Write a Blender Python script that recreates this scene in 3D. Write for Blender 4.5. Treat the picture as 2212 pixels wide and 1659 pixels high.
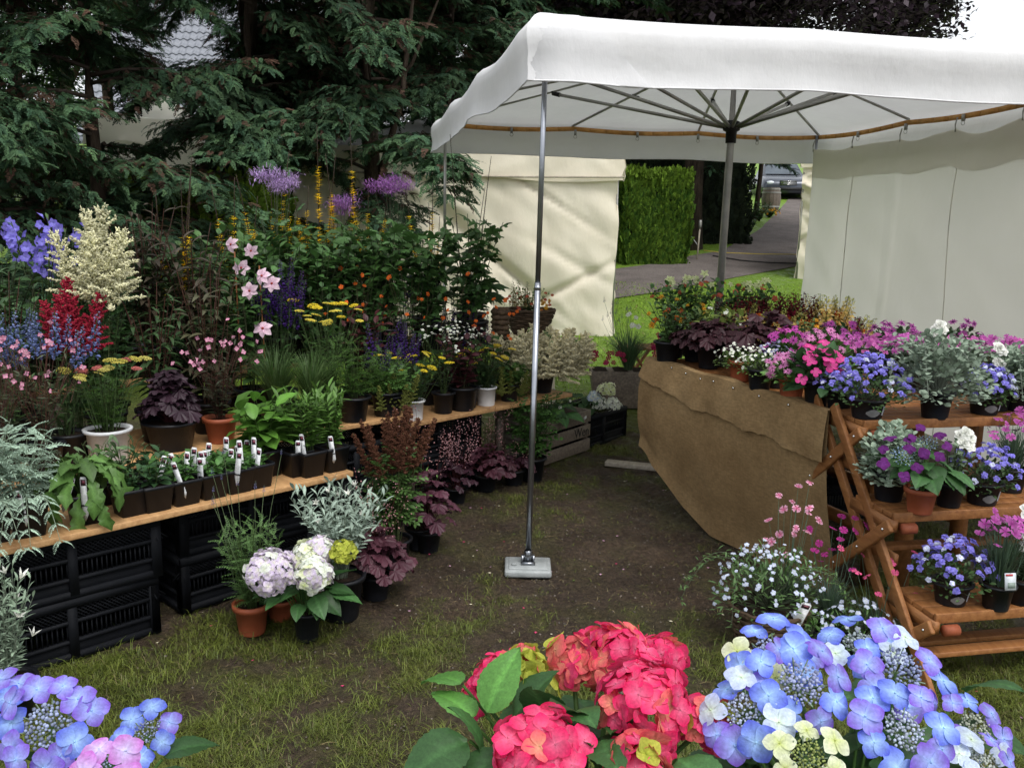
import bpy, math, random
import numpy as np
from mathutils import Vector, Matrix
random.seed(11); rng = np.random.default_rng(11)
R_ = math.radians
for o in list(bpy.data.objects): bpy.data.objects.remove(o)
SC = bpy.context.scene; COL = SC.collection

# ------------------------------------------------------------------ camera, sky, sun, exposure
F, W, H, HC, PITCH, ROLL = 1950., 2212., 1659., 1.5, R_(10.4), R_(1.0)
cd = bpy.data.cameras.new('camera'); cam = bpy.data.objects.new('camera', cd); COL.objects.link(cam)
cd.sensor_fit = 'HORIZONTAL'; cd.sensor_width = 36.; cd.lens = 36. * F / W
cd.clip_start = .05; cd.clip_end = 600
cam.matrix_world = Matrix.Translation((0, 0, HC)) @ Matrix.Rotation(math.pi / 2 - PITCH, 4, 'X') @ Matrix.Rotation(ROLL, 4, 'Z')
SC.camera = cam
SUN_EL, SUN_AZ = R_(58), R_(150)          # azimuth from +Y clockwise: high, behind the viewer to the right
wd = bpy.data.worlds.new('World'); SC.world = wd; wd.use_nodes = True
nt = wd.node_tree; nt.nodes.clear()
sky = nt.nodes.new('ShaderNodeTexSky'); sky.sky_type = 'NISHITA'; sky.sun_disc = False
sky.sun_elevation = SUN_EL; sky.sun_rotation = SUN_AZ; sky.air_density = 1.2; sky.dust_density = 6.0
hs = nt.nodes.new('ShaderNodeHueSaturation'); hs.inputs['Saturation'].default_value = .28; hs.inputs['Value'].default_value = 1.0
mx = nt.nodes.new('ShaderNodeMix'); mx.data_type = 'RGBA'; mx.inputs[0].default_value = .55   # even cloud cover over the clear sky
mx.inputs[7].default_value = (9.0, 9.3, 9.8, 1)
bg = nt.nodes.new('ShaderNodeBackground'); bg.inputs['Strength'].default_value = .12
wo = nt.nodes.new('ShaderNodeOutputWorld')
nt.links.new(sky.outputs[0], hs.inputs['Color']); nt.links.new(hs.outputs[0], mx.inputs[6])
nt.links.new(mx.outputs[2], bg.inputs[0]); nt.links.new(bg.outputs[0], wo.inputs[0])
sl = bpy.data.lights.new('sun', 'SUN'); sl.energy = 1.1; sl.angle = R_(25); sl.color = (1, .97, .93)
so = bpy.data.objects.new('sun', sl); COL.objects.link(so)
sd = Vector((math.sin(SUN_AZ) * math.cos(SUN_EL), math.cos(SUN_AZ) * math.cos(SUN_EL), math.sin(SUN_EL)))
so.rotation_euler = sd.to_track_quat('Z', 'Y').to_euler(); so.location = sd * 30
vs = SC.view_settings; vs.view_transform = 'Standard'; vs.look = 'None'; vs.gamma = 1; vs.use_curve_mapping = False
vs.exposure = 0.58
SC.render.engine = 'CYCLES'
SC.cycles.max_bounces = 6; SC.cycles.diffuse_bounces = 3; SC.cycles.glossy_bounces = 3
SC.cycles.transmission_bounces = 4; SC.cycles.transparent_max_bounces = 6; SC.cycles.use_denoising = True

# ------------------------------------------------------------------ photo pixel (2212 x 1659) to places
def ray(u, v):
    x, y = (u - W / 2) / F, -(v - H / 2) / F
    c, s = math.cos(ROLL), math.sin(ROLL); x, y = c * x - s * y, s * x + c * y
    return np.array([x, math.cos(PITCH) + y * math.sin(PITCH), -math.sin(PITCH) + y * math.cos(PITCH)])
def onz(u, v, z=0.):
    d = ray(u, v); t = (z - HC) / d[2]; return d * t + [0, 0, HC]
def ony(u, v, Y):
    d = ray(u, v); return d * (Y / d[1]) + [0, 0, HC]
def proj(p):
    p = np.asarray(p, float) - [0, 0, HC]; c, s = math.cos(PITCH), math.sin(PITCH)
    zc = p[1] * c - p[2] * s; yc = p[1] * s + p[2] * c
    x, y = p[0] / zc, yc / zc; c, s = math.cos(ROLL), math.sin(ROLL); x, y = c * x + s * y, -s * x + c * y
    return W / 2 + x * F, H / 2 - y * F
def atY(u, Y, z):                       # point at distance Y and height z under image column u
    lo, hi = -Y * 1.5, Y * 1.5
    for _ in range(40):
        m = (lo + hi) / 2
        if proj((m, Y, z))[0] < u: lo = m
        else: hi = m
    return np.array([lo, Y, z])
def topz(p, v):                         # height on the vertical through p that shows at image row v
    lo, hi = -1., 12.
    for _ in range(40):
        m = (lo + hi) / 2
        if proj((p[0], p[1], m))[1] > v: lo = m
        else: hi = m
    return lo
def mpx(p, px):                         # pixels to metres at the distance of p
    return px * math.hypot(p[1], p[0] * .3) / F * 1.02
def gz(x, y):                           # the ground rises gently behind the stalls
    t = np.maximum(np.asarray(y, float) - 9.5, 0); return .1 * t * t / (t + .8)

# ------------------------------------------------------------------ mesh builder
class T:
    def __init__(s, v, f, c=None):
        s.v = np.array(v, float).reshape(-1, 3); s.i = np.concatenate([np.array(q, int) for q in f]); s.s = np.array([len(q) for q in f])
        s.c = np.ones((len(s.v), 3)) if c is None else np.array(c, float).reshape(-1, 3)
def frame(d, up=(0, 0, 1), roll=0.):
    d = np.asarray(d, float); d = d / (np.linalg.norm(d) + 1e-9); up = np.asarray(up, float)
    x = np.cross(d, up); n = np.linalg.norm(x)
    if n < 1e-4: x = np.cross(d, (.3, 1, .2)); n = np.linalg.norm(x)
    x = x / n; z = np.cross(x, d)
    if roll:
        c, s = math.cos(roll), math.sin(roll); x, z = c * x + s * z, c * z - s * x
    return np.stack([x, d, z], 1)
I3 = np.eye(3)
def rotz(a):
    c, s = math.cos(a), math.sin(a); return np.array([[c, -s, 0], [s, c, 0], [0, 0, 1.]])
class MB:
    def __init__(s): s.V = []; s.I = []; s.S = []; s.C = []; s.n = 0
    def add(s, t, M=I3, loc=(0, 0, 0), col=(1, 1, 1)):
        s.V.append(t.v @ M.T + np.asarray(loc, float)); s.I.append(t.i + s.n); s.S.append(t.s); s.C.append(t.c * np.asarray(col, float)); s.n += len(t.v); return s
    def raw(s, v, f, col=(1, 1, 1)):
        v = np.array(v, float).reshape(-1, 3); c = np.asarray(col, float)
        s.V.append(v); s.I.append(np.concatenate([np.array(q, int) for q in f]) + s.n); s.S.append(np.array([len(q) for q in f]))
        s.C.append(np.broadcast_to(c, v.shape).copy()); s.n += len(v); return s
    def tube(s, P, r0, r1=None, col=(1, 1, 1), k=4, cap=True):
        P = [np.asarray(p, float) for p in P]; r1 = r0 if r1 is None else r1; n = len(P); v = []
        for i, p in enumerate(P):
            d = P[min(i + 1, n - 1)] - P[max(i - 1, 0)]; M = frame(d); r = r0 + (r1 - r0) * i / max(n - 1, 1)
            for j in range(k):
                a = 2 * math.pi * j / k; v.append(p + M[:, 0] * r * math.cos(a) + M[:, 2] * r * math.sin(a))
        f = [(i * k + j, i * k + (j + 1) % k, (i + 1) * k + (j + 1) % k, (i + 1) * k + j) for i in range(n - 1) for j in range(k)]
        if cap: f += [tuple(range(k - 1, -1, -1)), tuple((n - 1) * k + j for j in range(k))]
        return s.raw(v, f, col)
    def box(s, c, d, M=I3, col=(1, 1, 1), taper=1.):
        x, y, z = np.asarray(d, float) / 2; v = np.array([(a * x * (taper if e < 0 else 1), b * y * (taper if e < 0 else 1), e * z) for e in (-1, 1) for b in (-1, 1) for a in (-1, 1)])
        return s.raw(v @ M.T + np.asarray(c, float), [(0, 2, 3, 1), (4, 5, 7, 6), (0, 1, 5, 4), (2, 6, 7, 3), (0, 4, 6, 2), (1, 3, 7, 5)], col)
    def bar(s, a, b, w, h, up=(0, 0, 1), col=(1, 1, 1)):
        a = np.asarray(a, float); b = np.asarray(b, float); M = frame(b - a, up)
        return s.box((a + b) / 2, (w, np.linalg.norm(b - a), h), M, col)
    def lathe(s, prof, k=20, loc=(0, 0, 0), col=(1, 1, 1), capb=True, capt=False):
        v = [(r * math.cos(2 * math.pi * j / k) + loc[0], r * math.sin(2 * math.pi * j / k) + loc[1], z + loc[2]) for r, z in prof for j in range(k)]
        f = [(i * k + j, i * k + (j + 1) % k, (i + 1) * k + (j + 1) % k, (i + 1) * k + j) for i in range(len(prof) - 1) for j in range(k)]
        if capb: f.append(tuple(range(k - 1, -1, -1)))
        if capt: f.append(tuple((len(prof) - 1) * k + j for j in range(k)))
        return s.raw(v, f, col)
    def grid(s, fn, nu, nv, col=(1, 1, 1), thick=0.):
        v = [fn(i / nu, j / nv) for i in range(nu + 1) for j in range(nv + 1)]; w = nv + 1
        f = [(i * w + j, (i + 1) * w + j, (i + 1) * w + j + 1, i * w + j + 1) for i in range(nu) for j in range(nv)]
        return s.raw(v, f, col)
    def mesh(s, name, mat, smooth=True):
        me = bpy.data.meshes.new(name)
        V = np.concatenate(s.V); I = np.concatenate(s.I); S = np.concatenate(s.S); C = np.concatenate(s.C)
        me.vertices.add(len(V)); me.vertices.foreach_set('co', V.ravel()); me.loops.add(len(I)); me.loops.foreach_set('vertex_index', I)
        me.polygons.add(len(S)); me.polygons.foreach_set('loop_start', np.concatenate([[0], np.cumsum(S)[:-1]]))
        if smooth: me.polygons.foreach_set('use_smooth', np.ones(len(S), bool))
        me.update(calc_edges=True)
        ca = me.color_attributes.new('Col', 'FLOAT_COLOR', 'POINT'); ca.data.foreach_set('color', np.concatenate([C, np.ones((len(C), 1))], 1).ravel().astype(np.float32))
        if mat: me.materials.append(mat)
        return me
    def obj(s, name, mat, parent=None, smooth=True, kind=None, loc=None):
        o = bpy.data.objects.new(name, s.mesh(name, mat, smooth)); COL.objects.link(o)
        if parent is not None: o.parent = parent
        if kind: o['kind'] = kind
        if loc is not None: o.location = loc
        return o
def tag(o, label, cat, group=None):
    o['label'] = label; o['category'] = cat
    if group: o['group'] = group
    return o
def thing(name, label, cat, loc=(0, 0, 0), rz=0., group=None):
    o = bpy.data.objects.new(name, None); COL.objects.link(o); o.location = tuple(float(q) for q in loc); o.rotation_euler = (0, 0, rz); o.empty_display_size = .05
    return tag(o, label, cat, group)
def inst(name, me, parent, M=I3, loc=(0, 0, 0)):
    o = bpy.data.objects.new(name, me); COL.objects.link(o); o.parent = parent
    m = np.eye(4); m[:3, :3] = M; m[:3, 3] = loc; o.matrix_local = Matrix(m.tolist()); return o
def soften(o, w, seg=2):
    m = o.modifiers.new('bevel', 'BEVEL'); m.width = w; m.segments = seg; m.limit_method = 'ANGLE'; return o

# ------------------------------------------------------------------ materials
def mat_new(name):
    m = bpy.data.materials.new(name); m.use_nodes = True; n = m.node_tree; n.nodes.clear()
    out = n.nodes.new('ShaderNodeOutputMaterial'); return m, n, out
def N(n, t, **k):
    q = n.nodes.new(t)
    for a, b in k.items(): setattr(q, a, b)
    return q
def ramp(n, src, stops):
    r = N(n, 'ShaderNodeValToRGB'); e = r.color_ramp.elements
    while len(e) < len(stops): e.new(.5)
    for q, (p, c) in zip(e, stops): q.position = p; q.color = (*c, 1)
    n.links.new(src, r.inputs[0]); return r.outputs[0]
def noise(n, scale, detail=4, rough=.6, co='Object', vec=None, stretch=None):
    t = N(n, 'ShaderNodeTexNoise'); t.inputs['Scale'].default_value = scale; t.inputs['Detail'].default_value = detail; t.inputs['Roughness'].default_value = rough
    tc = N(n, 'ShaderNodeTexCoord'); src = tc.outputs[co]
    if stretch:
        mp = N(n, 'ShaderNodeMapping'); mp.inputs['Scale'].default_value = stretch; n.links.new(src, mp.inputs[0]); src = mp.outputs[0]
    n.links.new(src, t.inputs['Vector']); return t.outputs['Fac']
def mixc(n, f, a, b, mode='MIX'):
    m = N(n, 'ShaderNodeMix', data_type='RGBA', blend_type=mode)
    for sock, val in ((m.inputs[0], f), (m.inputs[6], a), (m.inputs[7], b)):
        if hasattr(val, 'is_linked'): n.links.new(val, sock)
        else: sock.default_value = val if isinstance(val, (int, float)) else (*val, 1)
    return m.outputs[2]
def principled(n, col, rough=.6, spec=.4, metal=0., bump=None, bstr=.3, bdist=.01):
    p = N(n, 'ShaderNodeBsdfPrincipled')
    if hasattr(col, 'is_linked'): n.links.new(col, p.inputs['Base Color'])
    else: p.inputs['Base Color'].default_value = (*col, 1)
    if hasattr(rough, 'is_linked'): n.links.new(rough, p.inputs['Roughness'])
    else: p.inputs['Roughness'].default_value = rough
    p.inputs['Specular IOR Level'].default_value = spec; p.inputs['Metallic'].default_value = metal
    if bump is not None:
        b = N(n, 'ShaderNodeBump'); b.inputs['Strength'].default_value = bstr; b.inputs['Distance'].default_value = bdist
        n.links.new(bump, b.inputs['Height']); n.links.new(b.outputs[0], p.inputs['Normal'])
    return p.outputs[0]
def m_plant(name, rough=.5, spec=.3, trans=.25, vary=.35, nscale=30., wr=0.):
    m, n, out = mat_new(name)
    at = N(n, 'ShaderNodeVertexColor', layer_name='Col'); oi = N(n, 'ShaderNodeObjectInfo')
    mr = N(n, 'ShaderNodeMapRange'); mr.inputs[3].default_value = 1 - vary; mr.inputs[4].default_value = 1 + vary; n.links.new(oi.outputs['Random'], mr.inputs[0])
    nf = noise(n, nscale, 3); mr2 = N(n, 'ShaderNodeMapRange'); mr2.inputs[1].default_value = .3; mr2.inputs[2].default_value = .7; mr2.inputs[3].default_value = .8; mr2.inputs[4].default_value = 1.2; n.links.new(nf, mr2.inputs[0])
    mu = N(n, 'ShaderNodeMath', operation='MULTIPLY'); n.links.new(mr.outputs[0], mu.inputs[0]); n.links.new(mr2.outputs[0], mu.inputs[1])
    vm = N(n, 'ShaderNodeVectorMath', operation='SCALE'); n.links.new(at.outputs[0], vm.inputs[0]); n.links.new(mu.outputs[0], vm.inputs['Scale'])
    s1 = principled(n, vm.outputs[0], rough, spec, 0., noise(n, nscale * 1.6, 3) if wr else None, wr, .12)
    tr = N(n, 'ShaderNodeBsdfTranslucent'); n.links.new(vm.outputs[0], tr.inputs[0])
    ms = N(n, 'ShaderNodeMixShader'); ms.inputs[0].default_value = trans; n.links.new(s1, ms.inputs[1]); n.links.new(tr.outputs[0], ms.inputs[2]); n.links.new(ms.outputs[0], out.inputs[0])
    return m
def m_noisy(name, c0, c1, scale=12., rough=.7, spec=.3, bstr=.3, bscale=None, stretch=None, metal=0., detail=5, bdist=.01):
    m, n, out = mat_new(name); f = noise(n, scale, detail, stretch=stretch)
    col = ramp(n, f, [(.3, c0), (.7, c1)]); col = mixc(n, 1., col, ramp(n, noise(n, 2.3, 6, .65), [(.32, (.68, .68, .68)), (.55, (1., 1., 1.)), (.75, (1.12, 1.12, 1.12))]), 'MULTIPLY'); b = noise(n, bscale or scale * 6, 4, stretch=stretch)
    n.links.new(principled(n, col, rough, spec, metal, b, bstr, bdist), out.inputs[0]); return m
def m_fabric(name, c, trans=.3, c2=None, scale=3., weave=900.):
    m, n, out = mat_new(name); f = noise(n, scale, 5)
    col = ramp(n, f, [(.3, c2 or tuple(q * .92 for q in c)), (.65, c)])
    b = noise(n, 7., 6, .6, stretch=(1, 1, .5)); s1 = principled(n, col, .9, .1, 0, b, .35, .03)
    tr = N(n, 'ShaderNodeBsdfTranslucent'); n.links.new(col, tr.inputs[0])
    ms = N(n, 'ShaderNodeMixShader'); ms.inputs[0].default_value = trans
    n.links.new(s1, ms.inputs[1]); n.links.new(tr.outputs[0], ms.inputs[2]); n.links.new(ms.outputs[0], out.inputs[0]); return m
def m_wood(name, c0, c1, stretch=(6, .6, 6)):
    return m_noisy(name, c0, c1, 9., .55, .35, .25, 30., stretch)
M = {}
M['leaf'] = m_plant('leaf', .48, .35, .22, .3)
M['leaf_matte'] = m_plant('leaf_matte', .75, .15, .2, .25)
M['conifer'] = m_plant('conifer', .7, .15, .15, .4, 1.5)
M['petal'] = m_plant('petal', .8, .08, .32, .14, 4., .14)
M['stem'] = m_plant('stem', .6, .2, .0, .2)
M['paint'] = m_plant('paint', .45, .4, .0, .0, 25.)
M['bark'] = m_noisy('bark', (.03, .022, .018), (.10, .075, .055), 5., .9, .1, .8, 14., (3, 3, .6), bdist=.03)
M['black'] = m_noisy('black_plastic', (.005, .006, .008), (.012, .013, .017), 7., .45, .3, .12, 40.)
M['crate'] = m_noisy('crate_plastic', (.004, .005, .007), (.010, .011, .014), 7., .7, .14, .12, 40.)
M['terra'] = m_noisy('terracotta_plastic', (.27, .065, .026), (.37, .10, .045), 8., .55, .35, .1, 60.)
M['whitepl'] = m_noisy('white_plastic', (.62, .64, .66), (.74, .75, .76), 5., .4, .4, .05, 30.)
M['soil'] = m_noisy('soil', (.012, .008, .006), (.05, .035, .025), 60., .95, .1, 1., 120.)
M['wicker'] = m_noisy('wicker', (.045, .028, .018), (.13, .085, .05), 30., .7, .25, .4, 90.)
M['steel'] = m_noisy('galvanised_steel', (.30, .32, .35), (.42, .44, .48), 14., .28, .5, .06, 50., metal=.95)
M['steel_dull'] = m_noisy('dull_steel', (.30, .30, .28), (.42, .41, .38), 10., .45, .5, .1, 60., metal=.6)
M['pine'] = m_wood('pine_board', (.36, .19, .08), (.55, .33, .15))
M['larch'] = m_wood('stained_wood', (.20, .075, .022), (.34, .15, .05))
M['larch_end'] = m_noisy('stained_wood_end', (.20, .05, .02), (.30, .08, .035), 30., .6, .3, .2)
M['oldwood'] = m_wood('weathered_wood', (.09, .07, .055), (.22, .18, .14))
M['palewood'] = m_wood('pale_wood', (.30, .26, .2), (.48, .43, .35))
M['canvas'] = m_fabric('white_canvas', (.80, .80, .81), .25, (.74, .74, .75), 2.5)
M['curtain'] = m_fabric('curtain_canvas', (.83, .81, .74), .48, (.79, .77, .69), 1.2)
M['cream'] = m_fabric('cream_canvas', (.86, .80, .66), .25, (.83, .76, .61), 2.)
M['strap'] = m_noisy('orange_strap', (.50, .23, .06), (.62, .34, .12), 25., .75, .2, .2, 80.)
M['rubber'] = m_noisy('dark_rubber', (.008, .008, .008), (.02, .02, .02), 20., .6, .3)
M['chrome'] = m_noisy('chrome', (.7, .7, .7), (.8, .8, .8), 10., .15, .5, .02, metal=1.)
# ------------------------------------------------------------------ value noise for shapes
_L = rng.random((257, 257))
def vn(x, y, s=1., o=0):
    x = np.asarray(x, float) * s + 37.3 + o * 11.7; y = np.asarray(y, float) * s + 91.1 + o * 5.3
    xi = np.floor(x).astype(int); yi = np.floor(y).astype(int); fx = x - xi; fy = y - yi; fx = fx * fx * (3 - 2 * fx); fy = fy * fy * (3 - 2 * fy)
    a = _L[xi % 256, yi % 256]; b = _L[(xi + 1) % 256, yi % 256]; c = _L[xi % 256, (yi + 1) % 256]; d = _L[(xi + 1) % 256, (yi + 1) % 256]
    return (a * (1 - fx) + b * fx) * (1 - fy) + (c * (1 - fx) + d * fx) * fy
def fbm(x, y, s=1., o=0): return (vn(x, y, s, o) + .5 * vn(x, y, 2.1 * s, o + 1) + .25 * vn(x, y, 4.3 * s, o + 2)) / 1.75
def onground(u, v):
    d = ray(u, v); t = .5
    for _ in range(4000):
        p = d * t + [0, 0, HC]
        if p[2] <= gz(p[0], p[1]): return p
        t += .02
    return p

OCT_ = T([(1, 0, 0), (0, 1, 0), (-1, 0, 0), (0, -1, 0), (0, 0, 1), (0, 0, -1)], [(0, 1, 4), (1, 2, 4), (2, 3, 4), (3, 0, 4), (1, 0, 5), (2, 1, 5), (3, 2, 5), (0, 3, 5)])
# ------------------------------------------------------------------ ground, path, grass
def lush(x, y):                         # how much grass is left: trodden mud in the aisle, lawn behind the stalls
    g = fbm(x, y, 2.6, 3) * .60 + fbm(x, y, 9., 5) * .50
    near = np.clip((3.3 - y) / .9, 0, 1) * .175 + np.clip((x - .2) / 1.2, 0, 1) * np.clip((3.2 - y) / .7, 0, 1) * .12
    lawn = np.clip((y - 6.2) / 1.6, 0, 1) * 1.2
    aisle = -.17 * np.exp(-((x - .35) / .9) ** 2 - ((y - 4.1) / 1.1) ** 2)
    return np.clip((g + near + lawn + aisle - .51) * 4.0, 0, 1)
xs = np.concatenate([np.linspace(-160, -8, 20), np.linspace(-7.5, -2.2, 20), np.linspace(-2.1, 2.4, 190), np.linspace(2.5, 8, 22), np.linspace(9, 160, 20)])
ys = np.concatenate([np.linspace(-60, 1.4, 12), np.linspace(1.6, 6.4, 200), np.linspace(6.5, 14, 50), np.linspace(14.5, 40, 40), np.linspace(45, 260, 14)])
X, Y = np.meshgrid(xs, ys, indexing='ij'); G = lush(X, Y)
inner = ((X > -2.3) & (X < 2.6) & (Y > 1.3) & (Y < 6.6))
Z = gz(X, Y) + np.where(inner, .035 * (fbm(X, Y, 3.2, 8) - .5) + .034 * (fbm(X, Y, 11., 9) - .5) + .017 * (vn(X, Y, 30., 12) - .5), 0)
mud = np.stack([.074 + 0 * X, .052 + 0 * X, .036 + 0 * X], -1) * (0.55 + .9 * fbm(X, Y, 5., 4))[..., None]
moss = np.stack([.080 + 0 * X, .088 + 0 * X, .024 + 0 * X], -1) * (0.6 + .8 * fbm(X, Y, 7., 6))[..., None]
lawnc = np.array([.15, .26, .025])
lw = np.clip((Y - 6.6) / 2., 0, 1)[..., None]
G = np.clip(G + .75 * np.clip(fbm(X, Y, 6., 21) - .46, 0, 1) * 2.2 * (fbm(X, Y, 1.3, 23) + .2), 0, 1); gc = mud * (1 - G[..., None]) + (moss * (1 - lw) + lawnc * lw) * G[..., None]
b = MB(); nx, ny = X.shape; idx = np.arange(nx * ny).reshape(nx, ny)
q = np.stack([idx[:-1, :-1], idx[1:, :-1], idx[1:, 1:], idx[:-1, 1:]], -1).reshape(-1)
b.V.append(np.stack([X, Y, Z], -1).reshape(-1, 3)); b.I.append(q); b.S.append(np.full(len(q) // 4, 4)); b.C.append(gc.reshape(-1, 3)); b.n = nx * ny
def m_ground():
    m, n, out = mat_new('mud_and_moss'); at = N(n, 'ShaderNodeVertexColor', layer_name='Col')
    f = noise(n, 48., 8, .7); k = ramp(n, f, [(.28, (.35, .32, .30)), (.5, (1, 1, 1)), (.72, (1.9, 1.85, 1.7))])
    f2 = noise(n, 9., 4); r = N(n, 'ShaderNodeMapRange'); r.inputs[1].default_value = .42; r.inputs[2].default_value = .62; r.inputs[3].default_value = .42; r.inputs[4].default_value = .95; n.links.new(f2, r.inputs[0])
    col = mixc(n, 1., at.outputs[0], k, 'MULTIPLY'); bmp = noise(n, 110., 6, .7)
    n.links.new(principled(n, col, r.outputs[0], .25, 0, bmp, 1., .03), out.inputs[0]); return m
g = b.obj('ground', m_ground()); g['kind'] = 'structure'
def zg(x, y):                           # the same bumps, for things that grow out of the ground
    x = np.asarray(x, float); y = np.asarray(y, float); inn = (x > -2.3) & (x < 2.6) & (y > 1.3) & (y < 6.6)
    return gz(x, y) + np.where(inn, .035 * (fbm(x, y, 3.2, 8) - .5) + .034 * (fbm(x, y, 11., 9) - .5) + .017 * (vn(x, y, 30., 12) - .5), 0)
def blades(nb, x0, x1, y0, y1, hmin, hmax, wmin, colr, thr=0.):
    x = rng.uniform(x0, x1, nb * 5); y = rng.uniform(y0, y1, nb * 5); l = lush(x, y); keep = rng.random(nb * 5) < .10 + (np.clip(l - thr, 0, 1)) ** 1.3
    x, y, l = x[keep][:nb], y[keep][:nb], l[keep][:nb]; n = len(x)
    a = rng.uniform(0, 2 * np.pi, n); h = rng.uniform(hmin, hmax, n) * (.45 + .6 * l); ln = rng.uniform(.5, 2.4, n) * h; w = wmin * rng.uniform(.7, 1.5, n)
    z = zg(x, y) - .003; dx, dy = np.cos(a), np.sin(a); px, py = -dy * w, dx * w
    p0 = np.stack([x - px, y - py, z], -1); p1 = np.stack([x + px, y + py, z], -1)
    mx_, my_, mz = x + dx * ln * .45, y + dy * ln * .45, z + h * .75
    p2 = np.stack([mx_ + px * .8, my_ + py * .8, mz], -1); p3 = np.stack([mx_ - px * .8, my_ - py * .8, mz], -1); p4 = np.stack([x + dx * ln, y + dy * ln, z + h * rng.uniform(.55, 1.05, n)], -1)
    V = np.stack([p0, p1, p2, p3, p4], 1).reshape(-1, 3); base = (np.arange(n) * 5)[:, None]
    I = (base + np.array([[0, 1, 2, 3, 3, 2, 4]])).reshape(-1); S = np.tile([4, 3], n)
    t = rng.random(n)[:, None]; c = np.array(colr[0]) * (1 - t) + np.array(colr[1]) * t; dry = rng.random(n) < np.where(l < .2, .55, .16); c[dry] = np.array([.24, .2, .09]) * rng.uniform(.6, 1.1, (dry.sum(), 1))
    q = MB(); q.V.append(V); q.I.append(I); q.S.append(S); q.C.append(np.repeat(c, 5, 0)); q.n = len(V); return q
o = blades(120000, -2.0, 2.4, 1.9, 6.4, .006, .03, .0009, [(.09, .12, .018), (.22, .26, .045)]).obj('trodden_grass', M['leaf'], kind='stuff'); tag(o, 'patchy trodden grass growing out of the mud in the aisle', 'grass')
o = blades(26000, -3, 9, 7.2, 15, .02, .05, .004, [(.13, .24, .015), (.24, .38, .035)]).obj('lawn_grass', M['leaf'], kind='stuff'); tag(o, 'bright green lawn grass behind the stalls', 'grass')
def tufts(nc):
    q = MB(); cx = rng.uniform(-2.0, 2.4, nc * 6); cy = rng.uniform(1.9, 4.6, nc * 6); l = lush(cx, cy); k = rng.random(nc * 6) < l ** 1.5; cx, cy = cx[k][:nc], cy[k][:nc]
    for x, y in zip(cx, cy):
        n = random.randint(16, 44); base = np.array([.085, .115, .018]) * random.uniform(.7, 1.5) + np.array([.05, .045, .01]) * random.random()
        for _ in range(n):
            a = random.uniform(0, 6.28); h = random.uniform(.012, .04); r = random.uniform(.6, 2.6) * h; px, py = x + random.gauss(0, .03), y + random.gauss(0, .03); z = float(zg(px, py)) - .003; w = random.uniform(.0006, .0013); s = np.array([-math.sin(a), math.cos(a), 0]) * w; d = np.array([math.cos(a), math.sin(a), 0]); p = np.array([px, py, z]); m = p + d * r * .4 + np.array([0, 0, h * .75]); e = p + d * r + np.array([0, 0, h * random.uniform(.6, 1.)])
            q.raw([p - s, p + s, m + s * .8, m - s * .8, e], [(0, 1, 2, 3), (3, 2, 4)], base * random.uniform(.7, 1.35))
    return q
o = tufts(1500).obj('grass_tufts', M['leaf'], kind='stuff'); tag(o, 'ragged taller grass tufts along the edges of the muddy aisle', 'grass')
q = MB()
for _ in range(4200):
    x, y = random.uniform(-2, 2.3), random.uniform(1.9, 5.6); z = float(zg(x, y)); k = random.random()
    if k < .55: q.add(OCT_, rotz(random.uniform(0, 6)) * random.uniform(.002, .007) * np.array([1.3, 1, .7]), (x, y, z), np.array([.10, .085, .07]) * random.uniform(.5, 1.6))
    elif k < .93: a = random.uniform(0, 6.28); L_ = random.uniform(.01, .05); d_ = np.array([math.cos(a), math.sin(a), 0]) * L_; q.tube([np.array([x, y, z + .003]), np.array([x, y, z + .007]) + d_ * .5, np.array([x, y, z + .003]) + d_], .0008, .0005, np.array([.26, .2, .1]) * random.uniform(.5, 1.2), 3)
    else: q.add(OCT_, rotz(random.uniform(0, 6)) * random.uniform(.005, .009) * np.array([1.2, .8, .15]), (x, y, z + .004), random.choice([(.55, .06, .15), (.5, .3, .4), (.6, .55, .4), (.09, .13, .03)]))
o = q.obj('ground_litter', M['stem'], kind='stuff'); tag(o, 'straw bits, small stones and fallen petals scattered on the mud', 'litter')
npx = [(700, 690), (1000, 668), (1321, 647), (1440, 630), (1576, 603), (1718, 577), (1850, 560), (1950, 500), (1990, 450), (2030, 420)]
fpx = [(700, 640), (1000, 618), (1323, 583), (1420, 570), (1500, 552), (1560, 543), (1600, 520), (1640, 498), (1690, 447), (1705, 428)]
nw = np.array([onground(*p) for p in npx]); fw = np.array([onground(*p) for p in fpx])
def pathf(u, v):
    t = u * (len(nw) - 1); i = min(int(t), len(nw) - 2); k = t - i; a = nw[i] * (1 - k) + nw[i + 1] * k; c = fw[i] * (1 - k) + fw[i + 1] * k; p = a * (1 - v) + c * v
    e = (.12 * (fbm(p[0], p[1], 2.2, 7) - .5)) * (1 if v in (0., 1.) else 0)
    return (p[0] + e, p[1] + e * 2, float(gz(p[0], p[1])) + .012)
b = MB(); b.grid(pathf, 90, 24)
M['gravel'] = m_noisy('gravel_path', (.10, .085, .08), (.20, .175, .16), 35., .95, .15, .6, 160., detail=8)
o = b.obj('path', M['gravel']); o['kind'] = 'structure'

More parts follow.
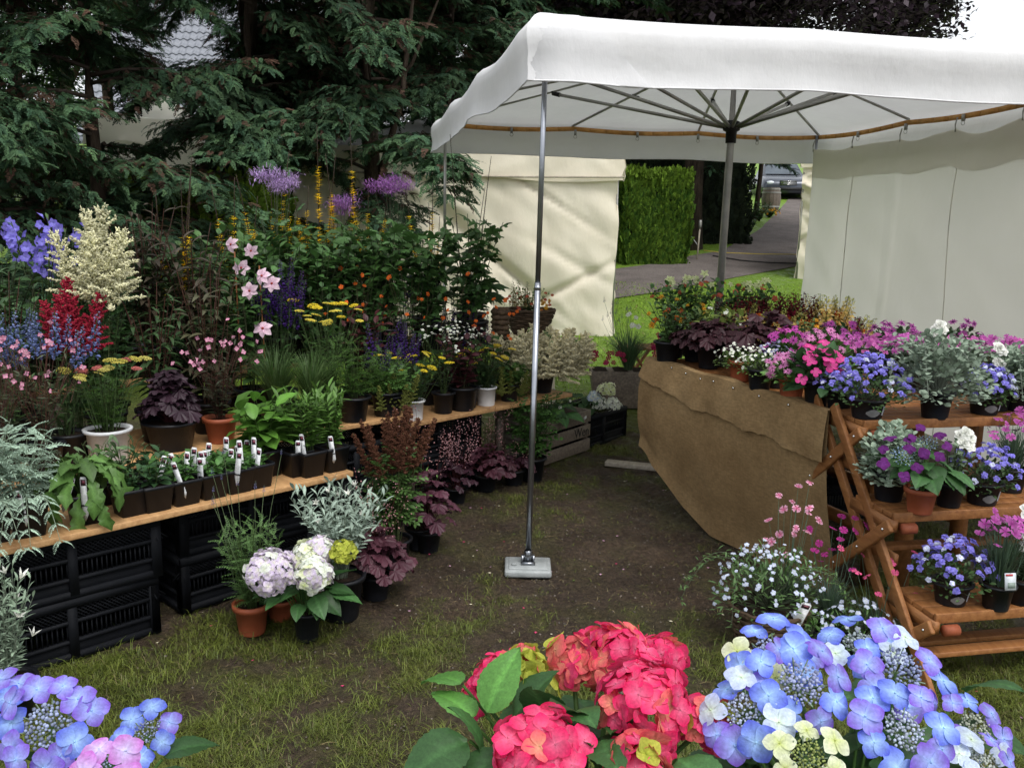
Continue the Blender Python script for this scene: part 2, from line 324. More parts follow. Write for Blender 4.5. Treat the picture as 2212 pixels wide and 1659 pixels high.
# ------------------------------------------------------------------ conifers
def frond(seed, n=9, L=.2, tl=.07, w=.011, col=(.05, .10, .065), curve=.25):
    r = random.Random(seed); v = []; f = []; c = []
    def strip(p, d, l, w, cc):
        d = np.array(d); s = np.array([-d[1], d[0], 0]); k = len(v); m = p + d * l * .55 + np.array([0, 0, -curve * l * .15]); e = p + d * l + np.array([0, 0, -curve * l * .6])
        v.extend([p - s * w * .4, p + s * w * .4, m + s * w, m - s * w, e]); f.append((k, k + 1, k + 2, k + 3)); f.append((k + 3, k + 2, k + 4)); c.extend([cc] * 5)
    for i in range(n):
        t = (i + .5) / n; p = np.array([0, t * L, -curve * L * t * t])
        for sd in (-1, 1):
            a = r.uniform(.5, 1.0); l = tl * (1.15 - .75 * t) * r.uniform(.7, 1.3); g = r.uniform(.7, 1.25); cc = tuple(q * g for q in col)
            strip(p, (sd * math.sin(a), math.cos(a), r.uniform(-.15, .15)), l, w * r.uniform(.7, 1.2), cc)
            if l > tl * .6: strip(p + np.array([sd * math.sin(a), math.cos(a), 0]) * l * .5, (sd * math.sin(a - .6), math.cos(a - .6), r.uniform(-.3, .1)), l * .55, w * .7, cc)
    strip(np.array([0, L * .9, -curve * L]), (0, 1, 0), tl * .6, w, col)
    return T(v, f, c)
def bough_mesh(seed, L=1.7, nb=36, fr=12, colA=(.042, .092, .052), colB=(.078, .14, .062), brown=.14, fscale=1., droop=.25):
    r = random.Random(seed); b = MB(); fronds = [frond(seed * 7 + i, col=(1, 1, 1)) for i in range(4)]
    def axis(t): return np.array([.08 * math.sin(3 * t + seed), L * t, .18 * L * t * (1 - t) * 2 - droop * L * t * t * .8])
    b.tube([axis(t / 6) for t in range(7)], .022, .004, (.06, .045, .035), 5)
    for i in range(nb):
        t = .12 + .88 * (i + r.random()) / nb; p = axis(t); sd = -1 if i % 2 else 1; a = r.uniform(.5, 1.1) * sd; l = (.62 * (1 - t) + .2) * r.uniform(.7, 1.2)
        d = np.array([math.sin(a), math.cos(a), r.uniform(-.25, .18)]); e = p + d * l + np.array([0, 0, -.12 * l]); b.tube([p, (p + e) / 2 + np.array([0, 0, .03]), e], .006, .002, (.07, .05, .035), 3)
        for k in range(fr):
            s = (k + .6) / fr; pp = p * (1 - s) + e * s + np.array([0, 0, .04 * math.sin(3 * s)]); sd2 = -1 if k % 2 else 1; az = a + sd2 * r.uniform(.35, 1.1) * (1 if k < fr - 1 else .1)
            dd = np.array([math.sin(az), math.cos(az), r.uniform(-.75, .2)]); dead = r.random() < brown * (1.6 if t < .45 else .45)
            g = r.uniform(.6, 1.3); m = r.random(); cc = np.array((.085, .05, .035)) * g if dead else (np.array(colA) * (1 - m) + np.array(colB) * m) * g
            b.add(fronds[r.randrange(4)], frame(dd, (r.uniform(-.6, .6), r.uniform(-.6, .6), 1)) * r.uniform(.42, .85) * fscale, pp, cc)
    return b.mesh('bough', M['conifer'], False)
boughs = [bough_mesh(i + 1) for i in range(5)]
boughs_g = [bough_mesh(i + 11, colA=(.055, .11, .045), colB=(.09, .15, .045), brown=.06) for i in range(2)]
def tree_trunk(root, H, r0, lean=(0, 0), fork=None, sides=9):
    b = MB(); n = 9; pts = [np.array([lean[0] * (i / n) ** 1.2 + .05 * math.sin(i * 1.3), lean[1] * i / n + .05 * math.cos(i * 1.7), H * i / n - .1]) for i in range(n + 1)]
    b.tube(pts, r0, r0 * .2, k=sides)
    for (t, dx, dy, dz, rr) in (fork or []):
        p = pts[int(t * n)]; q = p + np.array([dx, dy, dz]); b.tube([p, p * .5 + q * .5 + np.array([.08, 0, -.1]), q], rr, rr * .35, k=6)
    return b.obj('trunk', M['bark'], root)
WIN = [(375, 30, 470, 140), (515, -40, 600, 15), (285, 215, 400, 275), (365, 310, 415, 360), (640, 300, 765, 352), (640, 385, 735, 500), (910, 440, 1340, 760), (1060, 310, 1340, 470), (1628, 345, 1740, 540)]
def hits(p):
    u, v = proj(p); return any(a < u < c and e < v < d for a, e, c, d in WIN)
def conifer(u, Yd, Hh, rad, label, nb, pool=None, z0=.5, fork=None, r0=.11, rej=True, lean=(0, 0), zmax=1.):
    base = atY(u, Yd, 1.5); base[2] = float(gz(base[0], base[1])); root = thing('conifer_tree', label, 'tree', base, 0, 'conifers behind the plant stand')
    tree_trunk(root, Hh, r0, lean, fork); pl = pool or boughs
    for i in range(nb):
        for _ in range(12):
            h = z0 + (Hh * zmax - z0) * ((i + random.random()) / nb); az = random.uniform(0, 2 * math.pi); l = rad * (1.05 - .75 * h / Hh) * random.uniform(.7, 1.15)
            d = np.array([math.cos(az), math.sin(az), random.uniform(-.25, .12)]); o_ = np.array([lean[0] * h / Hh, lean[1] * h / Hh, h])
            sd_ = np.array([-d[1], d[0], 0])
            if not rej or not any(hits(base + o_ + d * l * k + sd_ * l * w_ * (1.2 - k) + np.array([0, 0, -.1 * k])) for k in (.35, .6, .8, 1., 1.15) for w_ in (-.3, 0, .3)): break
        else: continue
        s = l / 1.7; inst('bough', pl[random.randrange(len(pl))], root, frame(d, (random.uniform(-.3, .3), random.uniform(-.3, .3), 1)) * (s * .5 + .5) * np.array([1, s / (s * .5 + .5), 1]), o_)
    return root
conifer(215, 8.7, 7.5, 2.0, 'conifer with a reddish brown trunk beside the pale garden tent', 62, z0=.7, r0=.085)
conifer(-120, 7.4, 6.5, 1.9, 'conifer with low spreading boughs behind the blue penstemon', 58, z0=.5)
conifer(560, 9.7, 7.5, 1.9, 'dark conifer standing in front of the grey tiled roof', 62, z0=1.2)
conifer(805, 10.2, 8., 2.1, 'conifer with bare forked stems above the purple meadow rue', 72, z0=1.5, fork=[(.25, -.5, .1, 2.6, .06), (.3, .45, 0, 2.2, .05), (.42, -.25, -.2, 2.0, .04), (.42, .8, -.2, 1.2, .03)], r0=.12)
conifer(1030, 13.4, 8.5, 2.3, 'tall conifer rising behind the corner of the white market umbrella', 70, z0=2.0)
conifer(545, 10.9, 8.5, 1.6, 'slim conifer with high boughs beside the tiled roof', 34, z0=2.3, r0=.08)
conifer(690, 13.4, 9., 2.4, 'bright green conifer far behind the bare forked stems', 60, boughs_g, 1.6)
conifer(60, 11.2, 9., 2.4, 'tall conifer at the back behind the reddish brown trunk', 60, z0=.6)
conifer(900, 14.6, 10., 2.4, 'bushy conifer at the back of the row beside the copper beech', 60, z0=2.4)
conifer(1170, 15., 10., 2.4, 'conifer at the end of the row next to the copper beech', 56, z0=2.8)
conifer(250, 15., 10., 1.8, 'distant conifer beyond the garden tent', 40, z0=3.0)
conifer(1530, 23., 6.5, 2.2, 'dark conifer behind the clipped green hedge', 60, z0=.2)
conifer(1420, 22., 6.5, 2.2, 'dark conifer directly behind the top of the clipped hedge', 55, z0=.2, rej=False)
conifer(1545, 27., 6.5, 2.0, 'dark conifer beside the bend of the gravel path', 50, z0=.2)
conifer(980, 11.8, 9.5, 2.2, 'conifer with drooping boughs just behind the umbrella corner', 60, z0=2.6)
# ------------------------------------------------------------------ copper beech
def leaf_bough(seed, n=420, R=1.25, col=(.026, .016, .024), ls=.13):
    r = random.Random(seed); b = MB(); lt = T([(0, 0, 0), (-.32, .45, .06), (0, 1, -.05), (.32, .45, .06)], [(0, 3, 2, 1)])
    tw = []
    for i in range(16):
        a = r.uniform(0, 6.28); e = np.array([math.cos(a) * r.uniform(.4, 1) * R, math.sin(a) * r.uniform(.4, 1) * R, r.uniform(-.5, .45) * R * .7]); b.tube([(0, 0, 0), e * .5 + np.array([0, 0, .12]), e], .014, .003, (.05, .04, .04), 3, False); tw.append(e)
    for i in range(n):
        e = tw[r.randrange(16)]; t = r.uniform(.3, 1.08); p = e * t + np.array([r.gauss(0, .13), r.gauss(0, .13), r.gauss(0, .09) + .12 * math.sin(3.1 * min(t, 1))]); g = r.uniform(.5, 1.7)
        b.add(lt, frame((r.uniform(-1, 1), r.uniform(-1, 1), r.uniform(-.7, .3)), (r.uniform(-.7, .7), r.uniform(-.7, .7), 1)) * ls * r.uniform(.7, 1.3), p, np.array(col) * g)
    return b.mesh('bough', M['leaf'], False)
cb = [leaf_bough(i + 40) for i in range(5)]
gb = [leaf_bough(i + 50, col=(.04, .085, .02), ls=.11) for i in range(3)]
def broadleaf(u, Yd, cz, rx, rz, n, label, pool, name='broadleaf_tree', r0=.3, ry=None, cut=None, gaps=(), dx=0.):
    base = atY(u, Yd, 2.); base[2] = float(gz(base[0], base[1])); root = thing(name, label, 'tree', base); ry = ry or rx * .6
    b = MB(); b.tube([(0, 0, -.2), (.1, 0, cz * .4), (0, .1, cz)], r0, r0 * .4, k=10)
    for i in range(9):
        a = i * 2.4; b.tube([(.05, .05, cz * (.45 + .05 * i)), (math.cos(a) * rx * .4, math.sin(a) * ry * .4, cz + rz * .1), (math.cos(a) * rx * .8, math.sin(a) * ry * .8, cz + rz * (.1 + .5 * math.sin(i)))], r0 * .35, .03, k=6)
    b.obj('trunk', M['bark'], root)
    for i in range(n):
        d = np.array([random.gauss(0, 1), random.gauss(0, 1), random.gauss(0, 1)]); d /= np.linalg.norm(d); k = random.random() ** .35; p = np.array([d[0] * rx, d[1] * ry, cz + d[2] * rz]) * [k, k, 1]; p[2] = cz + d[2] * rz * k; p[0] += dx
        if cut and p[2] < cut: continue
        pu = proj(base + p)
        if any((pu[0] - gu) ** 2 + (pu[1] - gv) ** 2 < gr * gr for gu, gv, gr in gaps): continue
        inst('bough', pool[random.randrange(len(pool))], root, rotz(random.uniform(0, 6.28)) * random.uniform(.75, 1.25), p)
    return root
broadleaf(1490, 19.5, 7.2, 6.6, 4.2, 420, 'copper beech with dark purple crown above the white umbrella', cb, 'copper_beech_tree', .35, cut=3.6, gaps=[(2290, 10, 250)], dx=1.3)
broadleaf(1280, 22., 7.5, 5.0, 4.5, 260, 'second copper beech crown standing between the beech and the conifers', cb, 'copper_beech_tree', .3, cut=3.6)
broadleaf(1632, 26., 4.3, 1.7, .9, 16, 'small green broadleaf tree hanging over the wooden barrel', gb, r0=.1, cut=2.1)
for (u, Yd, cz, rx, rz, lab) in [(150, 30, 7, 6, 5, 'far green tree behind the reddish brown conifer trunk'), (700, 32, 8, 7, 5.5, 'far green tree right of the tiled roof behind the conifers'), (1150, 34, 8, 6, 6, 'far green tree behind the second copper beech'), (-300, 26, 7, 6, 5, 'far green tree behind the low spreading conifer')]:
    broadleaf(u, Yd, cz, rx, rz, 110, lab, gb, r0=.3)

# ------------------------------------------------------------------ hedges
fr_h = [frond(90 + i, n=5, L=.11, tl=.045, w=.011, col=(1, 1, 1), curve=.1) for i in range(4)]
def hedge(name, label, c, dims, rz, nf, colA, colB, fs=1., cat='hedge'):
    root = thing(name, label, cat, c, rz); w, d, h = dims
    b = MB(); b.grid(lambda i, j: ((i - .5) * (w - .24), (d / 2 - .12) * (-1 if j < .5 else 1) * (1 if j in (0., 1.) else .98), (h - .14) * (1 - abs(j - .5) * 2)) if False else ((i - .5) * (w - .24), (j - .5) * (d - .24), h - .16 + .04 * math.sin(9 * i)), 8, 6)
    b.box((0, 0, (h - .2) / 2), (w - .26, d - .26, h - .2)); b.C = [np.broadcast_to(np.array((.02, .03, .012)), q.shape).copy() for q in b.C]; b.obj('twig_core', M['leaf_matte'], root)
    b = MB()
    for i in range(nf):
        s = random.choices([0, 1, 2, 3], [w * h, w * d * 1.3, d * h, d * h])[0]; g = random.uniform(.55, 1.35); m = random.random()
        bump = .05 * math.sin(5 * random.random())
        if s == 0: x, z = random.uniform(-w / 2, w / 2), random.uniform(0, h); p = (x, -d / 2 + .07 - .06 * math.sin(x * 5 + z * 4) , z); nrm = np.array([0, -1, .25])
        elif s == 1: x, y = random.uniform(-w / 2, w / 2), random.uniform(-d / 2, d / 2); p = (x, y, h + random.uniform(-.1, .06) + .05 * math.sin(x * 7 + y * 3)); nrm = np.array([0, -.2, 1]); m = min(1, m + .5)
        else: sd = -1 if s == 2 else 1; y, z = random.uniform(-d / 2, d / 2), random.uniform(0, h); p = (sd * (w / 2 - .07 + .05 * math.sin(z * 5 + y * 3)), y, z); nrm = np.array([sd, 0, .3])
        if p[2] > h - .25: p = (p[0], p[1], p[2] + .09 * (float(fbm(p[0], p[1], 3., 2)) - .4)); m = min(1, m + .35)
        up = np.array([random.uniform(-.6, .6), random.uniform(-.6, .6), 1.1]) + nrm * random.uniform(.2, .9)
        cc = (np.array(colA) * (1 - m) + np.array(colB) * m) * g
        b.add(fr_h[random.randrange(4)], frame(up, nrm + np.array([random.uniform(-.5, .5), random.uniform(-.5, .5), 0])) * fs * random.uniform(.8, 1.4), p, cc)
    b.obj('foliage', M['leaf_matte'], root, False, 'stuff'); return root
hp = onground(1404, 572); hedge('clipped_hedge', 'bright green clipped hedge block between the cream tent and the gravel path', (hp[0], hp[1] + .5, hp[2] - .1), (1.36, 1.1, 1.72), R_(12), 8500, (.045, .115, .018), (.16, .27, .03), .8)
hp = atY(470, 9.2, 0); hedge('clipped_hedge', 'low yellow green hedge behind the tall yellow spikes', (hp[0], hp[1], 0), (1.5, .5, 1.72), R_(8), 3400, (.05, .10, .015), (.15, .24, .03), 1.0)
hp = onground(1585, 520); hedge('yew_hedge', 'dark yew hedge along the shady side of the gravel path', (hp[0] - .9, hp[1] + 3.2, hp[2]), (2.2, 6., 2.6), R_(-22), 5200, (.012, .022, .012), (.022, .035, .016), 1.6)
hp = onground(1320, 560); hedge('yew_hedge', 'dark yew hedge behind the bright clipped hedge', (hp[0] + .8, hp[1] + 3., hp[2]), (5, 1.2, 3.0), R_(5), 4200, (.012, .02, .012), (.022, .032, .016), 1.6)

# ------------------------------------------------------------------ house with tiled roof
hb = atY(500, 22., 1.); root = thing('house', 'house with a grey pantiled roof seen between the conifers', 'house', (hb[0], 22., float(gz(0, 22))), R_(6))
M['render'] = m_noisy('house_render', (.55, .54, .5), (.66, .64, .6), 4., .9, .15, .3)
M['tile'] = m_noisy('grey_roof_tile', (.20, .215, .25), (.30, .315, .35), 14., .45, .4, .15)
b = MB(); b.box((0, 3, 1.0), (6.4, 5.6, 2.4)); b.obj('wall', M['render'], root)
rs = R_(42); cr, sr = math.cos(rs), math.sin(rs); rfw = 7.0
b = MB(); b.raw([(-rfw / 2, 0, 2.0), (rfw / 2, 0, 2.0), (rfw / 2, 6.4 * cr, 2 + 6.4 * sr), (-rfw / 2, 6.4 * cr, 2 + 6.4 * sr)], [(0, 1, 2, 3)]); b.box((0, -.02, 1.93), (rfw, .05, .16)); rf = b.obj('roof', M['tile'], root, False)
tb = MB(); tw_, tl_ = .36, .34
def tilef(i, j): 
    x = (i - .5) * tw_; return (x, j * tl_ * 1.12, .045 * (.5 + .5 * math.cos(i * 4 * math.pi)) + .035 * (1 - j))
tb.grid(tilef, 12, 2); tb.raw([tilef(i / 12, 0) for i in range(13)] + [(tilef(i / 12, 0)[0], 0, -.01) for i in range(13)], [(i, i + 13, i + 14, i + 1) for i in range(12)])
tme = tb.mesh('roof_tile', M['tile']); MR = np.array([[1, 0, 0], [0, cr, -sr], [0, sr, cr]])
for r_ in range(18):
    for c_ in range(16):
        inst('roof_tile', tme, rf, MR, (np.array([(c_ - 9.5) * tw_ + .18, r_ * tl_ * cr, 2 + r_ * tl_ * sr]) + np.array([0, -sr, cr]) * .012).tolist())
wb = MB(); wb.box((0, 0, 0), (.9, .05, 1.1)); wbm = wb.mesh('window_frame', M['whitepl'])
for x in (-1.9, 1.2):
    w_ = inst('window', wbm, root, I3, (x, .17, 1.0)); q = MB(); q.box((0, -.02, 0), (.74, .03, .94)); q.obj('pane', M['black'], w_)

# ------------------------------------------------------------------ tents
def tentwall(b, a, c, z0, z1, nf=18, amp=.03, seed=0, ny=44, nx=90, crease=.05):
    rf = random.Random(seed * 13 + 1); Lx = float(np.hypot(c[0] - a[0], c[1] - a[1])); folds = [(rf.uniform(-.6, Lx + .3), rf.uniform(z0, z1), rf.uniform(.35, 1.2) * rf.choice((1, 1, 1, -.6)), rf.uniform(.025, .07), rf.uniform(.3, 1.) * crease * .55 * rf.choice((1, -1)), rf.uniform(.4, 1.2)) for _ in range(int(26 if crease > .1 else 8))]
    a = np.asarray(a, float); c = np.asarray(c, float); d = c - a; L = np.linalg.norm(d[:2]); n = np.array([d[1], -d[0], 0]) / L
    def f(i, j):
        p = a * (1 - i) + c * i; z = z0 + (z1 - z0) * j
        x = i * L; w = amp * math.sin(i * nf * 2.3 + 2 * math.sin(i * 3 + seed)) * (.3 + .7 * (1 - j)) + crease * (float(fbm(x * 1.1 + z * .9, z * .45 - x * .3, 1.7, seed)) - .5) + crease * .9 * abs(float(vn(x * 1.0 + z * 1.1, z * .3, 2.3, seed + 4)) - .5)
        for (fx, fz, sl, wd_, am, ln) in folds:
            dd_ = (x - fx) * sl + (z - fz); nn_ = math.hypot(sl, 1); al = ((x - fx) - (z - fz) * sl) / nn_; w += am * math.exp(-(dd_ / nn_ / wd_) ** 2 - (al / ln) ** 2)
        e = .02 * math.sin(7 * j + seed) * (1 if i in (0., 1.) else 0)
        return (p[0] + n[0] * w + d[0] / L * e, p[1] + n[1] * w + d[1] / L * e, z + (.03 * math.sin(i * 9 + seed) if j == 0 else 0))
    b.grid(f, nx, ny)
def pavilion(label, a, c, depth, zw, zr, z0, mats, seed=1, name='market_tent', val=.26):
    a = np.asarray(a, float); c = np.asarray(c, float); d = c - a; L = np.linalg.norm(d[:2]); n = np.array([-d[1], d[0], 0]) / L
    mid = (a + c) / 2 + n * depth / 2; root = thing(name, label, 'tent', (mid[0], mid[1], z0)); o0 = np.array([mid[0], mid[1], z0]); a_, c_ = a - o0, c - o0; a_[2] = c_[2] = 0
    b = MB(); tentwall(b, a_, c_, .02, zw, 18, .02, seed, crease=.16); b.obj('side_wall', M[mats], root)
    b = MB(); tentwall(b, c_, c_ + n * depth, .02, zw, 14, .025, seed + 3); b.obj('side_wall', M[mats], root)
    b = MB(); tentwall(b, a_ + n * depth, a_, .02, zw, 14, .025, seed + 5); b.obj('side_wall', M[mats], root)
    b = MB(); o_ = -n * .06; u_ = d / L * .05
    tentwall(b, a_ + o_ - u_, c_ + o_ + u_, zw - .06, zw + val, 10, .012, seed + 7, 6, crease=.03); b.obj('valance', M[mats], root)
    b = MB(); tentwall(b, a_ + n * depth - u_ * 1.2, a_ + o_ - u_ * 1.2, zw - .06, zw + val, 10, .012, seed + 8, 6); b.obj('valance', M[mats], root)
    b = MB(); tentwall(b, c_ + o_ + u_ * 1.2, c_ + n * depth + u_ * 1.2, zw - .06, zw + val, 10, .012, seed + 9, 6); b.obj('valance', M[mats], root)
    b = MB(); P = [a_ + o_ - u_, c_ + o_ + u_, c_ + n * (depth + .06) + u_, a_ + n * (depth + .06) - u_]; P = [np.array([p[0], p[1], zw + val]) for p in P]; pk = sum(P) / 4; pk[2] = zr
    v = []; f = []
    for k in range(4):
        p, q_ = P[k], P[(k + 1) % 4]; s = len(v)
        for i in range(9):
            for j in range(9):
                e = p * (1 - i / 8) + q_ * (i / 8); t = j / 8; w = e * (1 - t) + pk * t; w = w - np.array([0, 0, .10 * math.sin(math.pi * t) + .02 * math.sin(i * 3)]) ; v.append(w)
        f += [(s + i * 9 + j, s + (i + 1) * 9 + j, s + (i + 1) * 9 + j + 1, s + i * 9 + j + 1) for i in range(8) for j in range(8)]
    b.raw(v, f); b.obj('roof', M[mats if mats != 'cream' else 'canvas'], root)
    for e in (a_, c_, a_ + n * depth, c_ + n * depth):
        q = MB(); q.tube([(e[0] + n[0] * .03, e[1] + n[1] * .03, 0), (e[0] + n[0] * .03, e[1] + n[1] * .03, zw + val - .02)], .018, k=8); q.obj('pole', M['steel_dull'], root)
    return root, a_, c_, n
A = atY(610, 10.4, .5); C = onz(1322, 742, 0.)
root, a_, c_, n_ = pavilion('cream canvas tent with creased side wall behind the plant stand', (A[0], 10.5, 0), (C[0], C[1], 0), 1.7, 2.02, 2.8, 0., 'cream', 3)
b = MB(); pts = [a_ * (1 - t) + c_ * t - n_ * (.10 + .01 * math.sin(9 * t)) + np.array([0, 0, 2.0 - .03 * math.sin(math.pi * t)]) for t in np.linspace(0, 1.01, 14)]; b.tube(pts, .012, k=5); b.obj('rope', M['palewood'], root)
C = onground(1720, 603); pavilion('cream tent wall strip standing beyond the grey umbrella curtain', (C[0], C[1], 0), (C[0] + 2.8, C[1] - 1.05, 0), 2.5, 1.95, 2.9, C[2] + .0, 'cream', 11)
C = atY(318, 12.3, 2.); pavilion('pale garden tent half hidden by the conifer boughs', (C[0] - .75, 12.3, 0), (C[0] + .75, 12.5, 0), 2.2, 2.25, 2.95, .2, 'curtain', 17)
# ------------------------------------------------------------------ the white market umbrella
UC = np.array([1.38, 6.0]); ua = R_(10.3); WV = np.array([math.cos(ua), math.sin(ua), 0]); DV = np.array([-math.sin(ua), math.cos(ua), 0]); HW, HD, ZE = 1.68, 2.0, 2.29
um = thing('market_umbrella', 'large white canvas market umbrella with metal ribs over the flower stall', 'umbrella', (UC[0], UC[1], 0))
def uloc(w, d, z): return WV * w + DV * d + np.array([0, 0, z])
corners = [(-HW, -HD), (HW, -HD), (HW, HD), (-HW, HD)]; PK = np.array([0, 0, 2.66]); SEG = 30; SG = (.010, .02, .012, .04)
per = []
for k in range(4):
    p, q_ = np.array(corners[k]), np.array(corners[(k + 1) % 4])
    for i in range(SEG):
        t = i / SEG; e = p * (1 - t) + q_ * t; dn = np.array([(q_ - p)[1], -(q_ - p)[0]]); dn = dn / np.linalg.norm(dn)
        s3 = abs(math.sin(3 * math.pi * t)); corner = min(t, 1 - t)
        if i == 0: pp = np.array(corners[k - 1]); dp = np.array([(p - pp)[1], -(p - pp)[0]]); dp = dp / np.linalg.norm(dp); dn = (dn + dp) / 1.0 * .8
        per.append((e, dn, s3, k, t))
rings = []
NR = 10
for j in range(1, NR + 1):
    t = j / NR; rings.append([uloc(*(e * t), 0) * 1 + np.array([0, 0, PK[2] + (ZE - PK[2]) * t - SG[k] * s3 * t * t - .03 * math.sin(math.pi * t)]) for e, dn, s3, k, tt in per])
VP = [(.03, -.012), (.062, -.04), (.078, -.07), (.079, -.11), (.072, -.15), (.066, -.19), (.066, -.23), (.072, -.262)]
for (of, dz) in VP:
    row = []
    for m_, (e, dn, s3, k, tt) in enumerate(per):
        fl = .006 * math.sin(m_ * .9 + k) * (-dz / .26) + .016 * math.sin(m_ * .31 + 2 * k) * (-dz / .26) ** 1.5 + .006 * random.uniform(-1, 1) * (-dz / .26)
        drop = dz * (1 + .025 * math.sin(m_ * .45 + k * 2)) - SG[k] * s3 * (1 + dz * 2)
        if k == 0 and tt < .25: fl += .03 * (1 - tt / .25) * math.sin(tt * 40) * (-dz / .26)
        ee = e + dn * (of + fl); row.append(uloc(ee[0], ee[1], ZE + drop))
    rings.append(row)
v = [PK] + [p for r in rings for p in r]; n = len(per); f = [(0, 1 + i, 1 + (i + 1) % n) for i in range(n)]
for j in range(len(rings) - 1):
    f += [(1 + j * n + i, 1 + (j + 1) * n + i, 1 + (j + 1) * n + (i + 1) % n, 1 + j * n + (i + 1) % n) for i in range(n)]
split = n + (NR - 1) * n
b = MB(); b.raw(v, f); cano = b.obj('canopy', M['canvas'], um)
b = MB(); # hem stitched along the lower edge
last = [np.array(p) for p in rings[-1]]; b.tube(last + [last[0]], .004, k=4, cap=False); b.obj('hem', M['canvas'], cano)
b = MB()  # corner reinforcement patch
cp = [np.array(r[0]) for r in rings[NR - 1:]]; cq = [np.array(r[4]) for r in rings[NR - 1:]]; outw = -(WV + DV) * .012
def patch(i, j):
    k = j * (len(cp) - 1); a = min(int(k), len(cp) - 2); t = k - a; P0 = cp[a] * (1 - t) + cp[a + 1] * t; Q0 = cq[a] * (1 - t) + cq[a + 1] * t
    return P0 * (1 - i * (.35 + .65 * j)) + Q0 * i * (.35 + .65 * j) - DV * (.006 + .004 * math.sin(i * 9 + j * 14)) - WV * .002
b.grid(patch, 8, 14); b.obj('corner_patch', M['canvas'], cano)
# ribs, struts, mast
hub = np.array([0, 0, 0.]); hz = topz((UC[0], UC[1]), 275); top = np.array([0, 0, PK[2] - .05])
def rod(name, a, c, r, mat='steel_dull', k=8, parent=um):
    q = MB(); q.tube([a, c], r, k=k); return q.obj(name, M[mat], parent)
lean = np.array([-.03, 0, 0])
q = MB(); q.tube([lean, (0, 0, hz - .1), (0, 0, PK[2] - .02)], .026, .021, k=14); q.obj('mast', M['steel_dull'], um)
q = MB(); q.lathe([(.034, hz - .10), (.036, hz - .03), (.055, hz - .02), (.055, hz + .03), (.03, hz + .04)], 14); q.obj('sliding_hub', M['rubber'], um)
q = MB(); q.lathe([(.05, PK[2] - .09), (.05, PK[2] - .04), (.02, PK[2] - .02)], 14); q.obj('top_hub', M['rubber'], um)
ends = []
for k in range(4):
    p, q_ = np.array(corners[k]), np.array(corners[(k + 1) % 4])
    for i in range(3): ends.append(p * (1 - i / 3) + q_ * (i / 3))
for e in ends:
    E_ = uloc(e[0], e[1], ZE - .02); o = rod('rib', top, E_, .0105)
    mid = top * .45 + E_ * .55 + np.array([0, 0, -.02]); st = rod('strut', np.array([0, 0, hz]) + uloc(*(e / np.linalg.norm(e) * .05), 0), mid, .0115)
    d = (mid - np.array([0, 0, hz])); d /= np.linalg.norm(d); q = MB(); q.tube([mid - d * .05, mid + d * .012, mid + d * .02 + np.array([0, 0, .035])], .017, .012, k=8); q.obj('end_cap', M['rubber'], st)
# orange strap along the eaves, with clips and rings
for k in range(4):
    p, q_ = np.array(corners[k]) * .985, np.array(corners[(k + 1) % 4]) * .985; q = MB(); nn = 24
    for i in range(nn):
        def pt(t): e = p * (1 - t) + q_ * t; return uloc(e[0], e[1], ZE - .045 - .02 * abs(math.sin(3 * math.pi * t)))
        q.bar(pt(i / nn), pt((i + 1.02) / nn), .006, .036)
    sp = q.obj('eave_strap', M['strap'], um, False)
    for t in (.17, .335, .5, .665, .83):
        e = p * (1 - t) + q_ * t; c = uloc(e[0] * .995, e[1] * .995, ZE - .075); q = MB(); q.box(c, (.02, .02, .045)); ang = np.linspace(0, 2 * math.pi, 9); q.tube([c + WV * .014 * math.cos(a) + np.array([0, 0, -.035 + .014 * math.sin(a)]) for a in ang], .002, k=4); q.obj('clip', M['steel_dull'], sp)
# corner support poles
def support(label, w, d, base, top_, weight=True, mat='steel', r=.0128):
    wp = np.array([UC[0], UC[1], 0]) + uloc(w, d, 0); bp = wp if base is None else np.asarray(base, float); gzz = float(zg(bp[0], bp[1]))
    s = thing('support_pole', label, 'pole', (bp[0], bp[1], gzz)); tp = wp - bp + np.array([0, 0, top_ - gzz])
    q = MB(); q.tube([(0, 0, .05), tp * .55], r, k=16); q.obj('lower_tube', M[mat], s)
    q = MB(); q.tube([tp * .54, tp], r * .86, k=16); up = q.obj('upper_tube', M[mat], s)
    q = MB(); q.tube([tp * .537, tp * .545], r * 1.05, k=16); q.obj('collar', M[mat], s)
    if weight:
        q = MB(); q.box((0, 0, .022), (.20, .175, .03)); o = q.obj('foot_weight', M['whitegrey'], s, False); soften(o, .008, 2); 
        q = MB(); q.box((0, .0, .040), (.165, .135, .006)); q.box((-.06, -.03, .048), (.02, .02, .010)); o = q.obj('weight_cover', M['whitegrey'], s, False); soften(o, .006)
        q = MB(); q.lathe([(.019, .042), (.019, .095), (.015, .10)], 14); q.box((.024, 0, .06), (.010, .024, .034)); q.box((-.024, 0, .06), (.010, .024, .034)); q.box((0, -.026, .05), (.06, .014, .010)); q.obj('bracket', M['steel'], s)
    return s
M['whitegrey'] = m_noisy('grey_cast_weight', (.26, .28, .28), (.36, .38, .38), 22., .5, .4, .2, 60.)
fb = onz(1140, 1232, 0.)
support('bright galvanised pole standing on a grey square weight in the aisle', -HW + .035, -HD + .035, fb, ZE - .03)
support('perforated steel pole behind the tall dark spires of the plant stand', -HW + .04, HD - .05, None, ZE - .03, True, 'steel_dull', .014)
support('steel pole at the edge of the grey curtain', HW - .04, HD - .05, None, ZE - .03, True, 'steel', .014)
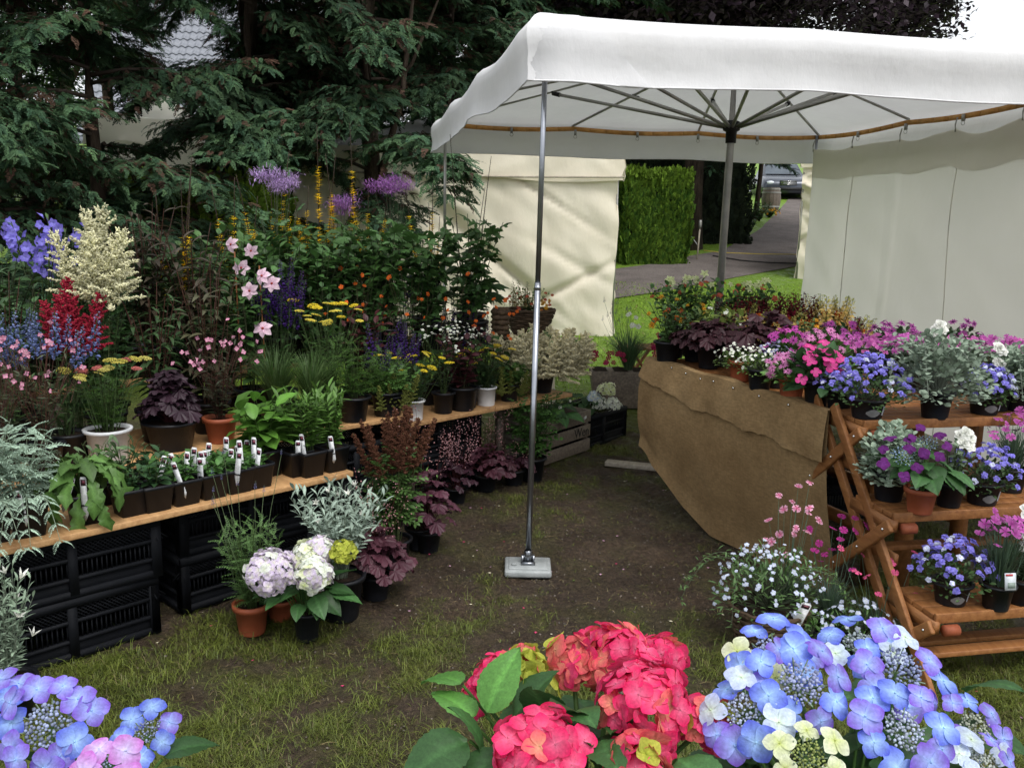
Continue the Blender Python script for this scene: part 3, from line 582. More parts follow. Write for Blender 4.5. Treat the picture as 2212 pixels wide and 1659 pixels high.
# curtain on the right-hand side
pB, pF = uloc(HW - .07, HD - .06, 0), uloc(HW - .07, -HD + .1, 0); cu = thing('side_curtain', 'grey white canvas curtain hung from hooks along the umbrella side', 'curtain', (UC[0] + (pB[0] + pF[0]) / 2, UC[1] + (pB[1] + pF[1]) / 2, 0)); mid = (pB + pF) / 2
def curt(i, j):
    p = pB * (1 - i) + pF * i - mid; zt = ZE - .15 - .035 * abs(math.sin(6 * math.pi * i)) ** .8 + .015 * math.sin(i * 31); z = .03 + (zt - .03) * j
    w = .03 * math.sin(i * 26 + 3 * math.sin(i * 5) - j * 5) * (.35 + .65 * (1 - j)) + .06 * (float(fbm(i * 5 + j * 2.2, j * 1.2, 1.3, 6)) - .5) * (1 - .4 * j) + .012 * (1 if abs(i - .33) < .012 else 0)
    return (p[0] + WV[0] * w, p[1] + WV[1] * w, z)
b = MB(); b.grid(curt, 110, 40); cc = b.obj('cloth', M['curtain'], cu)
b = MB(); b.grid(lambda i, j: tuple(np.array(curt(i, .885 + .115 * j)) - WV * (.006 + .003 * math.sin(i * 60))), 110, 5); b.obj('top_band', M['curtain'], cu)
for i in (.18, .52, .86):
    b = MB(); b.tube([np.array(curt(i, j)) - WV * .006 for j in np.linspace(0, .885, 20)], .0035, k=4); b.obj('seam', M['curtain'], cu)
for i in np.arange(0, 1.01, 1 / 6):
    t_ = np.array(curt(min(float(i), 1.), 1.)); b = MB(); b.tube([t_ - WV * .008 - np.array([0, 0, .02]), t_ - WV * .012 + np.array([0, 0, .03]), t_ + np.array([0, 0, .075])], .005, k=5); b.obj('hook', M['steel_dull'], cu)

# ------------------------------------------------------------------ plant stand on the left: boards on black crates
SO = np.array([-.663, 3.59, 0]); sa = math.atan2(.933, .917); SA = np.array([math.cos(sa), math.sin(sa), 0]); SN = np.array([-math.sin(sa), math.cos(sa), 0])
def st(s, n, z=0.): return SO + SA * s + SN * n + np.array([0, 0, z])
ZA, ZB, ZC, ZD = .46, .54, .462, .74; NC = .47
def tier(u, n, z):                      # on the stand: n metres behind the front edge, at height z, under image column u
    lo, hi = -2.2, 3.
    for _ in range(40):
        m = (lo + hi) / 2
        if proj(st(m, n, z))[0] < u: lo = m
        else: hi = m
    return st(lo, n, z)
def crate_parts(L=.60, D=.40, Hh=.215):
    t = .012; o = {}
    def panel(w):
        b = MB(); b.box((0, 0, Hh - .014), (w, .028, .028)); b.box((0, 0, .012), (w, .024, .024)); b.box((0, 0, Hh * .62), (w, .02, .012)); b.box((0, 0, Hh * .30), (w, .02, .012))
        nvv = int(w / .2); 
        for i in range(nvv + 1): b.box(((i / nvv - .5) * (w - .03), 0, Hh / 2), (.03, .026, Hh - .02))
        b.box((0, .004, Hh * .16), (w - .02, .006, Hh * .26))
        n_ = int(w / .016)
        for i in range(n_):
            x = (i + .5) / n_ * w - w / 2
            b.box((x, .002, Hh * .46), (.004, .006, Hh * .30))
            dx = .035
            for sg in (-1, 1): b.bar((x - sg * dx, .003 * sg, Hh * .63), (min(max(x + sg * dx, -w / 2), w / 2), .003 * sg, Hh * .9), .004, .004, (0, 1, 0))
        return b.mesh('side_panel', M['crate'], False)
    o['long'] = panel(L - .002); o['short'] = panel(D - .03)
    b = MB(); b.box((0, 0, .006), (L - .03, D - .03, .010)); o['base'] = b.mesh('crate_base', M['crate'], False)
    b = MB(); b.box((0, 0, Hh / 2), (.034, .034, Hh + .002)); o['post'] = b.mesh('corner_post', M['crate'], False); o['d'] = (L, D, Hh); return o
CP = crate_parts()
def crate(c, rz, label, group=None, name='plastic_crate'):
    L, D, Hh = CP['d']; r = thing(name, label, 'crate', c, rz, group)
    inst('side_panel', CP['long'], r, I3, (0, -D / 2 + .014, 0)); inst('side_panel', CP['long'], r, rotz(math.pi), (0, D / 2 - .014, 0))
    inst('side_panel', CP['short'], r, rotz(math.pi / 2), (L / 2 - .014, 0, 0)); inst('side_panel', CP['short'], r, rotz(-math.pi / 2), (-L / 2 + .014, 0, 0))
    inst('crate_base', CP['base'], r)
    for sx in (-1, 1):
        for sy in (-1, 1): inst('corner_post', CP['post'], r, I3, (sx * (L / 2 - .018), sy * (D / 2 - .018), 0))
    return r
GC = 'black plastic crates carrying the plant boards'
s0 = -.80                                # right end of the first stack along the stand
lv = ('resting on the ground', 'upper of its stack')
for k in range(2):
    for i, (s, n, nm) in enumerate([(s0 - .30 + .02 * k, .24, 'under the small square pots'), (s0 - .915 - .015 * k, .24, 'at the outer end of the lower board'), (s0 + .42 + .02 * k, .34, 'set back behind the terracotta potted herb')]):
        p = st(s, n); crate((p[0], p[1], .004 + .217 * k), sa + R_([1.0, -.6, 1.5][i] * (1 - 2 * k)), 'black crate ' + nm + ', ' + lv[k], GC)
for k in range(2):
    for (s, n, nm) in [(1.02, .80, 'under the right-hand board behind the dark coral bells'), (.34, .62, 'under the gap between the lower and right-hand boards')]:
        p = st(s, n); crate((p[0], p[1], .004 + .217 * k), sa, 'black crate ' + nm + ', ' + lv[k], GC)
for s in (-1.75, -1.05, -.35):
    for k in range(2):
        p = st(s, .74); crate((p[0], p[1], .004 + .29 * k), sa, 'black crate ' + {-1.75: 'in the shade behind the silver wormwood', -1.05: 'in the shade below the white bucket', -.35: 'in the shade below the broad leaved green plant', .35: 'in the shade behind the short board'}[s] + ', ' + lv[k], GC)
def board(label, s_0, s_1, n0, w, z, t=.022, mat='pine', name='wooden_board', tilt=0.):
    c = st((s_0 + s_1) / 2, n0 + w / 2, z - t / 2); b = MB(); nn = 24; Lb = s_1 - s_0
    b.box((0, 0, 0), (Lb, w, t)); o = b.obj(name, M[mat], None, False, loc=tuple(c)); o.rotation_euler = (0, tilt, sa); soften(o, .003); return tag(o, label, 'board')
board('long pine board holding the row of small square pots', -1.95, .02, 0, .20, ZA)
board('second pine board behind the row of small square pots', -1.95, -.02, .205, .17, ZA - .001)
board('raised pine board carrying the white bucket and the dark coral bells', -2.1, .68, .42, .555, ZB)
board('short pine board carrying the yellow yarrow in white pots', .70, 2.0, .52, .50, ZC)
board('highest pine board at the back of the plant stand', -2.3, 1.7, 1.06, .5, ZD)
for i, s in enumerate((-2.2, -1.5, -.75, 0., .8, 1.6)):
    b = MB()
    for n_ in (1.11, 1.50):
        b.box(tuple(st(s, n_, (ZD - .024) / 2) - st(s, 1.2, 0)), (.05, .05, ZD - .026), rotz(sa))
    b.box(tuple(st(s, 1.305, .3) - st(s, 1.2, 0)), (.04, .36, .04), rotz(sa)); o = b.obj('trestle', M['oldwood'], None, False, loc=tuple(st(s, 1.2, .002))); tag(o, 'weathered trestle under the highest board, ' + ('at its outer end behind the blue spikes', 'behind the creamy astilbe', 'behind the bronze foliage', 'behind the ornamental grass', 'behind the orange avens', 'at its end by the cream tent')[i], 'trestle', 'trestles under the highest board')
for s in (.80, 1.56):
    b = MB()
    b.box((0, 0, (ZC - .03) / 2), (.04, .04, ZC - .03), rotz(sa)); o = b.obj('prop_post', M['oldwood'], None, False, loc=tuple(st(s, .60 if s < 1 else .7, .002))); tag(o, 'dark wooden prop under the short board ' + ('beside the reddish astilbe' if s < 1 else 'at its free end by the bright pole'), 'post')

# ------------------------------------------------------------------ burlap covered table on the right
ZT = .79
TA, TB = onz(1402, 776, ZT), onz(1795, 892, ZT); tv = TB - TA; TL = np.linalg.norm(tv); tv = tv / TL; tn = np.array([-tv[1], tv[0], 0])     # tn points right-away
tt = thing('trestle_table', 'flower table whose side is hidden by brown burlap', 'table', ((TA + TB)[0] / 2 + tn[0] * .4, (TA + TB)[1] / 2 + tn[1] * .4, 0))
to = np.array(tt.location); az = math.atan2(tv[1], tv[0]); DPT = .9
for k in range(6):
    c = (TA + TB) / 2 + tn * (.02 + DPT / 6 * (k + .5)) - to; b = MB(); b.box((c[0], c[1], ZT - .014), (TL - .02 - .01 * (k % 2), DPT / 6 - .006, .024), rotz(az)); o = b.obj('plank', M['larch'], tt, False); soften(o, .003)
for t in (.06, .94):
    for n_ in (.34, DPT - .08):
        c = TA + tv * TL * t + tn * n_ - to; b = MB(); b.box((c[0], c[1], (ZT - .03) / 2), (.05, .05, ZT - .03), rotz(az)); b.obj('leg', M['larch'], tt, False)
for n_ in (.34, DPT - .08):
    b = MB(); b.bar(TA + tv * TL * .06 + tn * n_ - to + np.array([0, 0, .25 - ZT]), TA + tv * TL * .94 + tn * n_ - to + np.array([0, 0, .25 - ZT]), .03, .05); b.obj('stretcher', M['larch'], tt, False)
def m_burlap():
    m, n, out = mat_new('burlap'); f = noise(n, 3.2, 5); f2 = noise(n, 130., 3, stretch=(1, 1, .2)); c = ramp(n, f, [(.25, (.19, .12, .056)), (.5, (.25, .165, .080)), (.75, (.30, .205, .104))])
    c2 = ramp(n, f2, [(.3, (.90, .90, .90)), (.7, (1.08, 1.08, 1.08))]); col = mixc(n, 1., c, c2, 'MULTIPLY')
    wv1 = noise(n, 330., 2, stretch=(1, 1, .12)); wv2 = noise(n, 330., 2, stretch=(.12, .12, 1)); ad = N(n, 'ShaderNodeMath', operation='ADD'); n.links.new(wv1, ad.inputs[0]); n.links.new(wv2, ad.inputs[1]); wv = ad.outputs[0]; col = mixc(n, 1., col, ramp(n, wv, [(.35, (.0, .0, .0)), (1., (1., 1., 1.))]), 'MULTIPLY') if False else mixc(n, 1., col, ramp(n, noise(n, 130., 3, stretch=(.3, .3, 1)), [(.35, (.84, .84, .84)), (.65, (1.12, 1.12, 1.12))]), 'MULTIPLY'); n.links.new(principled(n, col, .95, .1, 0, wv, .3, .003), out.inputs[0]); return m
M['burlap'] = m_burlap()
bu = thing('burlap_cloth', 'brown burlap cloth draped over the side of the flower table', 'cloth', tuple((TA + TB) / 2 * [1, 1, 0])); bo = np.array(bu.location)
hem = [(0, -.03, .33), (.12, -.02, .25), (.28, .015, .10), (.42, .05, .02), (.6, .10, .012), (.8, .12, .010), (1., .13, .010)]
def hemp(t):
    for (a, n0, z0), (c, n1, z1) in zip(hem, hem[1:]):
        if t <= c + 1e-6: k = (t - a) / (c - a); k = k * k * (3 - 2 * k) * .5 + k * .5; return n0 + (n1 - n0) * k, z0 + (z1 - z0) * k
    return hem[-1][1:]
def drape(i, j, off=0.):
    hn, hz_ = hemp(i); zt = ZT + .012 - .012 * math.sin(i * 22) * .4; z = zt + (hz_ - zt) * j; bulge = -.035 * math.sin(math.pi * min(j * 1.15, 1)) * (1 - .3 * i)
    nn = -.012 + hn * j ** 1.3 + bulge + .006 * math.sin(i * 21 + 2.5 * math.sin(i * 7)) * j + .014 * (float(fbm(i * 4, j * 3, 1.6, 15)) - .5)
    p = TA + tv * TL * (i * 1.005) + tn * (nn - off) - bo; return (p[0], p[1], z)
b = MB(); b.grid(lambda i, j: drape(i, j), 60, 34); b.obj('lower_layer', M['burlap'], bu)
def flap(i, j):
    k = .20 + (.006 * random.uniform(-1, 1) if j == 1 else 0) + .010 * math.sin(i * 8) + .005 * math.sin(i * 23) + .003 * math.sin(i * 71) + .05 * i; p = np.array(drape(i, j * k, .007 + .012 * math.sin(j * math.pi / 2) + .006 * math.sin(i * 40) * j)); return tuple(p)
b = MB(); b.grid(flap, 70, 8); b.grid(lambda i, j: (tuple(np.array(flap(i, 0)) + np.array([tn[0], tn[1], 0]) * j * (.05 + .012 * math.sin(i * 17)) + np.array([0, 0, .004 * math.sin(j * 3)]))), 70, 3); b.obj('folded_flap', M['burlap'], bu)
b = MB(); b.lathe([(.006, 0), (.004, .003), (.001, .004)], 8, capt=True); tk = b.mesh('tack', M['chrome'])
for i in (.2, .29, .38, .46, .57, .70, .84): p = np.array(flap(i, .12)); inst('tack', tk, bu, frame(np.array([0, 0, 1]), tn)[:, [0, 2, 1]] if False else frame((0, 0, 1.), -tn), p - tn * .006)

# raised bench at the back of the flower table
BA, BB = np.array([.98, 5.2, 0]), np.array([2.55, 4.62, 0]); bd = (BB - BA) / np.linalg.norm(BB - BA); bn = np.array([-bd[1], bd[0], 0]); ZR = .80; bl = np.linalg.norm(BB - BA)
bt = thing('bench', 'raised wooden bench behind the flower table carrying snapdragons', 'bench', tuple((BA + BB) / 2 + bn * .16)); b0 = np.array(bt.location); az2 = math.atan2(bd[1], bd[0])
for k in range(2):
    c = (BA + BB) / 2 + bn * (.08 + .165 * k) - b0; b = MB(); b.box((c[0], c[1], ZR - .012), (bl, .16, .022), rotz(az2)); b.obj('plank', M['larch'], bt, False)
for t in (.05, .95):
    for n_ in (.03, .28):
        c = BA + bd * bl * t + bn * n_ - b0; b = MB(); b.box((c[0], c[1], (ZR - .026) / 2), (.04, .04, ZR - .026), rotz(az2)); b.obj('leg', M['larch'], bt, False)

# ------------------------------------------------------------------ folding wooden plant steps on the right
P0, P1 = onz(1868, 912, .80), onz(2212, 902, .80); xv = (P1 - P0) / np.linalg.norm(P1 - P0); fv = np.array([xv[1], -xv[0], 0]); WS = 1.25         # fv: towards the viewer
ps = thing('plant_steps', 'folding wooden plant steps with three shelves beside the burlap table', 'plant stand', tuple(P0 * [1, 1, 0])); p_o = np.array(ps.location); azs = math.atan2(xv[1], xv[0])
F0 = -.02
low = onz(2022, 1330, .265) - p_o; midp = onz(1932, 1112, .535) - p_o
fr = [(0., .80), (float(midp @ fv), .535), (float(low @ fv), .265)]; xo = [0., float(midp @ xv), float(low @ xv)]
SD = .23
for k, ((fz, z), x0) in enumerate(zip(fr, xo)):
    sh = MB(); sh.box(tuple(xv * (x0 + WS / 2) + fv * (fz - .005) + np.array([0, 0, z - .012])), (WS, .012, .034), rotz(azs)); shelf = sh.obj('shelf', M['larch'], ps, False); soften(shelf, .002)
    for j in range(4):
        q = MB(); q.box(tuple(xv * (x0 + WS / 2) + fv * (fz - .04 - j * .056) + np.array([0, 0, z - .009])), (WS, .05, .017), rotz(azs)); o = q.obj('slat', M['larch'], shelf, False); soften(o, .002)
bot = onz(2032, 1512, 0.) - p_o
for side in (0., WS - .03):
    xs_ = xv * side
    topL = fv * -.16 + np.array([0, 0, .83]); botL = bot.copy(); sl_ = botL - topL
    for j, (dn, e) in enumerate([(0., 1.), (.17, .93)]):
        a = topL - fv * dn + xs_ + xv * (-.03 + .022 * j); c = topL - fv * dn + sl_ * e + xs_ + xv * (-.03 + .022 * j); c[2] = max(c[2], .0)
        if j: c = a + (c - a) * (a[2] / (a[2] - c[2] + 1e-9)) if c[2] < 0 else c
        q = MB(); q.bar(a, c, .018, .042, fv); o = q.obj('leg', M['larch'], ps, False); soften(o, .003)
    for k, ((fz, z), x0) in enumerate(zip(fr, xo)):
        a = fv * (fz + .005) + np.array([0, 0, z - .035]) + xs_ + xv * (x0 - .015); c = a - fv * .33 - np.array([0, 0, .27])
        q = MB(); q.bar(a, c, .018, .045, fv); o = q.obj('cross_brace', M['larch'], ps, False); soften(o, .006, 3)
        for t in (.08, .5, .92):
            q = MB(); pp = a * (1 - t) + c * t; q.lathe([(.006, 0), (.005, .004), (.001, .006)], 8); inst('bolt', q.mesh('bolt', M['chrome']), ps, frame((0, 0, 1.), -xv), pp - xv * .009)
        q = MB(); q.bar(fv * (fz + .01) + np.array([0, 0, z - .04]) + xs_ + xv * (x0 + .0), fv * (fz - SD - .02) + np.array([0, 0, z - .035]) + xs_ + xv * x0, .02, .04); q.obj('shelf_bearer', M['larch'], ps, False)
        q = MB(); q.tube([fv * (fz + .018) + np.array([0, 0, z - .045]) + xs_ + xv * (x0 + .02), fv * (fz + .018) + np.array([0, 0, z - .045]) + xs_ + xv * (x0 + .07)], .019, k=10); q.obj('hinge_dowel', M['larch_end'], ps, False)
    if side == 0.:
        for z in (.62, .36, .18):
            t = (.83 - z) / .83; a = topL + sl_ * t + xs_ - xv * .01; q = MB(); q.bar(a + xv * .02, a - fv * .2 + xv * .02, .016, .04); q.obj('spacer', M['larch'], ps, False)
for (t, dn) in ((.86, .0), (.72, .02), (.58, .17), (.9, .17)):
    a = fv * -.16 + np.array([0, 0, .83]) + sl_ * t - fv * dn - xv * .0; q = MB(); q.bar(a, a + xv * (WS - .03), .018, .052, fv); o = q.obj('cross_rail', M['larch'], ps, False); soften(o, .003)
FR_PT = lambda k, x, n_: p_o + xv * x + fv * (fr[k][0] - n_) + np.array([0, 0, fr[k][1]])

# ------------------------------------------------------------------ small things on the ground
a, c = onz(1312, 996, .03), onz(1432, 1008, .03); b = MB(); d = c - a; b.box((0, 0, 0), (np.linalg.norm(d) + .12, .075, .028)); o = b.obj('plank_offcut', M['palewood'], None, False, loc=tuple((a + c) / 2 + np.array([.05, 0, -.014]))); o.rotation_euler = (0, 0, math.atan2(d[1], d[0])); soften(o, .003); tag(o, 'pale plank offcut lying in front of the burlap cloth', 'plank')
# bench below the frame that carries the three front hydrangeas
fb_ = thing('display_bench', 'low wooden bench under the big hydrangeas in front', 'bench', (0, .98, 0))
for k in range(4):
    b = MB(); b.box((0, -.24 + .16 * k, .485), (2.6, .15, .025)); o = b.obj('plank', M['oldwood'], fb_, False)
for x in (-1.2, 0, 1.2):
    for y in (-.22, .22): b = MB(); b.box((x, y, .236), (.06, .06, .473)); b.obj('leg', M['oldwood'], fb_, False)
# ------------------------------------------------------------------ leaf and flower shapes
def leaf_t(prof, fold=.25, droop=.5, cols=3, edge=0., seed=0, vein=1.25, tip=1., wave=0., tipc=None):
    """prof: list of (t, half width); unit length along +Y, upper side +Z, bending down with droop."""
    r = random.Random(seed); v = []; c = []; f = []; y = z = 0.; pt = 0.; n = len(prof); xsn = np.linspace(-1, 1, cols)
    for i, (t, w) in enumerate(prof):
        a = droop * (t + pt) / 2; y += (t - pt) * math.cos(a); z -= (t - pt) * math.sin(a); pt = t
        for x in xsn:
            ww = w * (1 + edge * (1 if i % 2 else -1) * (abs(x) > .9)); v.append((x * ww, y + edge * .1 * abs(x) * (i % 2), z + fold * abs(x) * ww + wave * math.sin(t * 15 + seed + 2 * x) * abs(x) * w))
            m = (vein if abs(x) < .2 else 1.) * (1 + (tip - 1) * t); c.append((m, m, m) if tipc is None else tuple(m * ((1 - t) + t * q) for q in tipc))
    f = [(i * cols + j, i * cols + j + 1, (i + 1) * cols + j + 1, (i + 1) * cols + j) for i in range(n - 1) for j in range(cols - 1)]
    return T(v, f, c)
OV = [(0, .02), (.12, .14), (.3, .24), (.5, .27), (.7, .22), (.87, .11), (1, .01)]
LAN = [(0, .015), (.2, .08), (.45, .12), (.7, .09), (1, .005)]
LIN = [(0, .02), (.4, .035), (.75, .03), (1, .003)]
SPO = [(0, .03), (.25, .07), (.5, .14), (.75, .19), (.92, .13), (1, .02)]
RND = [(0, .05), (.2, .3), (.5, .42), (.8, .34), (1, .06)]
JAG = [(0, .03), (.12, .05), (.2, .09), (.28, .07), (.38, .15), (.46, .10), (.58, .19), (.66, .13), (.76, .17), (.85, .09), (1, .01)]
def lobed(nl=7, deep=.25, sharp=1., seed=0, teeth=0., cup=.15, spanang=2.75, vein=.8):
    r = random.Random(seed); n = nl * 8; v = [(0, 0, 0)]; c = [(vein,) * 3]; f = []
    for ring, k in ((0, .5), (1, 1.)):
        for i in range(n + 1):
            a = -spanang + 2 * spanang * i / n; ph = (i / n * nl) % 1; lob = (1 - abs(2 * ph - 1)) ** sharp; rr = (1 - deep) + deep * lob
            rr *= 1 - .28 * abs(a) / math.pi; rr *= 1 + teeth * (1 if i % 2 else -1) * (ring == 1); rr *= k if ring else (.5 * (1 - deep * .4))
            m = 1.0 if ring else (1.0 - (1 - vein) * lob)
            v.append((rr * math.sin(a) * .55, rr * math.cos(a) * .55 + .1 * k, -cup * rr * rr * .6 + .05 * math.sin(a * nl + seed) * k + r.uniform(-.02, .02) * ring)); c.append((m,) * 3)
    w = n + 1
    for i in range(n): f.append((0, 1 + i + 1, 1 + i)); f.append((1 + i, 1 + i + 1, 1 + w + i + 1, 1 + w + i))
    return T(v, f, c)
def pinnate(n=7, ll=.22, prof=LAN, seed=0, droop=.5, spread=1.0, taper=.6, w=1.):
    r = random.Random(seed); b = MB(); lt = leaf_t(prof, .2, .5); P = []
    for i in range(n + 1):
        t = i / n; P.append(np.array([0, t * math.cos(droop * t * .6), -t * math.sin(droop * t * .6)]))
    b.tube(P, .014, .005, (1.1, 1.1, 1.), 3, False)
    for i in range(1, n + 1):
        for sd in (-1, 1):
            a = spread * r.uniform(.8, 1.15) * sd; s = ll * (1 - taper * (i / n) ** 2) * r.uniform(.8, 1.15); g = r.uniform(.8, 1.2); b.add(lt, frame((math.sin(a), math.cos(a), -.15), (0, 0, 1)) * s * np.array([w, 1, 1]), P[i], (g, g, g))
    b.add(lt, frame(P[n] - P[n - 1]) * ll * .6, P[n])
    t = T([(0, 0, 0)], [(0,)]); t.v = np.concatenate(b.V); t.i = np.concatenate(b.I); t.s = np.concatenate(b.S); t.c = np.concatenate(b.C); return t
def as_t(b):
    t = T([(0, 0, 0)], [(0,)]); t.v = np.concatenate(b.V); t.i = np.concatenate(b.I); t.s = np.concatenate(b.S); t.c = np.concatenate(b.C); return t
def bigleaf(seed):                      # hydrangea leaf: toothed, with sunken side veins
    r = random.Random(seed); v = []; c = []; n = 22; cols = 9; ph = r.uniform(0, 6); dr = r.uniform(.35, 1.0)
    y = z = 0.; 
    for i in range(n + 1):
        t = i / n; a = dr * t; y += math.cos(a) / n; z -= math.sin(a) / n; w = .36 * math.sin(math.pi * min(1, t ** .78)) ** .8 * (1 - .25 * t) + .004; w *= 1 + .05 * (i % 2) * (t < .96)
        for j in range(cols):
            x = j / (cols - 1) * 2 - 1; vv = abs(math.sin((t - abs(x) * .22) * math.pi * 6.5)); k = .02 * vv * (abs(x) > .05) + .20 * abs(x) * w - .10 * x * x * w + .02 * math.sin(5 * t + ph + 2 * x)
            v.append((x * w, y, z + k)); q = 1 + .28 * (1 - vv) ** 4 + (.5 if abs(x) < .1 else 0); c.append((q, q, q * .95))
    f = [(i * cols + j, i * cols + j + 1, (i + 1) * cols + j + 1, (i + 1) * cols + j) for i in range(n) for j in range(cols - 1)]
    return T(v, f, c)
def mix3(a, b, t): return tuple(a[i] * (1 - t) + b[i] * t for i in range(3))
def petals(n, prof, tilt, cin, cout, layers=1, fold=.2, droop=.4, centre=None, cr=.1, lscale=.75, ltilt=.35, seed=0, jit=.12, cols=3, notch=0., cp=1.4):
    """flower facing +Z, petals of unit length; colours run from cin at the base to cout at the rim"""
    r = random.Random(seed); b = MB()
    for L in range(layers):
        for i in range(n):
            t = leaf_t(prof, fold, droop * r.uniform(.6, 1.4), cols, 0, r.randrange(99), 1.)
            k = t.v[:, 1:2].clip(0, 1) ** cp; t.c = np.array(cin) * (1 - k) + np.array(cout) * k; t.c = t.c * r.uniform(.9, 1.1)
            if notch: t.v[:, 1] += notch * np.where(np.abs(t.v[:, 0]) > .02, 1, -1) * (t.v[:, 1] > .8)
            a = 2 * math.pi * (i + .5 * L) / n + r.uniform(-jit, jit); e = tilt + ltilt * L + r.uniform(-jit, jit); s = lscale ** L * r.uniform(.9, 1.08)
            b.add(t, frame((math.cos(a) * math.cos(e), math.sin(a) * math.cos(e), math.sin(e)), (-math.cos(a) * math.sin(e), -math.sin(a) * math.sin(e), math.cos(e) + .001)) * s, (0, 0, .02 * L))
    if centre is not None: b.lathe([(cr, 0), (cr * .95, cr * .5), (cr * .5, cr * .85), (.01, cr)], 8, (0, 0, .02), centre)
    return as_t(b)
_ic = []
def bead():
    g = (1 + 5 ** .5) / 2; v = np.array([(-1, g, 0), (1, g, 0), (-1, -g, 0), (1, -g, 0), (0, -1, g), (0, 1, g), (0, -1, -g), (0, 1, -g), (g, 0, -1), (g, 0, 1), (-g, 0, -1), (-g, 0, 1)], float); v /= np.linalg.norm(v[0])
    f = [(0, 11, 5), (0, 5, 1), (0, 1, 7), (0, 7, 10), (0, 10, 11), (1, 5, 9), (5, 11, 4), (11, 10, 2), (10, 7, 6), (7, 1, 8), (3, 9, 4), (3, 4, 2), (3, 2, 6), (3, 6, 8), (3, 8, 9), (4, 9, 5), (2, 4, 11), (6, 2, 10), (8, 6, 7), (9, 8, 1)]; return T(v, f)
BEAD = bead(); OCT = T([(1, 0, 0), (0, 1, 0), (-1, 0, 0), (0, -1, 0), (0, 0, 1), (0, 0, -1)], [(0, 1, 4), (1, 2, 4), (2, 3, 4), (3, 0, 4), (1, 0, 5), (2, 1, 5), (3, 2, 5), (0, 3, 5)])
def spike(n, w, col, tipc, seed=0, L=1., bit=.09, t0=0., gap=0., stemc=(.06, .10, .03), lip=True):
    """flower spike along +Z"""
    r = random.Random(seed); b = MB(); b.tube([(0, 0, 0), (.01, 0, L * .5), (0, .01, L)], .012, .006, stemc, 4); pt = leaf_t(RND, .5, .9)
    for i in range(n):
        t = t0 + (1 - t0) * (i + r.random() * .6) / n; a = i * 2.4 + r.uniform(-.3, .3); rr = w * (1 - .75 * t) * r.uniform(.7, 1.1); cc = np.array(mix3(col, tipc, t ** 2)) * r.uniform(.7, 1.25)
        p = np.array([math.cos(a) * rr * .35, math.sin(a) * rr * .35, t * L]); d = np.array([math.cos(a), math.sin(a), .55]); s = bit * (1 - .6 * t) * r.uniform(.8, 1.2)
        b.add(pt, frame(d, (0, 0, 1), r.uniform(-.5, .5)) * s, p, cc)
        if lip: b.add(pt, frame(d * [1, 1, -.4], (0, 0, 1), r.uniform(-.5, .5)) * s * .8, p + np.array([0, 0, -.01]), cc * .85)
    return as_t(b)
def plume(col, seed=0, nb=30, w=.30, L=1., fuzz=30, open_=.9, bs=.030, stemc=(.18, .2, .08)):
    """astilbe plume along +Z"""
    r = random.Random(seed); b = MB(); b.tube([(0, 0, 0), (.01, 0, .5 * L), (0, 0, L)], .008, .003, stemc, 4)
    for i in range(nb):
        t = .05 + .93 * i / nb; a = i * 2.4 + r.uniform(-.3, .3); l = w * (1 - t) ** .75 * r.uniform(.8, 1.15) + .04; p = np.array([0, 0, t * L]); d = np.array([math.cos(a), math.sin(a), open_ * (.45 + .8 * t)]); d /= np.linalg.norm(d)
        e = p + d * l + np.array([0, 0, -.10 * l]); b.tube([p, e], .004, .002, stemc, 3, False); nf = max(4, int(fuzz * l / w * 1.2))
        for k in range(nf):
            s = (k + .8) / nf; q = p * (1 - s) + e * s; g = r.uniform(.8, 1.12)
            for m in range(2):
                off = np.array([r.gauss(0, 1), r.gauss(0, 1), r.gauss(0, 1)]) * .017 * (1.3 - s); b.add(OCT, frame((r.gauss(0, 1), r.gauss(0, 1), r.gauss(0, 1))) * bs * r.uniform(.6, 1.2) * (1.2 - .45 * s) * np.array([.6, 1.5, .6]), q + off, np.array(col) * g)
    return as_t(b)
def umbel(col, seed=0, n=60, h=.22, bs=.085, under=(.08, .11, .05)):
    """flat yarrow head of radius 1 facing +Z"""
    r = random.Random(seed); b = MB()
    for i in range(n):
        t = math.sqrt((i + .5) / n); a = i * 2.4; g = r.uniform(.75, 1.2); b.add(OCT, rotz(r.random() * 3) * np.array([1, 1, .8]) * bs * 1.5 * r.uniform(.8, 1.2), (t * math.cos(a) + r.uniform(-.04, .04), t * math.sin(a) + r.uniform(-.04, .04), h * (1 - t * t) + r.uniform(-.03, .03)), np.array(col) * g)
    for i in range(10): a = i * .628; b.tube([(0, 0, -.6), (math.cos(a) * .7, math.sin(a) * .7, -.05)], .02, .015, under, 3, False)
    return as_t(b)
def rosette_f(col, cin, seed=0, layers=4, n=6, prof=RND, jit=.25):
    return petals(n, prof, .15, cin, col, layers, .3, .5, None, .1, .8, .33, seed, jit)
_cache = {}
def pool(key, fn, nvar=4, mat='petal', name='flower', smooth=True):
    """a few shape variants, shared by all copies"""
    if key not in _cache:
        _cache[key] = [MB().add(fn(i)).mesh(name, M[mat], smooth) for i in range(nvar)]
    return _cache[key]
def tpool(key, fn, nvar=3):
    if ('t', key) not in _cache: _cache[('t', key)] = [fn(i) for i in range(nvar)]
    return _cache[('t', key)]

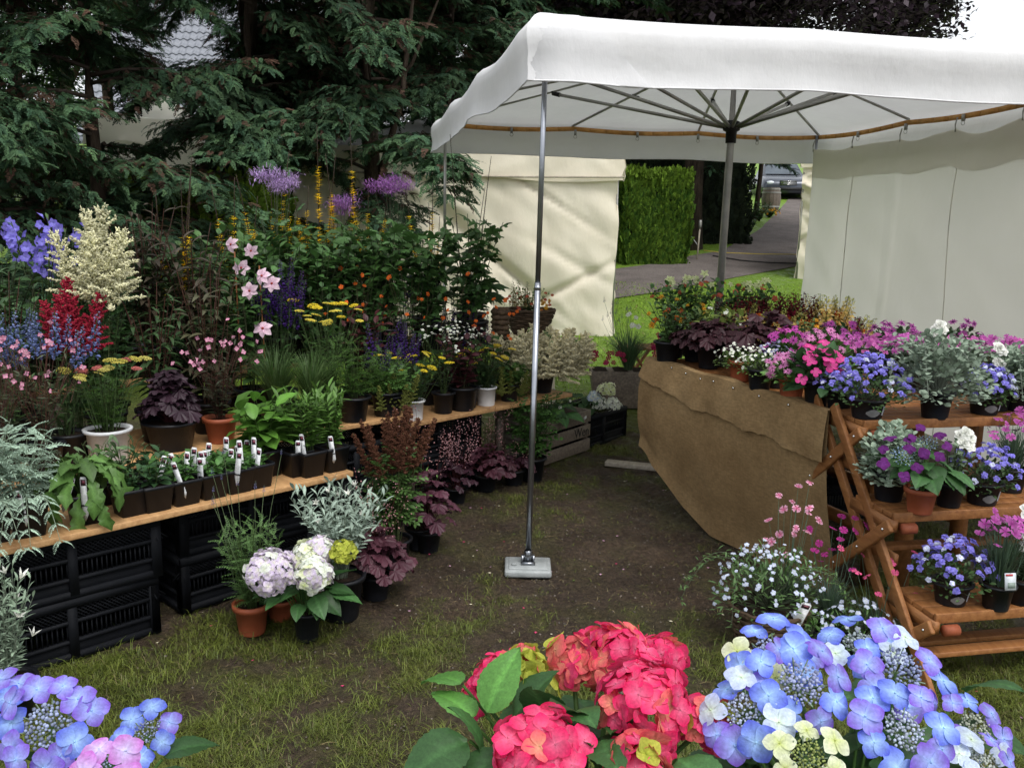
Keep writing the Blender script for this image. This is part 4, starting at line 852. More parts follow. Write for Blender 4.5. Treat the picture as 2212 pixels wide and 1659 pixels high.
# ------------------------------------------------------------------ pots
def m_lathe_pot(key, rt, rb, h, mat, rim=.012, lip=.02):
    if ('pot', key) not in _cache:
        b = MB(); b.lathe([(rb, 0), (rb * 1.02, .004), (rt * .955, h - lip), (rt + rim * .5, h - lip), (rt + rim * .6, h), (rt - .004, h), (rt * .93, h - lip * 1.2)], 24); pm = b.mesh('pot', M[mat])
        b = MB(); b.lathe([(rt * .94, 0), (rt * .6, .008), (rt * .25, .004), (.002, .009)], 16, (0, 0, h - lip * 1.1), capb=False); _cache[('pot', key)] = (pm, b.mesh('soil', M['soil']))
    return _cache[('pot', key)]
def m_square_pot(key, wt, wb, h, mat):
    if ('pot', key) not in _cache:
        b = MB(); 
        def ring(w, z, rr=.16):
            o = []
            for cx, cy in ((1, 1), (-1, 1), (-1, -1), (1, -1)):
                for k in range(3): a = math.atan2(cy, cx) - math.pi / 4 + k * math.pi / 4; o.append((cx * w / 2 * (1 - rr) + math.cos(a) * w / 2 * rr * 1.0, cy * w / 2 * (1 - rr) + math.sin(a) * w / 2 * rr, z))
            return o
        R = [ring(wb, 0), ring(wb + (wt - wb) * .86, h * .86), ring(wt * 1.01, h * .87), ring(wt * 1.03, h), ring(wt * .97, h), ring(wt * .93, h * .88)]; v = [p for r in R for p in r]; n = 12
        f = [(i * n + j, i * n + (j + 1) % n, (i + 1) * n + (j + 1) % n, (i + 1) * n + j) for i in range(len(R) - 1) for j in range(n)] + [tuple(range(n - 1, -1, -1))]; b.raw(v, f); pm = b.mesh('pot', M[mat], False)
        b = MB(); b.raw(ring(wt * .95, h * .88) + [(0, 0, h * .92)], [(j, (j + 1) % 12, 12) for j in range(12)]); _cache[('pot', key)] = (pm, b.mesh('soil', M['soil']))
    return _cache[('pot', key)]
def add_pot(P, kind, rt, h, rz=None):
    rz = random.uniform(0, 6.28) if rz is None else rz
    if kind == 'none': return
    if kind in ('square', 'square_t'): pm, sm = m_square_pot((kind, round(rt, 3), round(h, 3)), rt * 2, rt * 1.55, h, 'black' if kind == 'square' else 'terra')
    else: pm, sm = m_lathe_pot((kind, round(rt, 3), round(h, 3)), rt, rt * .74 if kind != 'white' else rt * .86, h, {'black': 'black', 'terra': 'terra', 'white': 'whitepl'}[kind], .012 * rt / .06, .18 * h if kind == 'terra' else .1 * h)
    inst('pot', pm, P, rotz(rz)); inst('soil', sm, P, rotz(rz))
_tagc = {}
def plant_tag(P, p, L=.11, tilt=(0, 0), w=.017, band=True, yaw=None):
    """white pointed stick-in label with a small printed picture and a dark band"""
    if 'm' not in _tagc:
        b = MB(); x = .5; v = [(-x, 0, -1), (x, 0, -1), (x * 1.0, 0, 5.2), (-x * 1.0, 0, 5.2), (0, 0, -2.)]
        b.raw([(-.5, .03, .0), (.5, .03, .0), (.5, .03, 6.1), (.38, .03, 6.5), (-.38, .03, 6.5), (-.5, .03, 6.1), (0, .03, -1.2), (-.5, -.03, 0), (.5, -.03, 0), (.5, -.03, 6.1), (.38, -.03, 6.5), (-.38, -.03, 6.5), (-.5, -.03, 6.1), (0, -.03, -1.2)],
              [(0, 5, 4, 3, 2, 1), (0, 1, 6), (7, 8, 9, 10, 11, 12), (7, 13, 8), (0, 6, 13, 7), (6, 1, 8, 13), (1, 2, 9, 8), (5, 0, 7, 12), (2, 3, 10, 9), (4, 5, 12, 11), (3, 4, 11, 10)]); _tagc['m'] = b.mesh('plant_label', M['whitepl'], False)
        b = MB(); b.box((0, -.045, 5.55), (.78, .02, 1.05), col=(.05, .018, .03)); b.box((.05, -.058, 5.6), (.4, .01, .5), col=(.22, .05, .08)); _tagc['p'] = b.mesh('printed_picture', M['paint'], False)
        b = MB(); b.box((0, 0, 1.6), (1.16, .3, .22)); _tagc['b'] = b.mesh('rubber_band', M['black'], False)
    L = L * 1.25; w = w * 1.2; s = L / 7.7; yaw = -P.rotation_euler[2] + random.uniform(-.3, .3) if yaw is None else yaw
    Mx = np.array(Matrix.Rotation(yaw, 3, 'Z') @ Matrix.Rotation(tilt[0], 3, 'X') @ Matrix.Rotation(tilt[1], 3, 'Y')) * np.array([w, w, s])
    o = inst('plant_label', _tagc['m'], P, Mx, p); inst('printed_picture', _tagc['p'], o)
    if band: inst('rubber_band', _tagc['b'], o)
    return o

# ------------------------------------------------------------------ plant habits
def jc(c, j=.25): g = random.uniform(1 - j, 1 + j); return np.array(c) * g
def leafy(P, z0, Hh, R, nst, per, lt, L, col, t0=.15, up=.5, stemc=(.05, .08, .025), sr=.0025, Ltop=.6, base_r=.02, part='foliage', mat='leaf', lobj=None, bend=1.4, hvar=.25, fb=None, pw=.5, whorl=1):
    """leafy stems rising from the pot; lobj: pool of shared leaf meshes -> every leaf its own object"""
    b = fb or MB(); tops = []
    for i in range(nst):
        az = i * 2.4 + random.uniform(-.4, .4); r = R * ((i + .6) / nst) ** pw * random.uniform(.8, 1.05); h = Hh * random.uniform(1 - hvar, 1.) * (1 - .12 * (r / R) ** 2); top = np.array([math.cos(az) * r, math.sin(az) * r, z0 + h]); b0 = np.array([math.cos(az) * base_r * random.random(), math.sin(az) * base_r * random.random(), z0 - .01])
        def pt(t): return np.array([b0[0] + (top[0] - b0[0]) * t ** bend, b0[1] + (top[1] - b0[1]) * t ** bend, b0[2] + (top[2] - b0[2]) * t])
        b.tube([pt(k / 5) for k in range(6)], sr, sr * .5, stemc, 3, False); a2 = random.uniform(0, 6.28)
        for j in range(per):
            t = t0 + (1 - t0) * (j + .6) / per
            for w_ in range(whorl):
                a2 += 2.4 if whorl == 1 else 6.283 / whorl; u_ = up + (.5 * (t > .9)) + random.uniform(-.25, .25); d = np.array([math.cos(a2) * math.cos(u_), math.sin(a2) * math.cos(u_), math.sin(u_)]); s = L * (1 - (1 - Ltop) * t) * random.uniform(.75, 1.15)
                if lobj is None: b.add(lt[random.randrange(len(lt))], frame(d, (0, 0, 1), random.uniform(-.5, .5)) * s, pt(t), jc(col))
                else: inst('leaf', lobj[random.randrange(len(lobj))], P, frame(d, (0, 0, 1), random.uniform(-.5, .5)) * s, pt(t))
        tops.append((pt(1.), pt(1.) - pt(.85)))
    if fb is None: b.obj(part if lobj is None else 'stems', M[mat if lobj is None else 'stem'], P, True, 'stuff' if lobj is None else None)
    return tops
def basal(P, z0, Hh, R, n, lobj, L, stemc=(.05, .08, .025), sr=.002, tilt=.5, inner=.1, lt=None, col=(1, 1, 1), mat='leaf', flat=0., droop=0.):
    """leaves on long stalks from the crown"""
    b = MB()
    for i in range(n):
        k = ((i + .5) / n) ** .6; az = i * 2.4 + random.uniform(-.5, .5); r = R * (inner + (1 - inner) * k) * random.uniform(.75, 1.05); z = z0 + Hh * (1 - .8 * k * k) * random.uniform(.65, 1.05); p = np.array([math.cos(az) * r, math.sin(az) * r, z])
        s = L * random.uniform(.7, 1.15); out = np.array([math.cos(az), math.sin(az), 0.]); e = tilt * (1 - 1.1 * k) + random.uniform(-.3, .3) - droop * k; d = out * math.cos(e) + np.array([0, 0, math.sin(e)])
        q = p - d * s * .35; b.tube([(out[0] * .01, out[1] * .01, z0 - .005), (q[0] * .45, q[1] * .45, z0 + (q[2] - z0) * .7), q], sr, sr * .7, stemc, 3, False)
        Mx = frame(d, (0, 0, 1), random.uniform(-.45, .45)) * s
        if lobj is not None: inst('leaf', lobj[random.randrange(len(lobj))], P, Mx, q)
        else: b.add(lt[random.randrange(len(lt))], Mx, q, jc(col))
    if lobj is not None: b.obj('stems', M['stem'], P)
    else: b.obj('foliage', M[mat], P, True, 'stuff')
def mound(P, z0, Hh, R, n, lt, L, col, mat='leaf_matte', trail=0, part='foliage', fill=.55, sr=.0018, stemc=(.08, .1, .06), obj=True):
    """rounded cushion of small leaves on fine stems, optionally with trailing shoots"""
    b = MB()
    for i in range(n):
        az = random.uniform(0, 6.28); ct = random.random() ** .8; k = random.uniform(fill, 1.); rr = R * math.sqrt(1 - ct * ct * .98) * k; z = z0 + Hh * ct * k - .02; d = np.array([math.cos(az) * rr, math.sin(az) * rr, 0]); p = d + np.array([0, 0, z])
        if i % 5 == 0: b.tube([(0, 0, z0 - .01), p * [.55, .55, 1] * [1, 1, .85], p], sr, sr * .5, stemc, 3, False)
        dd = np.array([math.cos(az) * (1 - ct) + random.gauss(0, .5), math.sin(az) * (1 - ct) + random.gauss(0, .5), ct + random.uniform(-.3, .5)]); b.add(lt[random.randrange(len(lt))], frame(dd, (0, 0, 1), random.uniform(-.8, .8)) * L * random.uniform(.7, 1.25), p, jc(col))
    for i in range(trail):
        az = random.uniform(0, 6.28) if trail > 3 else [3.9, 5.0, 4.4][i]; l = R * random.uniform(1.1, 1.7); pts = []
        for k in range(12):
            t = k / 11; pts.append(np.array([math.cos(az + .4 * t) * l * (.25 + .75 * t), math.sin(az + .4 * t) * l * (.25 + .75 * t), z0 + Hh * .5 + .12 * math.sin(t * 2.4) * Hh / .15 * .5 - .16 * t * t]))
        b.tube(pts, sr * 1.3, sr * .6, stemc, 3, False)
        for p in pts[1:]:
            for _ in range(4): b.add(lt[random.randrange(len(lt))], frame((random.gauss(0, 1), random.gauss(0, 1), random.uniform(-.2, .8))) * L * random.uniform(.7, 1.1), p + np.array([random.gauss(0, .006), random.gauss(0, .006), random.gauss(0, .006)]), jc(col))
    return b.obj(part, M[mat], P, True, 'stuff') if obj else b
def blooms(P, pts, pl, size, name='flower', face=None, stem=None, z0=0., jit=.5, sr=.0016, spin=True, part='flower_stems', vary=.2, base_r=.03, zmin=0.):
    """one object for every bloom; pts: (point, direction) or point"""
    b = MB() if stem is not None else None
    for p in pts:
        p, d = p if isinstance(p, tuple) else (p, np.array([p[0] * 1.2, p[1] * 1.2, .12]))
        d = np.asarray(d, float) / (np.linalg.norm(d) + 1e-9); f = (d if face is None else np.asarray(face, float) * .75 + d * .5) + np.array([random.gauss(0, jit), random.gauss(0, jit), random.gauss(0, jit)]) * .4; s = size * random.uniform(1 - vary, 1 + vary)
        Mx = frame(f, (random.gauss(0, 1), random.gauss(0, 1), .3))[:, [0, 2, 1]]; Mx[:, 1] *= -1     # bloom axis +Z along f
        o_ = inst(name, pl[random.randrange(len(pl))], P, Mx * s, p)
        if name == 'flower_puff': o_['kind'] = 'stuff'
        if b: q = np.array([p[0] * .25 + random.gauss(0, base_r * .3), p[1] * .25 + random.gauss(0, base_r * .3), z0]); b.tube([q, q * .45 + p * .55 + np.array([0, 0, .12 * (p[2] - z0)]) * .3, p - f / (np.linalg.norm(f) + 1e-9) * .002], sr, sr * .7, stem, 3, False)
    if b and b.n: b.obj(part, M['stem'], P)
def dome(n, R, Hh, z0, zf=.15, seed=None, pw=.6):
    o = []; ph_ = random.uniform(0, 50)
    for i in range(n):
        ct = zf + (1 - zf) * (1 - (i + .5) / n) ** pw; az = i * 2.4 + random.uniform(-.25, .25); rr = R * math.sqrt(max(0, 1 - ct * ct)) * random.uniform(.78, 1.1)
        if fbm(math.cos(az) * rr / R * 1.5 + ph_, math.sin(az) * rr / R * 1.5, 1.4, 31) < .36: continue
        o.append((np.array([math.cos(az) * rr, math.sin(az) * rr, z0 + Hh * ct * random.uniform(.84, 1.08)]), np.array([math.cos(az) * rr / R, math.sin(az) * rr / R, ct])))
    return o
def grassy(P, z0, Hh, R, n, col, w=.0022, lean=1., col2=None, mat='leaf', name='foliage'):
    b = MB()
    for i in range(n):
        az = random.uniform(0, 6.28); r = R * random.random() ** .6 * lean; h = Hh * random.uniform(.55, 1.); a0 = random.uniform(0, .03); pts = [np.array([math.cos(az) * (a0 + r * t ** 1.7), math.sin(az) * (a0 + r * t ** 1.7), z0 + h * (t - .28 * t ** 3 * (r / R))]) for t in (0, .3, .6, .85, 1)]; s = np.array([-math.sin(az), math.cos(az), 0]); v = []
        for k, p in enumerate(pts): ww = w * (1, 1, .85, .5, .1)[k]; v += [p - s * ww, p + s * ww]
        b.raw(v, [(2 * k, 2 * k + 1, 2 * k + 3, 2 * k + 2) for k in range(4)], jc(col if col2 is None or random.random() < .6 else col2, .3))
    return b.obj(name, M[mat], P, True, 'stuff')
# ------------------------------------------------------------------ species
GRN, DGR, LGR = (.06, .13, .028), (.032, .075, .022), (.12, .23, .035)
SIL = (.26, .33, .27); PUR = (.040, .014, .022); VIO = (.13, .045, .26)
lp = lambda prof, **k: (lambda i: leaf_t(prof, seed=i, **k))
OVT = tpool('ov', lp(OV)); LANT = tpool('lan', lp(LAN)); LINT = tpool('lin', lp(LIN)); SPOT = tpool('spo', lp(SPO)); RNDT = tpool('rnd', lp(RND, fold=.3, droop=.3))
def tinted(t, col): q = T([(0, 0, 0)], [(0,)]); q.v, q.i, q.s, q.c = t.v, t.i, t.s, t.c * np.array(col); return q
def leafpool(key, fn, col, nvar=4, mat='leaf'): return pool(('leaf', key), lambda i: tinted(fn(i), np.array(col) * random.uniform(.8, 1.2)), nvar, mat, 'leaf')
def start(name, label, cat, p, pot, group=None):
    P = thing(name, label, cat, p, 0., group)
    if pot: add_pot(P, *pot)
    return P, (pot[2] * .9 if pot else 0.)
def P_yarrow(label, p, Hh, R, pot, cols, n=16, fol=GRN, hs=.022):
    P, z0 = start('yarrow_plant', label, 'plant', p, pot)
    leafy(P, z0, Hh * .62, R * .8, 26, 7, tpool('fern', lambda i: pinnate(6, .3, LIN, i, .6, 1.0, .5, 2.2)), .075, fol, .1, .6)
    pts = [(np.array([math.cos(i * 2.4) * R * math.sqrt((i + .5) / n), math.sin(i * 2.4) * R * math.sqrt((i + .5) / n), Hh * random.uniform(.78, 1.)]), np.array([.1, -.1, 1.])) for i in range(n)]
    pl = []
    for k, c in enumerate(cols): pl += pool(('umbel', c), lambda i: umbel(c, i), 2, 'petal', 'flower_head')
    blooms(P, pts, pl, hs, 'flower_head', None, (.06, .10, .035), z0, .4, .0017); return P
def P_coral(label, p, Hh, R, pot, col=PUR, n=34, L=.075, sprays=0, spc=(.45, .25, .25)):
    P, z0 = start('coral_bells_plant', label, 'plant', p, pot)
    basal(P, z0, Hh - z0, R, n, leafpool(('coral', col), lambda i: lobed(7, .22, .7, i, .04, .3), col, 5), L, (.07, .02, .025), .0018, .5, droop=.5)
    if sprays:
        b = MB()
        for i in range(sprays):
            az = i * 2.4; r = R * random.uniform(.3, .9); tp = np.array([math.cos(az) * r, math.sin(az) * r, Hh * random.uniform(1.3, 1.75)]); b.tube([(0, 0, z0), tp * [.4, .4, .6], tp], .0014, .0008, (.10, .03, .03), 3, False)
            for k in range(26): t = random.uniform(.5, 1.); b.add(OCT, I3 * random.uniform(.0022, .0042), tp * [t, t, .3 + .7 * t] + np.array([random.gauss(0, .014), random.gauss(0, .014), random.gauss(0, .012)]), jc(spc, .4))
        b.obj('flower_sprays', M['petal'], P, True, 'stuff')
    return P
def P_astilbe(label, p, Hh, R, pot, col, n=7, pw=.13, pl=.24, fol=DGR, nl=16, stiff=.35, bs=.03):
    P, z0 = start('astilbe_plant', label, 'plant', p, pot)
    leafy(P, z0, Hh * .6, R * .8, nl, 5, tpool('ast', lambda i: pinnate(3, .42, OV, i, .5, .9, .3, .9)), .10, fol, .25, .45)
    pts = [(np.array([math.cos(i * 2.4) * R * .6 * math.sqrt((i + .3) / n), math.sin(i * 2.4) * R * .6 * math.sqrt((i + .3) / n), (Hh - pl) * random.uniform(.88, 1.)]), np.array([math.cos(i * 2.4) * stiff * math.sqrt(i / n), math.sin(i * 2.4) * stiff * math.sqrt(i / n), 1.])) for i in range(n)]
    blooms(P, pts, pool(('plume', col, bs), lambda i: plume(col, i, 30, pw / pl, bs=bs), 3, 'petal', 'plume'), pl, 'plume', None, (.10, .12, .05), z0, .12, .002); return P
def P_spikes(name, label, p, Hh, R, pot, col, tipc, n=14, sl=.14, fol=GRN, lt=None, ll=.06, per=7, nst=14, fh=.6, sw=.22, bit=.12, ns=34, sname='flower_spike', jit=.12, hv=.25, sc=(.05, .08, .03), lip=True, seedk=0, lean=.25):
    P, z0 = start(name, label, 'plant', p, pot)
    leafy(P, z0, Hh * fh - z0, R, nst, per, lt or LANT, ll, fol, .1, .55, stemc=sc)
    pts = []
    for i in range(n): r = R * math.sqrt((i + .4) / n) * .9; h = (Hh - sl) * random.uniform(1 - hv, 1.); pts.append((np.array([math.cos(i * 2.4) * r, math.sin(i * 2.4) * r, h]), np.array([math.cos(i * 2.4) * r / R * lean, math.sin(i * 2.4) * r / R * lean, 1.])))
    blooms(P, pts, pool((sname, col, tipc, ns, sw), lambda i: spike(ns, sw, col, tipc, i, 1., bit, 0, 0, sc, lip), 4, 'petal', sname), sl, sname, None, sc, z0, jit, .0018); return P
def P_herb(label, p, Hh, R, pot, lt, L, col, nst=10, per=8, up=.5, tags=1, lobj=None, name='seedling_plant', tagL=.10, whorl=1, group=None, t0=.1, **k):
    P, z0 = start(name, label, 'plant', p, pot, group)
    leafy(P, z0, Hh - z0, R, nst, per, lt, L, col, t0, up, lobj=lobj, whorl=whorl, **k)
    for i in range(tags):
        q = (random.uniform(-.4, .4) * pot[1], -pot[1] * random.uniform(.7, 1.06) if i == 0 else pot[1] * random.uniform(-.2, .6), z0 - (.035 if i == 0 else .02)); plant_tag(P, q, tagL * random.uniform(.85, 1.1), (random.uniform(-.1, .25), random.uniform(-.3, .3)), band=(i == 0))
    return P
def P_dome(name, label, p, Hh, R, pot, fl, size, n, fol=GRN, nf=420, ll=.02, lt=None, mat='leaf', trail=0, zf=.1, stick=None, fname='flower', vary=.2, mH=.9):
    P, z0 = start(name, label, 'plant', p, pot)
    mound(P, z0, (Hh - z0) * mH, R * .93, nf, lt or OVT, ll, fol, mat, trail)
    blooms(P, dome(n, R, Hh - z0, z0, zf), fl, size, fname, (0, -.35, .5), None, z0, .7, vary=vary)
    if stick: sticker(P, pot, stick)
    return P
def sticker(P, pot, k):
    """grey leaf-shaped print and a pale price patch on the pot wall"""
    r, h = pot[1], pot[2]; b = MB()
    def wall(a, z): rr = r * (.74 + .24 * z / h) + .0022; return (rr * math.cos(a), rr * math.sin(a), z)
    b.grid(lambda i, j: wall(-math.pi / 2 - .45 + .9 * i, h * (.36 + .20 * (j - .5) * 2 * math.sin(math.pi * min(max(i, .04), .96)) ** .7)), 10, 3, (.16, .16, .165)); b.obj('printed_oval', M['paint'], P)
    b = MB(); b.grid(lambda i, j: wall(-math.pi / 2 + .62 + .22 * i, h * (.25 + .45 * j)), 3, 2, (.30, .32, .36)); b.obj('price_patch', M['paint'], P)
def P_dianthus(label, p, Hh, R, pot, cin, cout, n=18, fol=(.10, .15, .10), hs=.014, tall=False, name='dianthus_plant'):
    P, z0 = start(name, label, 'plant', p, pot)
    grassy(P, z0, (Hh - z0) * (.45 if tall else .82), R * .95, 260 if not tall else 200, fol, .0016, 1., (.07, .12, .06))
    pts = [(np.array([math.cos(i * 2.4) * R * math.sqrt((i + .4) / n), math.sin(i * 2.4) * R * math.sqrt((i + .4) / n), z0 + (Hh - z0) * (random.uniform(.45, 1.) if tall else random.uniform(.8, 1.) * (1 - .38 * (i + .4) / n))]), np.array([math.cos(i * 2.4) * .4, math.sin(i * 2.4) * .4 - .3, 1.])) for i in range(n)]
    blooms(P, pts, pool(('dian', cin, cout), lambda i: petals(5, [(0, .04), (.35, .18), (.7, .38), (.92, .44), (1., .36)], [.25, .6, .1, .4][i], np.array(cin) * (1, .8, 1.1, .9)[i], np.array(cout) * (1, .78, 1.12, .88)[i], 1, .1, .5, cin, .1, seed=i, cols=5, notch=.04), 4, 'petal', 'flower'), hs, 'flower', (0, -.3, .5), (.09, .15, .10), z0, .7, .0012)
    return P
CAMP = [None, pool('campb', lambda i: rosette_f((.55, .56, .85), (.7, .75, .8), i + 9, 2, 5), 2)]; CAMP[0] = pool('camp', lambda i: rosette_f((.20, .17, .62), (.38, .36, .82), i, 3, 6), 5) + CAMP[1][:1]
CAMP_ = [pool('camp', lambda i: rosette_f((.22, .19, .68), (.42, .40, .85), i, 3, 6), 4), pool('campb', lambda i: rosette_f((.55, .56, .85), (.7, .75, .8), i + 9, 2, 5), 2)]
WHITE = pool('whiteroset', lambda i: rosette_f((.82, .82, .80), (.78, .80, .68), i, 5, 6), 4)
LOBW = pool('lobw', lambda i: petals(5, RND, .15, (.66, .70, .78), (.46, .53, .74), 1, .1, .4, (.5, .55, .4), .1, seed=i), 4)
WTINY = pool('wtiny', lambda i: petals(5, RND, .2, (.75, .78, .65), (.78, .80, .76), 1, .1, .3, (.5, .55, .15), .16, seed=i), 3)
DBLUE = pool('dblue', lambda i: petals(5, RND, .15, (.5, .5, .6), (.06, .06, .30), 1, .1, .4, (.6, .6, .6), .15, seed=i), 3)
OSTEO = pool('osteo', lambda i: petals(13, LAN, .12, (.40, .06, .30), (.62, .10, .46), 1, .1, .25, (.10, .03, .10), .2, seed=i), 4)
OSTEOP = pool('osteop', lambda i: petals(13, LAN, .12, (.55, .20, .42), (.72, .26, .52), 1, .1, .25, (.25, .08, .15), .2, seed=i), 4)
ORANGE = pool('geum', lambda i: petals(5, RND, .3, (.5, .14, .02), (.62, .10, .025), 2, .2, .4, (.5, .3, .05), .2, seed=i), 3)
REDF = pool('redf', lambda i: petals(5, RND, .3, (.5, .2, .1), (.52, .06, .06), 2, .2, .4, (.5, .3, .05), .2, seed=i), 3)
YELF = pool('yelf', lambda i: petals(9, LAN, .2, (.6, .3, .03), (.65, .33, .03), 2, .1, .3, (.4, .2, .03), .25, seed=i), 3)
STARY = pool('stary', lambda i: petals(5, OV, .15, (.55, .62, .30), (.70, .74, .45), 1, .1, .4, (.4, .45, .2), .1, seed=i), 3)
GAURA = pool('gaura', lambda i: petals(4, RND, .35, (.70, .42, .52), (.66, .20, .36), 1, .2, .4, (.5, .3, .3), .12, seed=i, jit=.35), 4)
CLEM = pool('clem', lambda i: petals(6, [(0, .03), (.2, .2), (.45, .34), (.7, .28), (.9, .12), (1, .01)], [.12, .35, .6, .2][i % 4], (.70, .46, .58), (.78, .64, .70), 1, .35, .8, (.35, .06, .05), .14, seed=i), 4)
PENST = pool('penst', lambda i: petals(5, RND, .55, (.30, .28, .72), (.17, .13, .60), 1, .2, .5, None, seed=i, jit=.3), 4)
MAG = pool('mag', lambda i: petals(4, [(0, .1), (.3, .34), (.65, .46), (.9, .34), (1, .1)], .15, (.62, .10, .30), (.55, .035, .22), 1, .15, .4, (.6, .4, .4), .08, seed=i, cols=5), 4)

# hydrangeas
HYP = [(0, .08), (.12, .21), (.28, .38), (.44, .48), (.6, .48), (.74, .40), (.86, .27), (.95, .13), (1., .015)]
def floret(i, cin, cout, cmid=None, cur=.35, tilt=.1, cp=.62):
    t = petals(4, HYP, tilt, cin, cout, 1, .12, cur, None, seed=i + 3, jit=.2, cols=7, cp=cp); vm = 1 + .07 * np.sin(np.arange(len(t.v)) * 2.9 + i); t.c = t.c * vm[:, None]; t.v[:, 2] += .018 * np.sin(t.v[:, 0] * 9 + i) * np.cos(t.v[:, 1] * 8 + i); b = MB(); b.add(t); b.add(BEAD, I3 * .06, (0, 0, .05), cin); return as_t(b)
def florets(key, cin, cout, n=4, **k): return pool(('floret', key), lambda i: floret(i, cin, cout, **k), n, 'petal', 'floret')
FL = dict(blue=florets('blue', (.46, .70, .95), (.09, .11, .64)), viol=florets('viol', (.40, .58, .92), (.20, .085, .55)), pink=florets('pink', (.66, .66, .92), (.52, .15, .54)), pale=florets('pale', (.70, .82, .62), (.50, .58, .86)), lime=florets('lime', (.60, .68, .22), (.74, .78, .60)),
          red=florets('red', (.74, .18, .30), (.70, .014, .115), 5, cur=.35, tilt=.12), coral=florets('coral', (.62, .34, .20), (.70, .085, .125), 5, cur=.35, tilt=.25), green=florets('green', (.42, .50, .06), (.44, .46, .08), 3, cur=.2, tilt=.6), lilac=florets('lilac', (.74, .74, .58), (.66, .55, .78), 4, cur=.4), cream=florets('cream', (.66, .74, .34), (.80, .82, .66), 3, cur=.3, tilt=.4), white=florets('white', (.74, .80, .6), (.80, .82, .80), 3, cur=.4), purp=florets('purp', (.15, .035, .20), (.10, .018, .115), 3, cur=.35))
HLEAF = leafpool('hyd', bigleaf, (.040, .105, .032), 5); HLEAFB = leafpool('hydb', lambda i: bigleaf(i + 20), (.065, .17, .035), 4)
def outward(d): return frame(d, (random.gauss(0, 1), random.gauss(0, 1), random.gauss(0, 1)))
def zframe(f):
    Mx = frame(f, (random.gauss(0, 1), random.gauss(0, 1), .3))[:, [0, 2, 1]]; Mx[:, 1] *= -1; return Mx
def mophead(P, c, r, kinds, fs, base, n=None, up=(0, -.25, 1.), flat=.8):
    """ball of four-sepalled florets; kinds: list of (kind, weight)"""
    c = np.asarray(c, float); b = MB(); b.tube([base, base * .4 + c * .6 + np.array([0, 0, .02]), c], .004, .003, (.06, .12, .03), 6); up = np.array(up) / np.linalg.norm(up)
    Mu = zframe(up); nc = n or int(10.5 * (r / fs) ** 2 * .62 + 12)
    for i in range(8): a = i * .785; d = Mu @ np.array([math.cos(a) * .7, math.sin(a) * .7, .4]); b.tube([c - up * r * .3, c + d * r * .7], .0015, .001, (.2, .3, .1), 3, False)
    h = b.obj('flower_head', M['stem'], P)
    for i in range(nc):
        ct = 1 - 1.45 * (i + .5) / nc; s = math.sqrt(1 - ct * ct); a = i * 2.39996 + random.uniform(-.15, .15); d = np.array([s * math.cos(a), s * math.sin(a), ct]); q = Mu @ (d * np.array([1, 1, flat])) * r * random.uniform(.80, 1.07)
        k = random.choices([x for x, _ in kinds], [w for _, w in kinds])[0]; f = Mu @ d + np.array([random.gauss(0, .34), random.gauss(0, .34), random.gauss(0, .34) + .12]); inst('floret', FL[k][random.randrange(len(FL[k]))], h, zframe(f) * fs * random.uniform(.78, 1.18), c + q)
    return h
def lacecap(P, c, r, kinds, fs, base, n=8, up=(0, -.3, 1.), bud=(.42, .50, .70), ph=0., nb=110):
    """flat cap: tiny buds ringed by large florets"""
    c = np.asarray(c, float); up = np.array(up, float); up /= np.linalg.norm(up); Mu = zframe(up); b = MB(); b.tube([base, base * .4 + c * .6, c - up * .01], .004, .003, (.06, .12, .03), 6)
    for i in range(10): a = i * .628; d = Mu @ np.array([math.cos(a), math.sin(a), .2]); b.tube([c - up * .02, c + d * r * .6], .0015, .001, (.22, .30, .2), 3, False)
    h = b.obj('flower_head', M['stem'], P); b = MB()
    for i in range(nb):
        t = math.sqrt((i + .5) / nb); a = i * 2.4; q = Mu @ np.array([math.cos(a) * t * r * .54 + random.gauss(0, .0012), math.sin(a) * t * r * .54 + random.gauss(0, .0012), r * .16 * (1 - t * t) + random.uniform(-.002, .002)]); b.add(BEAD, I3 * random.uniform(.0019, .0034) * (r / .06), c + q, jc(bud, .45) * .82)
    b.obj('bud_cluster', M['petal'], h, True, 'stuff')
    for i in range(n):
        a = 2 * math.pi * (i + ph) / n + random.uniform(-.2, .2); d = np.array([math.cos(a), math.sin(a), 0]); q = Mu @ (d * r * random.uniform(.82, 1.08) + np.array([0, 0, random.uniform(-.006, .012)])); f = Mu @ (d * random.uniform(.1, .5) + np.array([0, 0, 1.])); k = random.choices([x for x, _ in kinds], [w for _, w in kinds])[0]
        if abs(f[1]) < .2: f[1] -= .2
        b2 = inst('floret', FL[k][random.randrange(len(FL[k]))], h, zframe(f + np.array([random.gauss(0, .12), random.gauss(0, .12) - .12, 0])) * fs * random.uniform(.82, 1.12), c + q)
    return h
def hleaves(P, specs, pl=None):
    """specs: (base, direction, length); world-aligned, relative to the plant"""
    pl = pl or HLEAF; b = MB()
    for (q, d, L) in specs:
        d = np.asarray(d, float); q = np.asarray(q, float); inst('leaf', pl[random.randrange(len(pl))], P, frame(d, (0, 0, 1), random.uniform(-.35, .35)) * L, q); b.tube([q * [.4, .4, .55], q * [.8, .8, .9], q], .0028, .002, (.06, .13, .03), 5, False)
    b.obj('stems', M['stem'], P)
def hydrangea_bush(P, z0, Hh, R, n, L, pl=None):
    sp = []
    for i in range(n):
        az = i * 2.4 + random.uniform(-.3, .3); k = math.sqrt((i + .5) / n); e = random.uniform(-.25, .35); r = R * k * .55; sp.append(((math.cos(az) * r, math.sin(az) * r, z0 + (Hh - z0) * random.uniform(.45, .9) * (1 - .3 * k)), (math.cos(az) * math.cos(e), math.sin(az) * math.cos(e), math.sin(e)), L * random.uniform(.7, 1.1)))
    hleaves(P, sp, pl)

